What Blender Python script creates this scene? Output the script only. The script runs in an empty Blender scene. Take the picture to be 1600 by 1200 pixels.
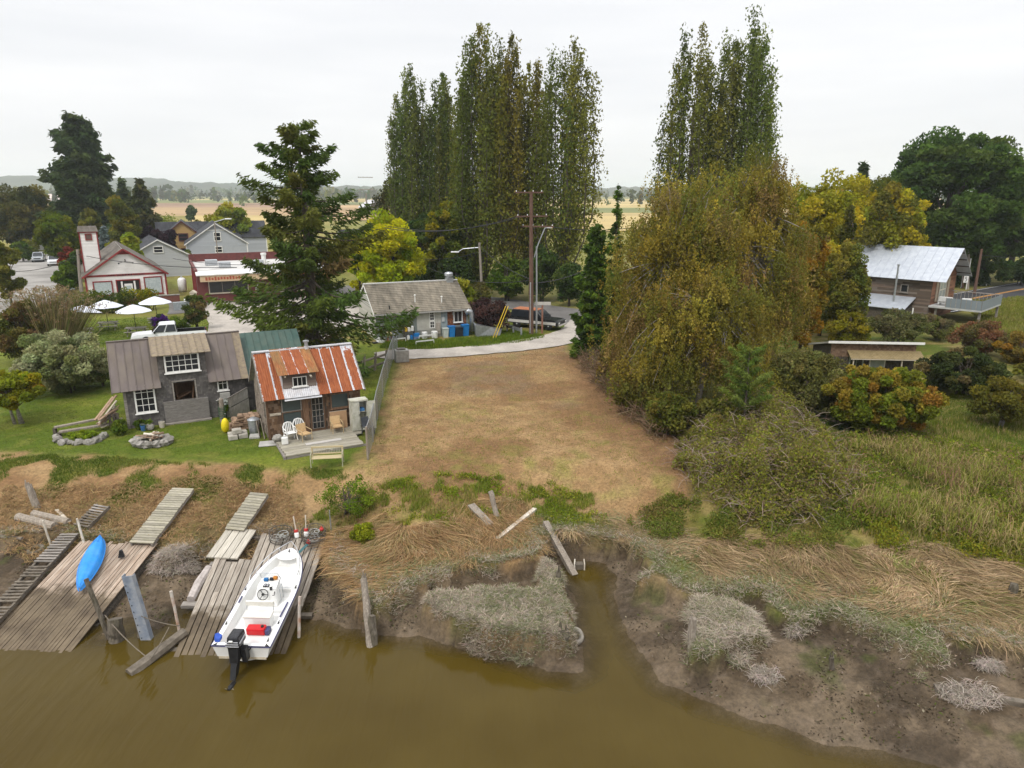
import bpy, math, random
import numpy as np
from mathutils import Vector, Matrix
scn = bpy.context.scene
COL = scn.collection
R = math.radians
F, PITCH, CZ, YARD = 1111.0, math.radians(15.1), 15.3, 2.2
# ------------------------------------------------------------------ camera, sky, sun, exposure
cam = bpy.data.objects.new('camera', bpy.data.cameras.new('camera')); COL.objects.link(cam)
cam.data.sensor_width = 36.0; cam.data.lens = 36.0*F/1600.0
cam.data.clip_start = 0.5; cam.data.clip_end = 20000
cam.location = (0, 0, CZ); cam.rotation_euler = (math.pi/2-PITCH, 0, 0)
scn.camera = cam
SUN_EL, SUN_AZ = R(52), R(205)          # azimuth clockwise from +Y
world = bpy.data.worlds.new('World'); scn.world = world; world.use_nodes = True
wn, wl = world.node_tree.nodes, world.node_tree.links
wn.clear()
wo = wn.new('ShaderNodeOutputWorld'); bg = wn.new('ShaderNodeBackground'); bg.inputs['Strength'].default_value = 0.1
sky = wn.new('ShaderNodeTexSky'); sky.sky_type = 'NISHITA'; sky.sun_disc = False
sky.sun_elevation = SUN_EL; sky.sun_rotation = SUN_AZ
tc = wn.new('ShaderNodeTexCoord'); mp = wn.new('ShaderNodeMapping'); mp.inputs['Scale'].default_value = (1.2, 1.2, 9.0)
nz = wn.new('ShaderNodeTexNoise'); nz.inputs['Scale'].default_value = 2.2; nz.inputs['Detail'].default_value = 5; nz.inputs['Roughness'].default_value = .5
cr = wn.new('ShaderNodeValToRGB')      # closed cloud cover, a little uneven
cr.color_ramp.elements[0].position = .32; cr.color_ramp.elements[0].color = (.845, .85, .87, 1)
cr.color_ramp.elements[1].position = .68; cr.color_ramp.elements[1].color = (.955, .95, .955, 1)
sx = wn.new('ShaderNodeSeparateXYZ'); pw = wn.new('ShaderNodeMath'); pw.operation = 'POWER'; pw.inputs[1].default_value = 2
mx0 = wn.new('ShaderNodeMath'); mx0.operation = 'MAXIMUM'; mx0.inputs[1].default_value = 0
ma = wn.new('ShaderNodeMath'); ma.operation = 'MULTIPLY_ADD'; ma.inputs[1].default_value = 9.5; ma.inputs[2].default_value = 7.6
vm = wn.new('ShaderNodeVectorMath'); vm.operation = 'SCALE'
mixs = wn.new('ShaderNodeMix'); mixs.data_type = 'RGBA'; mixs.inputs[0].default_value = .95
wl.new(tc.outputs['Generated'], mp.inputs[0]); wl.new(mp.outputs[0], nz.inputs['Vector']); wl.new(nz.outputs[0], cr.inputs[0])
wl.new(tc.outputs['Generated'], sx.inputs[0]); wl.new(sx.outputs['Z'], mx0.inputs[0]); wl.new(mx0.outputs[0], pw.inputs[0]); wl.new(pw.outputs[0], ma.inputs[0])
wl.new(cr.outputs[0], vm.inputs[0]); wl.new(ma.outputs[0], vm.inputs['Scale'])
wl.new(sky.outputs[0], mixs.inputs[6]); wl.new(vm.outputs[0], mixs.inputs[7])
wl.new(mixs.outputs[2], bg.inputs[0]); wl.new(bg.outputs[0], wo.inputs[0])
sd = bpy.data.lights.new('sun', 'SUN'); sd.energy = 1.5; sd.angle = R(11); sd.color = (1, .965, .91)
sun = bpy.data.objects.new('sun', sd); COL.objects.link(sun)
sdir = Vector((math.sin(SUN_AZ)*math.cos(SUN_EL), math.cos(SUN_AZ)*math.cos(SUN_EL), math.sin(SUN_EL)))
sun.rotation_euler = sdir.to_track_quat('Z', 'Y').to_euler()
vs = scn.view_settings; vs.view_transform = 'Standard'; vs.look = 'None'; vs.exposure = 0.5; vs.gamma = 1.0; vs.use_curve_mapping = False
scn.render.engine = 'CYCLES'
cy = scn.cycles; cy.max_bounces = 6; cy.diffuse_bounces = 3; cy.glossy_bounces = 3; cy.transmission_bounces = 4; cy.transparent_max_bounces = 12; cy.volume_bounces = 1
cy.use_denoising = True; cy.caustics_reflective = False; cy.caustics_refractive = False

# ------------------------------------------------------------------ pixel of the photograph -> point of the place
def P(px, py, z=YARD):
    u = (px-800)/F; v = (600-py)/F
    t = (z-CZ)/(-math.sin(PITCH)+v*math.cos(PITCH))
    return Vector((u*t, (math.cos(PITCH)+v*math.sin(PITCH))*t, z))
def Q(px, py, Y):
    u = (px-800)/F; v = (600-py)/F
    t = Y/(math.cos(PITCH)+v*math.sin(PITCH))
    return Vector((u*t, Y, CZ+(-math.sin(PITCH)+v*math.cos(PITCH))*t))

# ------------------------------------------------------------------ helpers: objects
def link(o, parent=None, loc=None, rot=None):
    COL.objects.link(o)
    if parent: o.parent = parent
    if loc is not None: o.location = loc
    if rot is not None: o.rotation_euler = rot
    return o
def tag(o, label=None, cat=None, group=None, kind=None):
    if label: o['label'] = label
    if cat: o['category'] = cat
    if group: o['group'] = group
    if kind: o['kind'] = kind
    return o
def thing(name, label, cat, loc=(0, 0, 0), rz=0, group=None):
    o = bpy.data.objects.new(name, None); o.empty_display_size = .2
    link(o, None, loc, (0, 0, rz)); return tag(o, label, cat, group)
def inst(name, me, parent=None, loc=(0, 0, 0), rot=(0, 0, 0), scale=None):
    o = link(bpy.data.objects.new(name, me), parent, loc, rot)
    if scale is not None: o.scale = scale
    return o
def copy_tree(o, parent=None, loc=None, rz=None):
    c = o.copy(); COL.objects.link(c); c.parent = parent
    if loc is not None: c.location = loc
    if rz is not None: c.rotation_euler = (0, 0, rz)
    for ch in list(KIDS(o)): copy_tree(ch, c)
    return c
def KIDS(o): return [x for x in o.children]
class MB:
    def __init__(s): s.v = []; s.f = []; s.g = []
    def add(s, vs, fs):
        n = len(s.v); s.g.append((n, len(s.f), len(vs), len(fs))); s.v += [tuple(v) for v in vs]; s.f += [tuple(i+n for i in f) for f in fs]; return s
    def hexa(s, p):   # 8 corners: bottom 4 ccw, top 4 ccw
        return s.add(p, [(3, 2, 1, 0), (4, 5, 6, 7), (0, 1, 5, 4), (1, 2, 6, 5), (2, 3, 7, 6), (3, 0, 4, 7)])
    def box(s, x0, y0, z0, x1, y1, z1):
        return s.hexa([(x0, y0, z0), (x1, y0, z0), (x1, y1, z0), (x0, y1, z0), (x0, y0, z1), (x1, y0, z1), (x1, y1, z1), (x0, y1, z1)])
    def beam(s, a, b, w, t, up=(0, 0, 1), jit=0):
        a, b = Vector(a), Vector(b); d = (b-a).normalized(); sd = d.cross(Vector(up))
        if sd.length < 1e-4: sd = d.cross(Vector((0, 1, 0)))
        sd.normalize(); u = sd.cross(d).normalized(); p = []
        for q in (u*-t/2, u*t/2):
            for e, k in ((a, -1), (b, -1), (b, 1), (a, 1)):
                p.append(e+sd*(w/2*k)+q+Vector([random.uniform(-jit, jit) for _ in range(3)]) if jit else e+sd*(w/2*k)+q)
        return s.hexa([p[i] for i in (3, 2, 1, 0, 7, 6, 5, 4)])
    def tube(s, pts, r, n=6, cap=True):
        pts = [Vector(p) for p in pts]; rs = r if hasattr(r, '__len__') else [r]*len(pts); vs_, fs = [], []; last = None
        for i, p in enumerate(pts):
            d = (pts[min(i+1, len(pts)-1)]-pts[max(i-1, 0)]).normalized()
            x = last if last is not None else (Vector((1, 0, 0)) if abs(d.x) < .8 else Vector((0, 1, 0)))
            x = (x-d*x.dot(d)); x = x.normalized() if x.length > 1e-5 else d.orthogonal().normalized(); last = x; y = d.cross(x)
            for k in range(n):
                a = 2*math.pi*k/n; vs_.append(p+(x*math.cos(a)+y*math.sin(a))*rs[i])
        for i in range(len(pts)-1):
            for k in range(n):
                k2 = (k+1) % n; fs.append((i*n+k, i*n+k2, (i+1)*n+k2, (i+1)*n+k))
        if cap: fs += [tuple(range(n-1, -1, -1)), tuple((len(pts)-1)*n+k for k in range(n))]
        return s.add(vs_, fs)
    def lathe(s, prof, n=12, c=(0, 0, 0), sy=1):
        vs_, fs = [], []
        for r, z in prof:
            for k in range(n):
                a = 2*math.pi*k/n; vs_.append((c[0]+r*math.cos(a), c[1]+r*math.sin(a)*sy, c[2]+z))
        for i in range(len(prof)-1):
            for k in range(n):
                k2 = (k+1) % n; fs.append((i*n+k, i*n+k2, (i+1)*n+k2, (i+1)*n+k))
        fs += [tuple(range(n-1, -1, -1)), tuple((len(prof)-1)*n+k for k in range(n))]
        return s.add(vs_, fs)
    def prism(s, poly, h):
        n = len(poly); h = Vector(h); a = [Vector(p) for p in poly]; b = [p+h for p in a]
        return s.add(a+b, [tuple(range(n-1, -1, -1)), tuple(range(n, 2*n))]+[(i, (i+1) % n, n+(i+1) % n, n+i) for i in range(n)])
    def torus(s, c, Rr, r, n=18, m=8, ax='z', sq=1):
        vs_, fs = [], []
        for i in range(n):
            a = 2*math.pi*i/n
            for j in range(m):
                b = 2*math.pi*j/m; q = (Rr+r*math.cos(b)); p = (q*math.cos(a), q*math.sin(a), r*math.sin(b)*sq)
                if ax == 'y': p = (p[0], p[2], p[1])
                if ax == 'x': p = (p[2], p[0], p[1])
                vs_.append((c[0]+p[0], c[1]+p[1], c[2]+p[2]))
        for i in range(n):
            for j in range(m):
                i2, j2 = (i+1) % n, (j+1) % m; fs.append((i*m+j, i2*m+j, i2*m+j2, i*m+j2))
        return s.add(vs_, fs)
    def ball(s, c, r, n=10, m=6, sz=1, jit=0):
        rr = random.Random(len(s.v)+7); prof = []
        vs_, fs = [], []
        for j in range(m+1):
            t = math.pi*j/m
            for k in range(n):
                a = 2*math.pi*k/n; q = r*(1+rr.uniform(-jit, jit)) if 0 < j < m else r
                vs_.append((c[0]+q*math.sin(t)*math.cos(a), c[1]+q*math.sin(t)*math.sin(a), c[2]-q*math.cos(t)*sz))
        for j in range(m):
            for k in range(n):
                k2 = (k+1) % n; fs.append((j*n+k, j*n+k2, (j+1)*n+k2, (j+1)*n+k))
        return s.add(vs_, fs)
    def mesh(s, name, mat, smooth=False):
        me = bpy.data.meshes.new(name); me.from_pydata(s.v, [], s.f)
        if mat: me.materials.append(mat)
        if smooth: me.shade_smooth()
        me.validate(); me.update(); return me
    def build(s, name, mat, parent=None, loc=(0, 0, 0), rot=(0, 0, 0), smooth=False, bevel=0):
        o = inst(name, s.mesh(name, mat, smooth), parent, loc, rot)
        if bevel:
            m = o.modifiers.new('bevel', 'BEVEL'); m.width = bevel; m.segments = 2; m.limit_method = 'ANGLE'
        return o
def _each(s, name, mat, parent=None):
    for v0, f0, nv, nf in s.g:
        m = MB(); m.v = s.v[v0:v0+nv]; m.f = [tuple(i-v0 for i in f) for f in s.f[f0:f0+nf]]; m.build(name, mat, parent)
MB.each = _each
def box(name, x0, y0, z0, x1, y1, z1, mat, parent=None, **k): return MB().box(x0, y0, z0, x1, y1, z1).build(name, mat, parent, **k)
def np_mesh(name, co, nper, mat, col=None):
    """co (N*nper,3): N separate polygons of nper corners each"""
    co = np.asarray(co, np.float32).reshape(-1, 3); nv = len(co); n = nv//nper
    me = bpy.data.meshes.new(name); me.vertices.add(nv); me.vertices.foreach_set('co', co.ravel())
    me.loops.add(nv); me.loops.foreach_set('vertex_index', np.arange(nv, dtype=np.int32))
    me.polygons.add(n); me.polygons.foreach_set('loop_start', np.arange(0, nv, nper, dtype=np.int32))
    if col is not None:
        at = me.attributes.new('col', 'FLOAT_COLOR', 'POINT'); c4 = np.ones((nv, 4), np.float32)
        c4[:, :3] = np.repeat(np.asarray(col, np.float32), nper, 0) if len(col) == n else col
        at.data.foreach_set('color', c4.ravel())
    if mat: me.materials.append(mat)
    me.update(calc_edges=True); return me

# ------------------------------------------------------------------ helpers: materials
def newmat(name):
    m = bpy.data.materials.new(name); m.use_nodes = True; nt = m.node_tree; nt.nodes.clear()
    out = nt.nodes.new('ShaderNodeOutputMaterial'); b = nt.nodes.new('ShaderNodeBsdfPrincipled'); nt.links.new(b.outputs[0], out.inputs[0])
    return m, nt, b, out
def nnode(nt, t, **kw):
    n = nt.nodes.new(t)
    for k, v in kw.items():
        if k.startswith('i_'): n.inputs[k[2:]].default_value = v
        elif k.startswith('n_'): n.inputs[int(k[2:])].default_value = v
        else: setattr(n, k, v)
    return n
def ramp(nt, stops):
    n = nt.nodes.new('ShaderNodeValToRGB'); e = n.color_ramp.elements
    while len(e) < len(stops): e.new(.5)
    for x, (p, c) in zip(e, stops): x.position = p; x.color = (*c, 1)
    return n
def lum(c, k): return tuple(min(1, x*k) for x in c)
def M(name, c1, c2=None, scale=6, rough=.7, bump=0, metal=0, stretch=(1, 1, 1), rand=.0, spec=.3, lo=.35, hi=.65, dirt=None, dirt_scale=1.2, dirt_amt=.5, detail=6):
    m, nt, b, out = newmat(name); L = nt.links
    b.inputs['Roughness'].default_value = rough; b.inputs['Metallic'].default_value = metal; b.inputs['Specular IOR Level'].default_value = spec
    c2 = c2 or lum(c1, 1.25)
    t = nnode(nt, 'ShaderNodeTexCoord'); oi = nnode(nt, 'ShaderNodeObjectInfo'); mp_ = nnode(nt, 'ShaderNodeMapping'); mp_.inputs['Scale'].default_value = stretch
    ad = nnode(nt, 'ShaderNodeVectorMath', operation='ADD'); ms = nnode(nt, 'ShaderNodeMath', operation='MULTIPLY', n_1=37.0)
    L.new(oi.outputs['Random'], ms.inputs[0]); L.new(t.outputs['Object'], mp_.inputs[0]); L.new(mp_.outputs[0], ad.inputs[0]); L.new(ms.outputs[0], ad.inputs[1])
    nz_ = nnode(nt, 'ShaderNodeTexNoise', i_Scale=scale, i_Detail=detail, i_Roughness=.6); L.new(ad.outputs[0], nz_.inputs['Vector'])
    rp = ramp(nt, [(lo, c1), (hi, c2)]); L.new(nz_.outputs[0], rp.inputs[0]); cur = rp.outputs[0]
    if dirt:
        nd = nnode(nt, 'ShaderNodeTexNoise', i_Scale=dirt_scale, i_Detail=7, i_Roughness=.65); L.new(ad.outputs[0], nd.inputs['Vector'])
        rd = ramp(nt, [(.42, (0, 0, 0)), (.66, (dirt_amt,)*3)]); L.new(nd.outputs[0], rd.inputs[0])
        mm = nnode(nt, 'ShaderNodeMix', data_type='RGBA'); mm.inputs[7].default_value = (*dirt, 1)
        L.new(rd.outputs[0], mm.inputs[0]); L.new(cur, mm.inputs[6]); cur = mm.outputs[2]
    if rand:
        mr = nnode(nt, 'ShaderNodeMapRange', n_3=1-rand, n_4=1+rand); L.new(oi.outputs['Random'], mr.inputs[0])
        vmx = nnode(nt, 'ShaderNodeVectorMath', operation='SCALE'); L.new(cur, vmx.inputs[0]); L.new(mr.outputs[0], vmx.inputs['Scale']); cur = vmx.outputs[0]
    L.new(cur, b.inputs['Base Color'])
    if bump:
        bp = nnode(nt, 'ShaderNodeBump', i_Strength=bump, i_Distance=.03); L.new(nz_.outputs[0], bp.inputs['Height']); L.new(bp.outputs[0], b.inputs['Normal'])
    return m
def attr_mat(name, trans=.3, rough=.65, gain=1.0, spec=.25, sat=1.0):
    m, nt, b, out = newmat(name); L = nt.links
    a = nnode(nt, 'ShaderNodeAttribute', attribute_name='col'); b.inputs['Roughness'].default_value = rough; b.inputs['Specular IOR Level'].default_value = spec
    hs = nnode(nt, 'ShaderNodeHueSaturation', i_Saturation=sat, i_Value=gain); L.new(a.outputs['Color'], hs.inputs['Color']); a = hs
    L.new(a.outputs['Color'], b.inputs['Base Color'])
    if trans:
        tr = nnode(nt, 'ShaderNodeBsdfTranslucent'); mx = nnode(nt, 'ShaderNodeMixShader'); mx.inputs[0].default_value = trans
        L.new(a.outputs['Color'], tr.inputs[0]); L.new(b.outputs[0], mx.inputs[1]); L.new(tr.outputs[0], mx.inputs[2]); L.new(mx.outputs[0], out.inputs[0])
    return m
def glass(name, c=(.012, .014, .017), rough=.12):
    m, nt, b, out = newmat(name); b.inputs['Base Color'].default_value = (*c, 1); b.inputs['Roughness'].default_value = rough; b.inputs['Specular IOR Level'].default_value = .5
    t = nnode(nt, 'ShaderNodeTexCoord'); n = nnode(nt, 'ShaderNodeTexNoise', i_Scale=1.5); bp = nnode(nt, 'ShaderNodeBump', i_Strength=.05)
    nt.links.new(t.outputs['Object'], n.inputs['Vector']); nt.links.new(n.outputs[0], bp.inputs['Height']); nt.links.new(bp.outputs[0], b.inputs['Normal']); return m
LEAF = attr_mat('leaf', .4, .7, spec=.06, sat=1.02, gain=1.1); BLADE = attr_mat('blade', .2, .85, spec=.05); TWIG = attr_mat('twig', 0, .9, spec=.05)
BARK = M('bark', (.055, .042, .032), (.12, .1, .08), 9, .9, .6, stretch=(1, 1, .3))
PALEBARK = M('pale_bark', (.16, .14, .12), (.34, .31, .28), 7, .85, .4, stretch=(1, 1, 2))
GREYWOOD = M('grey_wood', (.17, .15, .135), (.33, .3, .27), 3, .85, .5, stretch=(1, 14, 14), rand=.22, dirt=(.09, .08, .06), dirt_amt=.6)
DARKWOOD = M('dark_wood', (.045, .038, .03), (.12, .1, .08), 5, .9, .6, stretch=(3, 3, 1), rand=.2)
PALEWOOD = M('pale_wood', (.36, .31, .24), (.52, .46, .38), 3, .8, .3, stretch=(1, 12, 12), rand=.15)
WHITE = M('white_paint', (.7, .7, .68), (.8, .8, .78), 3, .5, .05, dirt=(.5, .48, .42), dirt_amt=.4)
TRIMWHITE = M('white_trim', (.68, .67, .64), (.78, .77, .74), 8, .55)
BLACK = M('black_plastic', (.012, .012, .013), (.022, .022, .024), 8, .35)
RUBBER = M('rubber', (.018, .017, .016), (.035, .032, .03), 10, .75)
STEEL = M('galvanised_steel', (.36, .38, .4), (.52, .54, .56), 9, .42, .1, metal=.75)
DARKGLASS = glass('window_glass'); CARGLASS = glass('car_glass', (.015, .018, .022), .06)
STONE = M('stone', (.16, .145, .13), (.34, .32, .29), 3, .85, .5, rand=.2, dirt=(.1, .1, .07), dirt_amt=.5)
CONCRETE = M('concrete', (.33, .32, .3), (.45, .44, .41), 4, .85, .25, dirt=(.2, .19, .16), dirt_amt=.5)
ROPE = M('rope', (.11, .09, .07), (.2, .17, .13), 30, .9, .4)
MUDWOOD = M('muddy_wood', (.085, .07, .052), (.16, .135, .105), 5, .7, .5, rand=.15)
# ------------------------------------------------------------------ noise and distance tools
def _hash(ix, iy, s):
    h = (ix.astype(np.int64)*374761393+iy.astype(np.int64)*668265263+s*1442695040) & 0x7fffffff
    h = ((h ^ (h >> 13))*1274126177) & 0x7fffffff
    return ((h ^ (h >> 16)) & 0xffff)/65535.0
def vnoise(x, y, sc, s=0):
    x = np.asarray(x, float)*sc; y = np.asarray(y, float)*sc; ix = np.floor(x); iy = np.floor(y); fx = x-ix; fy = y-iy
    fx = fx*fx*(3-2*fx); fy = fy*fy*(3-2*fy)
    a, b, c, d = _hash(ix, iy, s), _hash(ix+1, iy, s), _hash(ix, iy+1, s), _hash(ix+1, iy+1, s)
    return (a*(1-fx)+b*fx)*(1-fy)+(c*(1-fx)+d*fx)*fy
def fbm(x, y, sc, o=4, s=0):
    t = 0; a = .5; n = 0
    for k in range(o): t = t+a*vnoise(x, y, sc*2**k, s+k*17); n += a; a *= .5
    return t/n
def sstep(a, b, x): t = np.clip((x-a)/(b-a), 0, 1); return t*t*(3-2*t)
def sdist(px, py, poly):
    """signed distance, positive inside the polygon"""
    poly = np.asarray([(p[0], p[1]) for p in poly], float); d = np.full(px.shape, 1e9); ins = np.zeros(px.shape, bool)
    for (ax, ay), (bx, by) in zip(poly, np.roll(poly, -1, 0)):
        ex, ey = bx-ax, by-ay; t = np.clip(((px-ax)*ex+(py-ay)*ey)/max(ex*ex+ey*ey, 1e-9), 0, 1)
        d = np.minimum(d, np.hypot(px-ax-t*ex, py-ay-t*ey))
        if by != ay: ins ^= ((ay > py) != (by > py)) & (px < (bx-ax)*(py-ay)/(by-ay)+ax)
    return np.where(ins, d, -d)
def W(z, *pts): return [tuple(P(a, b, z)[:2]) for a, b in pts]
def chaikin(p, n=1, jit=0):
    for _ in range(n):
        q = []
        for a, b in zip(p, p[1:]+p[:1]): q += [(a[0]*.75+b[0]*.25, a[1]*.75+b[1]*.25), (a[0]*.25+b[0]*.75, a[1]*.25+b[1]*.75)]
        p = q
    return p
# the waterline, from left to right
shore = W(0, (-160, 1005), (-20, 1003), (60, 1006), (110, 1000), (165, 992), (178, 968), (205, 962), (228, 968), (248, 985), (268, 1002), (320, 1006), (400, 1000), (455, 988),
          (478, 970), (505, 966), (530, 972), (560, 986), (600, 995), (655, 990), (690, 1000), (760, 1009), (800, 1032), (850, 1047), (898, 1056), (912, 1047), (910, 1000), (898, 985), (902, 960), (896, 930), (878, 900), (872, 886),
          (893, 876), (925, 877), (950, 881), (962, 900), (966, 940), (970, 975), (998, 1010), (1030, 1062), (1080, 1090), (1150, 1115), (1230, 1141), (1290, 1161), (1345, 1170), (1395, 1180), (1450, 1194), (1600, 1232))
water_poly = [(-5000, 22.5), (-60, 22.4), (-40, 22.2)]+shore+[(30, 12), (60, 4), (300, -60), (5000, -900), (5000, -5000), (-5000, -5000)]
# the edge of the vegetated bank
edge = W(1.0, (-200, 850), (0, 842), (60, 838), (120, 838), (180, 852), (240, 870), (262, 878), (330, 850), (420, 832), (505, 852), (508, 880), (548, 912), (560, 935), (600, 948), (640, 925), (690, 902), (740, 890), (800, 885), (850, 872), (856, 840), (878, 836), (985, 846),
         (1003, 870), (998, 902), (1040, 912), (1062, 936), (1120, 930), (1185, 928), (1200, 965), (1250, 976), (1300, 962), (1345, 985), (1395, 1000), (1440, 1038), (1470, 1030), (1490, 1003), (1550, 1008), (1610, 1022))
plat_poly = [(-5000, 26.8), (-80, 26.6)]+edge+[(24, 19.5), (40, 13), (80, 2), (300, -50), (5000, -800), (5000, 9000), (-5000, 9000)]
isle_poly = W(.85, (648, 942), (690, 928), (770, 922), (840, 925), (848, 880), (872, 884), (880, 910), (897, 955), (898, 985), (880, 1004), (830, 1006), (780, 998), (730, 980), (690, 962))
isle2_poly = W(.8, (1066, 950), (1085, 938), (1140, 945), (1180, 965), (1196, 990), (1180, 1003), (1140, 1010), (1120, 1030), (1090, 1028), (1078, 1000))
def axis(dense0, dense1, step, ext, growth=1.25):
    a = list(np.arange(dense0, dense1+1e-6, step)); s = step
    while a[-1] < ext[1]: s *= growth; a.append(a[-1]+s)
    s = step; b = [dense0]
    while b[-1] > ext[0]: s *= growth; b.append(b[-1]-s)
    return np.array(b[:0:-1]+a)
gx = axis(-31, 33, .18, (-6000, 6000)); gy = np.concatenate([axis(14, 46, .17, (-400, 46))[:-1], axis(46, 70, .28, (46, 9000), 1.12)])
gy = np.unique(np.round(gy, 4)); GX, GY = np.meshgrid(gx, gy)
wob = (fbm(GX, GY, 1.1, 3, 5)-.5)
DW = -sdist(GX, GY, water_poly)+wob*.5
DP = np.maximum(np.maximum(sdist(GX, GY, plat_poly), sdist(GX, GY, isle_poly)), sdist(GX, GY, isle2_poly))+(fbm(GX, GY, 1.6, 3, 9)-.5)*.9
hm = np.where(DW > 0, .03+.62*(1-np.exp(-np.maximum(DW, 0)/1.9)), np.maximum(.42*DW, -2.5))
hm = hm+np.where(DW > .05, 1, .3)*((fbm(GX, GY, 1.3, 4, 21)-.5)*.28+(fbm(GX, GY, 5, 3, 31)-.5)*.15)*sstep(-.2, .6, DW)
DPL = sdist(GX, GY, plat_poly)
hp = 1.0+1.2*sstep(.8, 6.5, DPL)+(fbm(GX, GY, .9, 4, 41)-.5)*.22*sstep(9, 3, DPL)+(fbm(GX, GY, .35, 3, 43)-.5)*.12*sstep(60, 20, GY)
GZ = hm+(hp-hm)*sstep(-.14, .16, DP)
# the docks lie in beds pressed into the mud
for corners in (((-17.9, 27.2, .95), (-14.6, 27.1, .95), (-15.1, 20.7, -.1), (-18.7, 20.8, -.1)), ((-13.2, 28.2, .95), (-7.9, 27.8, .95), (-7.6, 21.2, -.08), (-12.2, 20.5, -.08))):
    dd = sdist(GX, GY, corners); zz = corners[2][2]+(corners[0][2]-corners[2][2])*np.clip((GY-corners[2][1])/(corners[0][1]-corners[2][1]), 0, 1)-.38
    GZ = np.where(dd > -.35, np.minimum(GZ, zz+(GZ-zz)*sstep(.05, -.35, dd)), GZ)
def gz(x, y):
    i = int(np.clip(np.searchsorted(gx, x)-1, 0, len(gx)-2)); j = int(np.clip(np.searchsorted(gy, y)-1, 0, len(gy)-2))
    fx = (x-gx[i])/(gx[i+1]-gx[i]); fy = (y-gy[j])/(gy[j+1]-gy[j])
    return float((GZ[j, i]*(1-fx)+GZ[j, i+1]*fx)*(1-fy)+(GZ[j+1, i]*(1-fx)+GZ[j+1, i+1]*fx)*fy)
def gzv(x, y, A=None):
    A = GZ if A is None else A
    i = np.clip(np.searchsorted(gx, x)-1, 0, len(gx)-2); j = np.clip(np.searchsorted(gy, y)-1, 0, len(gy)-2)
    fx = (x-gx[i])/(gx[i+1]-gx[i]); fy = (y-gy[j])/(gy[j+1]-gy[j])
    return (A[j, i]*(1-fx)+A[j, i+1]*fx)*(1-fy)+(A[j+1, i]*(1-fx)+A[j+1, i+1]*fx)*fy
def G(px, py):
    """where the sight line of a pixel meets the ground"""
    z = YARD
    for _ in range(12): p = P(px, py, z); z = z*.4+gz(p.x, p.y)*.6
    return Vector((p.x, p.y, gz(p.x, p.y)))
# ------------------------------------------------------------------ ground colours (what grows or lies there)
def lerp(a, b, t): return a+(b-a)*t[..., None]
def C3(*c): return np.array(c, float)
lot_poly = W(YARD, (628, 560), (760, 553), (880, 540), (905, 575), (960, 620), (1045, 690), (1090, 770), (1000, 800), (500, 790), (545, 750), (575, 720), (600, 640))
lawn_poly = [(-200, 34.6), (-40, 34.2)]+W(YARD, (20, 705), (300, 722), (470, 728), (560, 726), (578, 690), (606, 620), (618, 552))+[(-12, 62), (-30, 75), (-60, 80), (-200, 120)]
n1, n2, n3, n4 = fbm(GX, GY, .25, 4, 61), fbm(GX, GY, 1.1, 4, 62), fbm(GX, GY, 4.5, 3, 63), fbm(GX, GY, .6, 4, 64)
DL = sdist(GX, GY, lot_poly)+(n4-.5)*1.6; DG = sdist(GX, GY, lawn_poly)+(n2-.5)*1.2
straw = lerp(lerp(C3(.3, .19, .092)*np.ones(GX.shape+(1,)), C3(.36, .238, .12), sstep(.4, .6, n2)), C3(.24, .14, .068), sstep(.52, .68, n1))
green = lerp(C3(.13, .15, .028)*np.ones(GX.shape+(1,)), C3(.2, .195, .045), sstep(.38, .62, n2))
lawn = lerp(lerp(C3(.085, .125, .012)*np.ones(GX.shape+(1,)), C3(.14, .175, .02), sstep(.36, .62, n1)), C3(.17, .17, .035), sstep(.5, .64, n2)*.5)
meadow = lerp(lerp(C3(.12, .12, .022)*np.ones(GX.shape+(1,)), C3(.24, .19, .07), sstep(.45, .66, n2)), C3(.09, .12, .015), sstep(.5, .65, n4))
mud = lerp(lerp(C3(.1, .073, .047)*np.ones(GX.shape+(1,)), C3(.165, .125, .085), sstep(.35, .65, n2)), C3(.062, .046, .031), sstep(.5, .66, n4)*.75)
mud = lerp(mud, C3(.06, .075, .018), sstep(.66, .74, fbm(GX, GY, .9, 4, 71))*.6*sstep(.2, 1.2, DW))
mud = lerp(mud, C3(.2, .155, .118), sstep(.62, .72, n3)*.35)
base = meadow
bankc = lerp(straw*.95, green*.95, sstep(.50, .60, fbm(GX, GY, .55, 4, 77)))
base = lerp(base, bankc, sstep(-2, 0, 0-DL)*0+sstep(12, 6, DPL)*sstep(9, 5, GX))
base = lerp(base, lawn, sstep(-.4, .5, DG))
straw = lerp(straw, C3(.2, .17, .13), sstep(.52, .66, fbm(GX, GY, .3, 4, 91))*sstep(38, 46, GY)*.3)
lotc = lerp(straw*.95, green, sstep(.42, .7, n2)*sstep(.35, .6, n4)*(.35+.3*sstep(44, 33, GY)))
base = lerp(base, lotc, sstep(-.5, .5, DL))
DH = sdist(GX, GY, W(YARD, (895, 560), (945, 552), (1010, 615), (1070, 695), (1120, 790), (1060, 790), (1040, 720), (985, 650), (925, 590)))
base = lerp(base, lerp(C3(.17, .095, .05)*np.ones(GX.shape+(1,)), C3(.24, .135, .07), sstep(.4, .6, n2)), sstep(-2.2, -.2, DH+(n2-.5)*2)*sstep(31, 34, GY)*.85)
base = lerp(base, C3(.21, .155, .085)*np.ones(GX.shape+(1,)), sstep(3.2, 1.2, DPL)*sstep(.3, .6, n2)*.8)
base = lerp(base, lerp(C3(.16, .165, .04)*np.ones(GX.shape+(1,)), C3(.23, .2, .06), sstep(.4, .6, n1)), sstep(70, 95, GY))
GCOL = lerp(mud, base, sstep(-.02, .2, DP))
WET = np.clip(1-sstep(.0, .9, DW), 0, 1)*(1-sstep(-.1, .1, DP))
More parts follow.
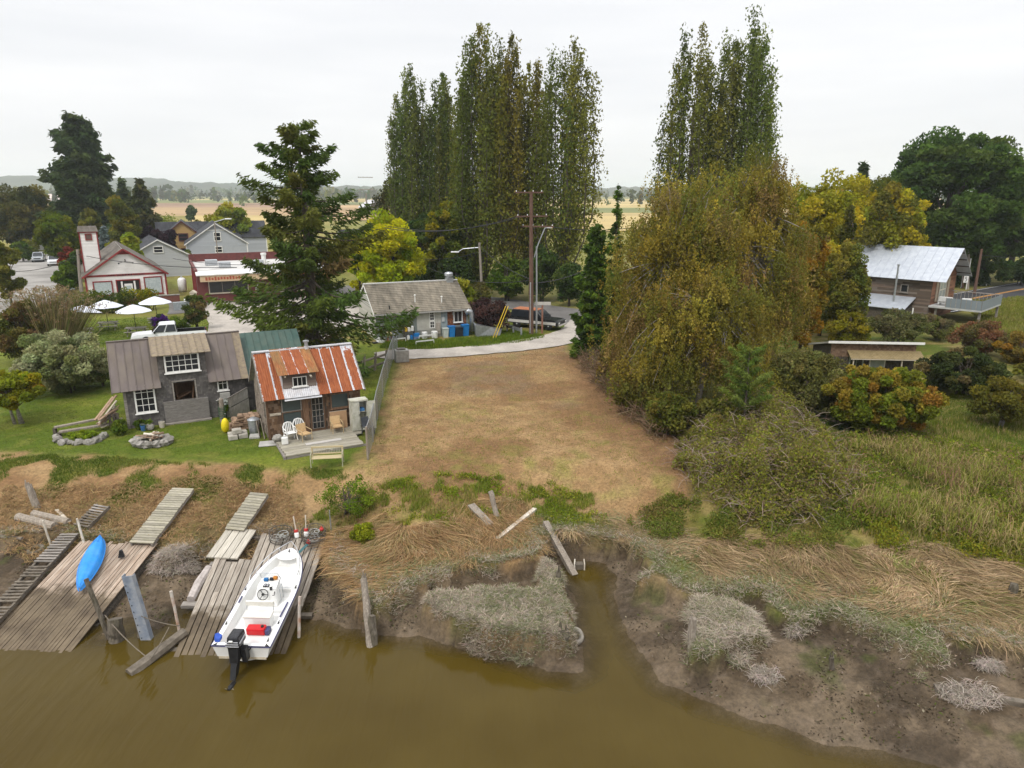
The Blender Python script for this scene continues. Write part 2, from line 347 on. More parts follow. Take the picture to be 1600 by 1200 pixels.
def ground_mesh():
    ny, nx = GX.shape; me = bpy.data.meshes.new('ground'); co = np.stack([GX, GY, GZ], -1).reshape(-1, 3).astype(np.float32)
    i, j = np.meshgrid(np.arange(nx-1), np.arange(ny-1)); a = (j*nx+i).ravel(); q = np.stack([a, a+1, a+nx+1, a+nx], -1).astype(np.int32)
    me.vertices.add(len(co)); me.vertices.foreach_set('co', co.ravel()); me.loops.add(q.size); me.loops.foreach_set('vertex_index', q.ravel())
    me.polygons.add(len(q)); me.polygons.foreach_set('loop_start', np.arange(0, q.size, 4, dtype=np.int32))
    c4 = np.ones((len(co), 4), np.float32); c4[:, :3] = GCOL.reshape(-1, 3); c4[:, 3] = WET.ravel()
    me.attributes.new('col', 'FLOAT_COLOR', 'POINT').data.foreach_set('color', c4.ravel())
    me.update(calc_edges=True); me.shade_smooth(); return me
def ground_mat():
    m, nt, b, out = newmat('ground_cover'); L = nt.links
    a = nnode(nt, 'ShaderNodeAttribute', attribute_name='col'); g = nnode(nt, 'ShaderNodeNewGeometry')
    f = nnode(nt, 'ShaderNodeTexNoise', i_Scale=7, i_Detail=8, i_Roughness=.75); f2 = nnode(nt, 'ShaderNodeTexNoise', i_Scale=1.3, i_Detail=6, i_Roughness=.7)
    L.new(g.outputs['Position'], f.inputs['Vector']); L.new(g.outputs['Position'], f2.inputs['Vector'])
    r1 = ramp(nt, [(.32, (.62,)*3), (.68, (1.36, 1.34, 1.3))]); r2 = ramp(nt, [(.35, (.85, .86, .85)), (.65, (1.13, 1.12, 1.1))])
    L.new(f.outputs[0], r1.inputs[0]); L.new(f2.outputs[0], r2.inputs[0])
    m1 = nnode(nt, 'ShaderNodeMix', data_type='RGBA', blend_type='MULTIPLY', n_0=1.0); m2 = nnode(nt, 'ShaderNodeMix', data_type='RGBA', blend_type='MULTIPLY', n_0=1.0)
    L.new(a.outputs['Color'], m1.inputs[6]); L.new(r1.outputs[0], m1.inputs[7]); L.new(m1.outputs[2], m2.inputs[6]); L.new(r2.outputs[0], m2.inputs[7]); L.new(m2.outputs[2], b.inputs['Base Color'])
    mr = nnode(nt, 'ShaderNodeMapRange', n_3=.9, n_4=.38); L.new(a.outputs['Alpha'], mr.inputs[0]); L.new(mr.outputs[0], b.inputs['Roughness'])
    b.inputs['Specular IOR Level'].default_value = .14
    f3 = nnode(nt, 'ShaderNodeTexNoise', i_Scale=2.6, i_Detail=10, i_Roughness=.8, i_Distortion=.6); L.new(g.outputs['Position'], f3.inputs['Vector'])
    bp = nnode(nt, 'ShaderNodeBump', i_Strength=.8, i_Distance=.06); L.new(f.outputs[0], bp.inputs['Height']); b2 = nnode(nt, 'ShaderNodeBump', i_Strength=.9, i_Distance=.12); L.new(f3.outputs[0], b2.inputs['Height']); L.new(bp.outputs[0], b2.inputs['Normal']); L.new(b2.outputs[0], b.inputs['Normal']); return m
gm = ground_mesh(); gm.materials.append(ground_mat()); ground = inst('ground', gm); tag(ground, kind='structure')
# ------------------------------------------------------------------ the river
def water():
    wx = axis(-22, 18, .5, (-5000, 5000), 1.35); wy = axis(14, 29, .3, (-4000, 29), 1.35); wy = wy[wy <= 29.2]
    X, Y = np.meshgrid(wx, wy); D = np.clip(-gzv(X.ravel(), Y.ravel()), -1, 3); ny, nx = X.shape
    me = bpy.data.meshes.new('river_water'); co = np.stack([X.ravel(), Y.ravel(), np.zeros(X.size)], -1).astype(np.float32)
    i, j = np.meshgrid(np.arange(nx-1), np.arange(ny-1)); a = (j*nx+i).ravel(); q = np.stack([a, a+1, a+nx+1, a+nx], -1).astype(np.int32)
    me.vertices.add(len(co)); me.vertices.foreach_set('co', co.ravel()); me.loops.add(q.size); me.loops.foreach_set('vertex_index', q.ravel())
    me.polygons.add(len(q)); me.polygons.foreach_set('loop_start', np.arange(0, q.size, 4, dtype=np.int32))
    me.attributes.new('depth', 'FLOAT', 'POINT').data.foreach_set('value', D.astype(np.float32)); me.update(calc_edges=True); me.shade_smooth()
    m, nt, b, out = newmat('murky_water'); L = nt.links
    g = nnode(nt, 'ShaderNodeNewGeometry'); mp_ = nnode(nt, 'ShaderNodeMapping'); mp_.inputs['Rotation'].default_value = (0, 0, R(-38)); mp_.inputs['Scale'].default_value = (1.9, .35, 1)
    n1_ = nnode(nt, 'ShaderNodeTexNoise', i_Scale=1.0, i_Detail=3, i_Roughness=.5, i_Distortion=.4); n2_ = nnode(nt, 'ShaderNodeTexNoise', i_Scale=.25, i_Detail=3)
    L.new(g.outputs['Position'], mp_.inputs[0]); L.new(mp_.outputs[0], n1_.inputs['Vector']); L.new(g.outputs['Position'], n2_.inputs['Vector'])
    bp = nnode(nt, 'ShaderNodeBump', i_Strength=.17, i_Distance=.25); L.new(n1_.outputs[0], bp.inputs['Height']); L.new(bp.outputs[0], b.inputs['Normal'])
    rp = ramp(nt, [(.35, (.057, .038, .0055)), (.65, (.071, .049, .009))]); L.new(n2_.outputs[0], rp.inputs[0]); L.new(rp.outputs[0], b.inputs['Base Color'])
    b.inputs['Roughness'].default_value = .06; b.inputs['IOR'].default_value = 1.33; b.inputs['Specular IOR Level'].default_value = .2
    at = nnode(nt, 'ShaderNodeAttribute', attribute_name='depth'); mr = nnode(nt, 'ShaderNodeMapRange', n_1=0.0, n_2=.42, n_3=.35, n_4=1.0); mr.interpolation_type = 'SMOOTHSTEP'
    L.new(at.outputs['Fac'], mr.inputs[0]); L.new(mr.outputs[0], b.inputs['Alpha']); me.materials.append(m)
    return tag(inst('river_water', me), kind='structure')
water()
# ------------------------------------------------------------------ roads, lane, parking, far fields, hills
def sheet(name, pts, z, mat, kind='structure', step=None):
    b = MB(); b.add([(p[0], p[1], z) for p in pts], [tuple(range(len(pts)))]); o = b.build(name, mat); me = o.data
    if me.polygons[0].normal.z < 0: me.flip_normals()
    return tag(o, kind=kind)
def wmat(name, stops, scale, rough=.9, bump=.3, scale2=.2, amp2=.25, stretch=(1, 1, 1)):
    m, nt, b, out = newmat(name); L = nt.links; g = nnode(nt, 'ShaderNodeNewGeometry'); b.inputs['Roughness'].default_value = rough; b.inputs['Specular IOR Level'].default_value = .2
    mp_ = nnode(nt, 'ShaderNodeMapping'); mp_.inputs['Scale'].default_value = stretch; L.new(g.outputs['Position'], mp_.inputs[0])
    n = nnode(nt, 'ShaderNodeTexNoise', i_Scale=scale, i_Detail=8, i_Roughness=.7); n2_ = nnode(nt, 'ShaderNodeTexNoise', i_Scale=scale2, i_Detail=5)
    L.new(mp_.outputs[0], n.inputs['Vector']); L.new(mp_.outputs[0], n2_.inputs['Vector']); rp = ramp(nt, stops); L.new(n.outputs[0], rp.inputs[0])
    r2 = ramp(nt, [(.35, (1-amp2,)*3), (.65, (1+amp2,)*3)]); L.new(n2_.outputs[0], r2.inputs[0]); mm = nnode(nt, 'ShaderNodeMix', data_type='RGBA', blend_type='MULTIPLY', n_0=1.0)
    L.new(rp.outputs[0], mm.inputs[6]); L.new(r2.outputs[0], mm.inputs[7]); L.new(mm.outputs[2], b.inputs['Base Color'])
    bp = nnode(nt, 'ShaderNodeBump', i_Strength=bump, i_Distance=.04); L.new(n.outputs[0], bp.inputs['Height']); L.new(bp.outputs[0], b.inputs['Normal']); return m
ASPHALT = wmat('asphalt', [(.3, (.10, .095, .09)), (.7, (.17, .16, .15))], 5, scale2=.4, amp2=.2)
DARKASPHALT = wmat('dark_asphalt', [(.3, (.035, .035, .038)), (.7, (.06, .06, .063))], 5)
GRAVEL = wmat('pale_gravel', [(.3, (.3, .27, .235)), (.7, (.44, .4, .355))], 4, scale2=.5, amp2=.16)
OLDASPHALT = wmat('old_asphalt', [(.3, (.22, .21, .195)), (.7, (.33, .31, .285))], 4, scale2=.3, amp2=.2)
def jag(pts, n=6, a=.25, seed=1):
    rr = random.Random(seed); out = []
    for p, q in zip(pts, pts[1:]+pts[:1]):
        for k in range(n):
            t = k/n; out.append((p[0]+(q[0]-p[0])*t+rr.uniform(-a, a), p[1]+(q[1]-p[1])*t+rr.uniform(-a, a)))
    return out
ZG = 2.26
lane = chaikin(W(YARD, (585, 549), (680, 546), (770, 539), (840, 527), (872, 518), (885, 508), (893, 498), (930, 508), (915, 528), (893, 538), (845, 546), (770, 553), (690, 560), (585, 563)), 1)
sheet('gravel_lane', jag(lane, 3, .12), ZG+.004, GRAVEL)
sheet('road', jag(W(YARD, (745, 462), (800, 468), (860, 478), (960, 490), (960, 516), (905, 510), (882, 508), (850, 500), (800, 484), (745, 474)), 4, .2), ZG, ASPHALT)
r0, r1 = P(1600, 452), P(1525, 466); rd = Vector((r0.x-r1.x, r0.y-r1.y, 0)).normalized(); rn = Vector((-rd.y, rd.x, 0)); rc = (r0+r1)/2
def strip(name, c, d, l0, l1, w, off, z, mat):
    n = Vector((-d.y, d.x, 0)); a, b2 = c+d*l0+n*off, c+d*l1+n*off
    return sheet(name, [(a-n*w/2)[:2], (b2-n*w/2)[:2], (b2+n*w/2)[:2], (a+n*w/2)[:2]], z, mat)
strip('highway', rc, rd, -22, 160, 7.4, 0, ZG, DARKASPHALT)
YELLOWLINE = M('yellow_road_paint', (.6, .27, .05), (.7, .36, .08), 3, .7); ROADWHITE = M('white_road_paint', (.62, .62, .6), (.75, .75, .72), 3, .7)
for off in (-.14, .14): strip('yellow_line', rc, rd, -22, 160, .13, off, ZG+.004, YELLOWLINE)
for off in (-3.3, 3.3): strip('edge_line', rc, rd, -22, 160, .12, off, ZG+.004, ROADWHITE)
sheet('street', jag(W(YARD, (-40, 470), (-10, 430), (18, 405), (30, 393), (88, 393), (92, 412), (108, 445), (118, 475), (118, 492), (-60, 492)), 4, .3), ZG-.01, OLDASPHALT)
sheet('main_street', jag(W(YARD, (262, 474), (320, 466), (420, 458), (560, 445), (640, 438), (750, 455), (750, 478), (640, 452), (560, 462), (470, 476), (330, 486), (262, 492)), 4, .2), ZG-.006, ASPHALT)
sheet('parking', jag(W(YARD, (316, 479), (345, 470), (470, 462), (570, 470), (570, 500), (500, 530), (330, 545)), 4, .3), ZG-.002, GRAVEL)
F1 = wmat('tan_stubble', [(.3, (.30, .2, .1)), (.7, (.4, .27, .14))], .05, scale2=.01, stretch=(.25, 1, 1)); F2 = wmat('yellow_stubble', [(.3, (.34, .26, .1)), (.7, (.45, .34, .15))], .05, scale2=.01, stretch=(.25, 1, 1))
F3 = wmat('green_crop', [(.3, (.13, .15, .05)), (.7, (.2, .21, .07))], .05, scale2=.01, stretch=(.25, 1, 1)); F4 = wmat('ploughed_earth', [(.3, (.2, .12, .075)), (.7, (.28, .18, .11))], .05, scale2=.01, stretch=(.25, 1, 1))
def field(x0, x1, ya, yb, z, m):   # px range, photo rows
    sheet('field', [P(x0, ya)[:2], P(x1, ya)[:2], P(x1, yb)[:2], P(x0, yb)[:2]], z, m)
field(-300, 2000, 338, 311, 2.35, F2); field(150, 470, 337, 322, 2.45, F1); field(150, 470, 324.5, 318, 2.55, F4); field(150, 520, 317.5, 312.5, 2.65, F3)
field(470, 640, 345, 321, 2.45, F1); field(500, 700, 320.5, 316, 2.6, F3); field(860, 1100, 333, 325, 2.5, F3); field(860, 1100, 362, 333.5, 2.5, F2); field(300, 420, 356, 337, 2.42, F2)
HILL = wmat('far_forest', [(.3, (.022, .032, .018)), (.7, (.05, .062, .03))], .03, scale2=.004, amp2=.35)
def hills():
    xs = np.linspace(-2600, 3400, 700); prof = [(-2600, 62), (-1728, 70), (-1500, 66), (-1300, 62), (-1230, 52), (-900, 40), (-700, 37), (-300, 33), (0, 30), (300, 30), (1200, 34), (2200, 42), (3400, 30)]
    top = np.interp(xs, [p[0] for p in prof], [p[1] for p in prof]); rows = []
    for k in range(8):
        t = k/7; yy = 2150+500*t+60*np.sin(xs/300); z = 2+(top-2)*np.sin(t*math.pi/2)**1.2; z = z+(fbm(xs, xs*0+k*900, .03, 3, k)-.5)*11*(.3+t) + (k > 0)*(vnoise(xs, xs*0+k*50, .09, 3)-.5)*6
        rows.append(np.stack([xs, yy, z], -1))
    rows.append(np.stack([xs, rows[-1][:, 1]+300, rows[-1][:, 2]*0-1], -1))
    V = np.concatenate(rows); n = len(xs); b = MB(); b.v = [tuple(v) for v in V.tolist()]; b.f = [(r*n+i, r*n+i+1, (r+1)*n+i+1, (r+1)*n+i) for r in range(8) for i in range(n-1)]
    tag(b.build('hills', HILL), kind='structure')
hills()
def haze():
    m = bpy.data.materials.new('haze'); m.use_nodes = True; nt = m.node_tree; nt.nodes.clear(); o = nt.nodes.new('ShaderNodeOutputMaterial'); v = nt.nodes.new('ShaderNodeVolumePrincipled')
    v.inputs['Color'].default_value = (.87, .945, 1, 1); v.inputs['Density'].default_value = 0.0002; v.inputs['Anisotropy'].default_value = .2; nt.links.new(v.outputs[0], o.inputs['Volume'])
    tag(box('haze', -7000, -4800, -4, 7000, 9800, 110, m), kind='stuff')
haze()
# ================================================================== BUILDINGS
SHINGLE = attr_mat('shingle', 0, .9); BOARD = attr_mat('weathered_board', 0, .85)
SHADE = M('painted_shade', (.012, .01, .009), (.03, .024, .02), 3, .9)  # near-black colour standing in for shade
BROWNBOARD = M('brown_board', (.09, .05, .028), (.17, .1, .06), 3, .85, .3, stretch=(10, 1, 1), rand=.2)
def cladding(name, parent, O, d, n, length, top, mat, cols, row=.15, wid=.14, skip=(), z0=0.0, seed=1, lift=.02, varrow=.0, var=None):
    """separate shingles or boards on a wall; top(x) is the height of the wall at x"""
    rr = np.random.RandomState(seed); O = np.array(O, float); d = np.array((d[0], d[1], 0.)); n = np.array((n[0], n[1], 0.)); V, Cc = [], []; cols = np.array(cols); z = z0; up = np.array((0, 0, 1.))
    zmax = max(top(t*length/8) for t in range(9))
    while z < zmax:
        x = -rr.rand()*wid if wid < length else 0
        while x < length:
            w = wid*(.6+.8*rr.rand()) if wid < length else length
            a, b = max(x, 0), min(x+w, length); x += w
            zq = z+row*.6
            if top(a) < zq or top(b) < zq:      # keep inside a gable
                ins = [a+(b-a)*k/40 for k in range(41) if top(a+(b-a)*k/40) >= zq]
                if not ins: continue
                a, b = ins[0], ins[-1]
            zt = min(z+row*1.02, max(top(a), zq), max(top(b), zq)); cxm, czm = (a+b)/2, z+row*.5
            if b-a < .02 or zt-z < .02 or any(s[0] < cxm < s[2] and s[1] < czm < s[3] for s in skip): continue
            dz = rr.uniform(-.25, .12)*row*(wid < length) ; g = .004; l = lift*(.7+.6*rr.rand())
            p0 = O+d*(a+g)+up*(z+dz)+n*l; p1 = O+d*(b-g)+up*(z+dz)+n*l; q1 = O+d*(b-g)+up*zt+n*.004; q0 = O+d*(a+g)+up*zt+n*.004
            r0 = O+d*(a+g)+up*(z+dz)+n*.001; r1 = O+d*(b-g)+up*(z+dz)+n*.001
            V += [p0, p1, q1, q0, r0, r1, p1, p0]; k = rr.randint(len(cols)); v_ = (.16 if max(cols[0]) < .33 else .05) if var is None else var; c = cols[k]*(1-v_+2*v_*rr.rand()); Cc += [c, c]
        z += row*(1+varrow*rr.uniform(-1, 1))
    o = inst(name, np_mesh(name, V, 4, mat, Cc), parent); o['kind'] = 'stuff'; return o
def win(parent, loc, rz, w, h, cols=1, rows=1, frame=TRIMWHITE, pane=DARKGLASS, fw=.07, sill=.1, dep=.07, name='window', bar=.028, single=True):
    m = MB(); m.box(-fw, -dep, -fw, 0, 0, h+fw); m.box(w, -dep, -fw, w+fw, 0, h+fw); m.box(0, -dep, h, w, 0, h+fw); m.box(0, -dep, -fw, w, 0, 0)
    if sill: m.box(-fw-.06, -dep-.06, -fw-.05, w+fw+.06, 0, -fw-.002)
    f = m.build(name, frame, parent, loc, (0, 0, rz))
    cw, ch = w/cols, h/rows
    pm = MB().box(0, -.012, 0, cw-bar*(cols > 1), 0, ch-bar*(rows > 1)).mesh('pane', pane)
    for i in range(cols):
        for j in range(rows): inst('pane', pm, f, (i*cw+bar/2*(cols > 1), -.02, j*ch+bar/2*(rows > 1)))
    if cols > 1 or rows > 1:
        b = MB()
        for i in range(1, cols): b.box(i*cw-bar/2, -.05, 0, i*cw+bar/2, -.001, h)
        for j in range(1, rows): b.box(0, -.047, j*ch-bar/2, w, -.001, j*ch+bar/2)
        b.build('glazing_bar', frame, f)
    return f
def gable(parent, W_, D_, he, hr, mat, name='wall', x0=0, ax='x'):
    """solid house body, ridge along x"""
    return MB().prism([(x0, 0, -.3), (x0, D_, -.3), (x0, D_, he), (x0, D_/2, hr), (x0, 0, he)], (W_, 0, 0)).build(name, mat, parent)
def slope_frame(y0, z0, y1, z1): return math.atan2(z1-z0, y1-y0), math.hypot(z1-z0, y1-y0)
def panels(parent, xs, y0, z0, y1, z1, mats, kind='seam', th=.03, name='roof_panel'):
    a, Ls = slope_frame(y0, z0, y1, z1); cache = {}; out = []
    for i in range(len(xs)-1):
        w = xs[i+1]-xs[i]; mt = mats[i % len(mats)]; key = (round(w, 3), mt.name)
        if key not in cache:
            b = MB()
            if kind == 'seam': b.box(0, 0, 0, w-.004, Ls, th); b.box(0, 0, th, .03, Ls, th+.035)
            elif kind == 'corr':
                n = max(6, int(w/.055)); n += n % 2; vs_ = []
                for k in range(n+1):
                    zz = .022 if k % 2 else 0
                    vs_ += [(w*k/n, 0, zz), (w*k/n, Ls, zz), (w*k/n, 0, zz-.012)]
                b.add(vs_, [(3*k, 3*k+3, 3*k+4, 3*k+1) for k in range(n)]+[(3*k+2, 3*k+5, 3*k+3, 3*k) for k in range(n)])
            else: b.box(0, 0, 0, w, Ls, th)
            cache[key] = b.mesh(name, mt)
        out.append(inst(name, cache[key], parent, (xs[i], y0, z0), (a, 0, 0)))
    return out
def lin(a, b, n): return [a+(b-a)*i/n for i in range(n+1)]
# ------------------------------------------------------------------ shed with the rusty roof
def rust_mat(name, bare):
    m, nt, b, out = newmat(name); L = nt.links; t = nnode(nt, 'ShaderNodeTexCoord'); oi = nnode(nt, 'ShaderNodeObjectInfo')
    sp = nnode(nt, 'ShaderNodeSeparateXYZ'); L.new(t.outputs['Generated'], sp.inputs[0])
    ad = nnode(nt, 'ShaderNodeVectorMath', operation='ADD'); ms = nnode(nt, 'ShaderNodeMath', operation='MULTIPLY', n_1=51.0); L.new(oi.outputs['Random'], ms.inputs[0]); L.new(t.outputs['Object'], ad.inputs[0]); L.new(ms.outputs[0], ad.inputs[1])
    n = nnode(nt, 'ShaderNodeTexNoise', i_Scale=2.2, i_Detail=8, i_Roughness=.7); n2_ = nnode(nt, 'ShaderNodeTexNoise', i_Scale=5, i_Detail=8, i_Roughness=.7)
    mp_ = nnode(nt, 'ShaderNodeMapping'); mp_.inputs['Scale'].default_value = (3, .7, 1); L.new(ad.outputs[0], mp_.inputs[0]); L.new(mp_.outputs[0], n.inputs['Vector']); L.new(ad.outputs[0], n2_.inputs['Vector'])
    rc_ = ramp(nt, [(.3, (.17, .045, .016)), (.55, (.27, .078, .026)), (.75, (.32, .125, .05))]); L.new(n.outputs[0], rc_.inputs[0])
    # distance from the panel edges in its own coordinates
    e = nnode(nt, 'ShaderNodeMath', operation='PINGPONG', n_1=.5); L.new(sp.outputs['X'], e.inputs[0]); ey = nnode(nt, 'ShaderNodeMath', operation='SUBTRACT', n_0=1.0); L.new(sp.outputs['Y'], ey.inputs[1])
    em = nnode(nt, 'ShaderNodeMath', operation='MINIMUM'); L.new(e.outputs[0], em.inputs[0]); L.new(ey.outputs[0], em.inputs[1])
    nm = nnode(nt, 'ShaderNodeMath', operation='MULTIPLY_ADD', n_1=.55, n_2=-.275); L.new(n2_.outputs[0], nm.inputs[0]); sm = nnode(nt, 'ShaderNodeMath', operation='ADD'); L.new(em.outputs[0], sm.inputs[0]); L.new(nm.outputs[0], sm.inputs[1])
    r = ramp(nt, [(bare, (0, 0, 0)), (bare+.03, (1, 1, 1))]); L.new(sm.outputs[0], r.inputs[0]); mm = nnode(nt, 'ShaderNodeMix', data_type='RGBA'); mm.inputs[6].default_value = (.5, .51, .54, 1)
    L.new(r.outputs[0], mm.inputs[0]); L.new(rc_.outputs[0], mm.inputs[7]); L.new(mm.outputs[2], b.inputs['Base Color']); b.inputs['Roughness'].default_value = .7; b.inputs['Specular IOR Level'].default_value = .25; return m
RUST = rust_mat('rusty_sheet', .0); RUST2 = rust_mat('half_bare_sheet', .1)
GALV = M('pale_galvanised_sheet', (.45, .46, .49), (.6, .6, .62), 4, .55, .1, metal=.15, dirt=(.3, .22, .17), dirt_amt=.3)
RUSTMOSS = M('mossy_rusty_sheet', (.2, .07, .025), (.32, .14, .05), 3, .85, .2, stretch=(3, .7, 1), dirt=(.13, .11, .05), dirt_amt=.7, rand=.15)
def shed():
    s = thing('boathouse', 'small brown shingled shack with rusty orange metal roof and a dormer', 'shack', (-13.24, 36.74, 2.2), R(27.5)); W_, D_, he, hr = 5.08, 4.3, 2.5, 4.45
    gable(s, W_, D_, he, hr, DARKWOOD)
    bro = [(.12, .07, .04), (.16, .1, .06), (.085, .05, .03), (.19, .13, .09)]; gry = [(.24, .2, .155), (.3, .26, .21), (.18, .145, .11), (.25, .2, .17)]
    cladding('shingles', s, (0, 0, 0), (1, 0), (0, -1), W_, lambda x: he, SHINGLE, bro, .17, .17, [(.72, .5, 1.85, 2.3), (2.2, -.1, 3.1, 2.2), (3.4, 1.25, 4.5, 2.25)], seed=3)
    cladding('shingles', s, (0, D_, 0), (0, -1), (-1, 0), D_, lambda x: he+(hr-he)*(1-abs(x-D_/2)/(D_/2)), SHINGLE, gry, .15, .15, [(3.2, 1.05, 3.7, 2.)], seed=4)
    cladding('shingles', s, (W_, 0, 0), (0, 1), (1, 0), D_, lambda x: he+(hr-he)*(1-abs(x-D_/2)/(D_/2)), SHINGLE, gry, .15, .15, seed=5)
    m = MB(); m.box(-.05, -.05, -.2, .06, .05, he-.02); m.box(W_-.06, -.05, -.2, W_+.05, .05, he-.02); m.box(1.85, -.035, .0, 2.2, -.002, he-.05); m.box(0, -.04, 2.3, W_, -.003, he-.03); m.each('corner_board', BROWNBOARD, s)
    ey, ez = -.4, he-.33*0+.02-.35*(hr-he)/(D_/2)*.6
    xs = [-.2, .55, .95, 1.72, 2.8, 3.43, 4.06, 4.69, 5.3]
    panels(s, xs[:1]+[.5, .95], ey, ez, D_/2, hr+.06, [RUST, RUST2], 'corr'); panels(s, [.95, 1.9, 2.78], ey, ez, D_/2, hr+.06, [GALV], 'corr'); panels(s, [2.78, 3.4, 4.03, 4.66], ey, ez, D_/2, hr+.06, [RUST], 'corr'); panels(s, [4.66, 5.3], ey, ez, D_/2, hr+.06, [RUST2], 'corr')
    panels(s, lin(-.2, 5.3, 6), D_+.4, ez, D_/2, hr+.06, [GALV], 'flat')
    a, Ls = slope_frame(ey, ez, D_/2, hr+.06); st = MB().box(0, 0, .022, .05, Ls, .034).mesh('seam_strip', GALV)
    for x in (.47, .9, 3.37, 4.0, 4.63): inst('seam_strip', st, s, (x, ey, ez), (a, 0, 0))
    MB().box(-.24, D_/2-.16, hr+.03, 5.34, D_/2+.16, hr+.085).build('ridge_cap', GALV, s)
    for x in (-.26, 5.3):
        m = MB(); m.beam((x+.03, ey, ez-.07), (x+.03, D_/2, hr-.03), .05, .16); m.beam((x+.03, D_+.4, ez-.07), (x+.03, D_/2, hr-.03), .05, .16); m.each('barge_board', GREYWOOD, s)
    # dormer
    d = MB().prism([(.96, .08, 2.45), (.96, 2.1, 4.1), (.96, 2.1, 4.3), (.96, .08, 3.62)], (1.78, 0, 0)).build('dormer', DARKWOOD, s)
    cladding('boards', d, (.96, .08, 0), (1, 0), (0, -1), 1.78, lambda x: 3.6, BOARD, [(.16, .12, .1), (.2, .165, .14), (.13, .1, .085)], .15, 9, [], z0=2.5, seed=8)
    win(d, (1.5, .06, 2.87), 0, .68, .46, 3, 1, TRIMWHITE, fw=.04, sill=.1)
    panels(d, lin(.68, 2.86, 4), -.28, 3.6, 2.2, 4.56, [RUSTMOSS, RUST, RUST, RUSTMOSS], 'corr', name='dormer_roof')
    MB().prism([(.9, .1, 2.5), (.9, 2.0, 4.2), (.9, .1, 3.58)], (.05, 0, 0)).each('dormer_side', GALV, d)
    MB().tube([(1.05, .1, 3.5), (1.05, -.25, 3.5)], .05).tube([(2.35, .1, 3.5), (2.42, -.34, 3.38)], .06).each('rafter_end', PALEWOOD, d)
    MB().beam((1.9, -.42, 2.2), (1.9, .06, 2.68), 2.0, .02).build('flashing', GALV, s)
    v = MB().prism([(2.5, 1.75, 4.12), (2.95, 1.75, 4.12), (2.9, 2.15, 4.5), (2.55, 2.15, 4.5)], (0, .02, .02)).lathe([(.13, 4.2), (.13, 4.62)], 12, (2.72, 2.0, 0)).build('vent_pipe', GALV, s)
    MB().lathe([(.1, 4.6), (.1, 4.85), (.17, 4.86), (.17, 4.94), (.02, 4.98)], 12, (2.72, 2.0, 0)).build('vent_cap', STEEL, v)
    GREENGLASS = glass('dusty_glass', (.05, .065, .065), .22)
    win(s, (.8, -.025, .62), 0, .96, .82, 1, 1, BROWNBOARD, GREENGLASS, .06, 0); win(s, (.8, -.025, 1.53), 0, .96, .7, 1, 1, GREYWOOD, GREENGLASS, .06, 0)
    win(s, (3.47, -.025, 1.38), 0, .92, .76, 1, 1, BROWNBOARD, GREENGLASS, .06, .1)
    dr = MB().box(2.26, -.06, .06, 2.34, -.002, 2.14).box(3.0, -.06, .06, 3.08, -.002, 2.14).box(2.26, -.06, 2.1, 3.08, -.003, 2.2).box(2.34, -.05, .06, 3.0, -.004, .3).box(2.2, -.12, -.02, 3.1, -.003, .055).build('door', BROWNBOARD, s)
    win(dr, (2.38, -.045, .33), 0, .58, 1.74, 3, 5, GREYWOOD, DARKGLASS, .03, 0, .03, name='door_glazing', bar=.035)
    MB().ball((2.96, -.09, 1.1), .035).build('door_handle', STEEL, dr)
    MB().box(.12, -.05, 1.36, .7, -.03, 1.5).lathe([(.09, 0), (.09, .03)], 8, (.4, -.05, 1.43)).build('name_board', PALEWOOD, s)
    return s
shed()
def fr(o, h):
    c, s_ = math.cos(R(h)), math.sin(R(h)); return lambda x, y, z=0: Vector((o[0]+c*x-s_*y, o[1]+s_*x+c*y, 2.2+z))
TS = fr((-13.24, 36.74), 27.5)
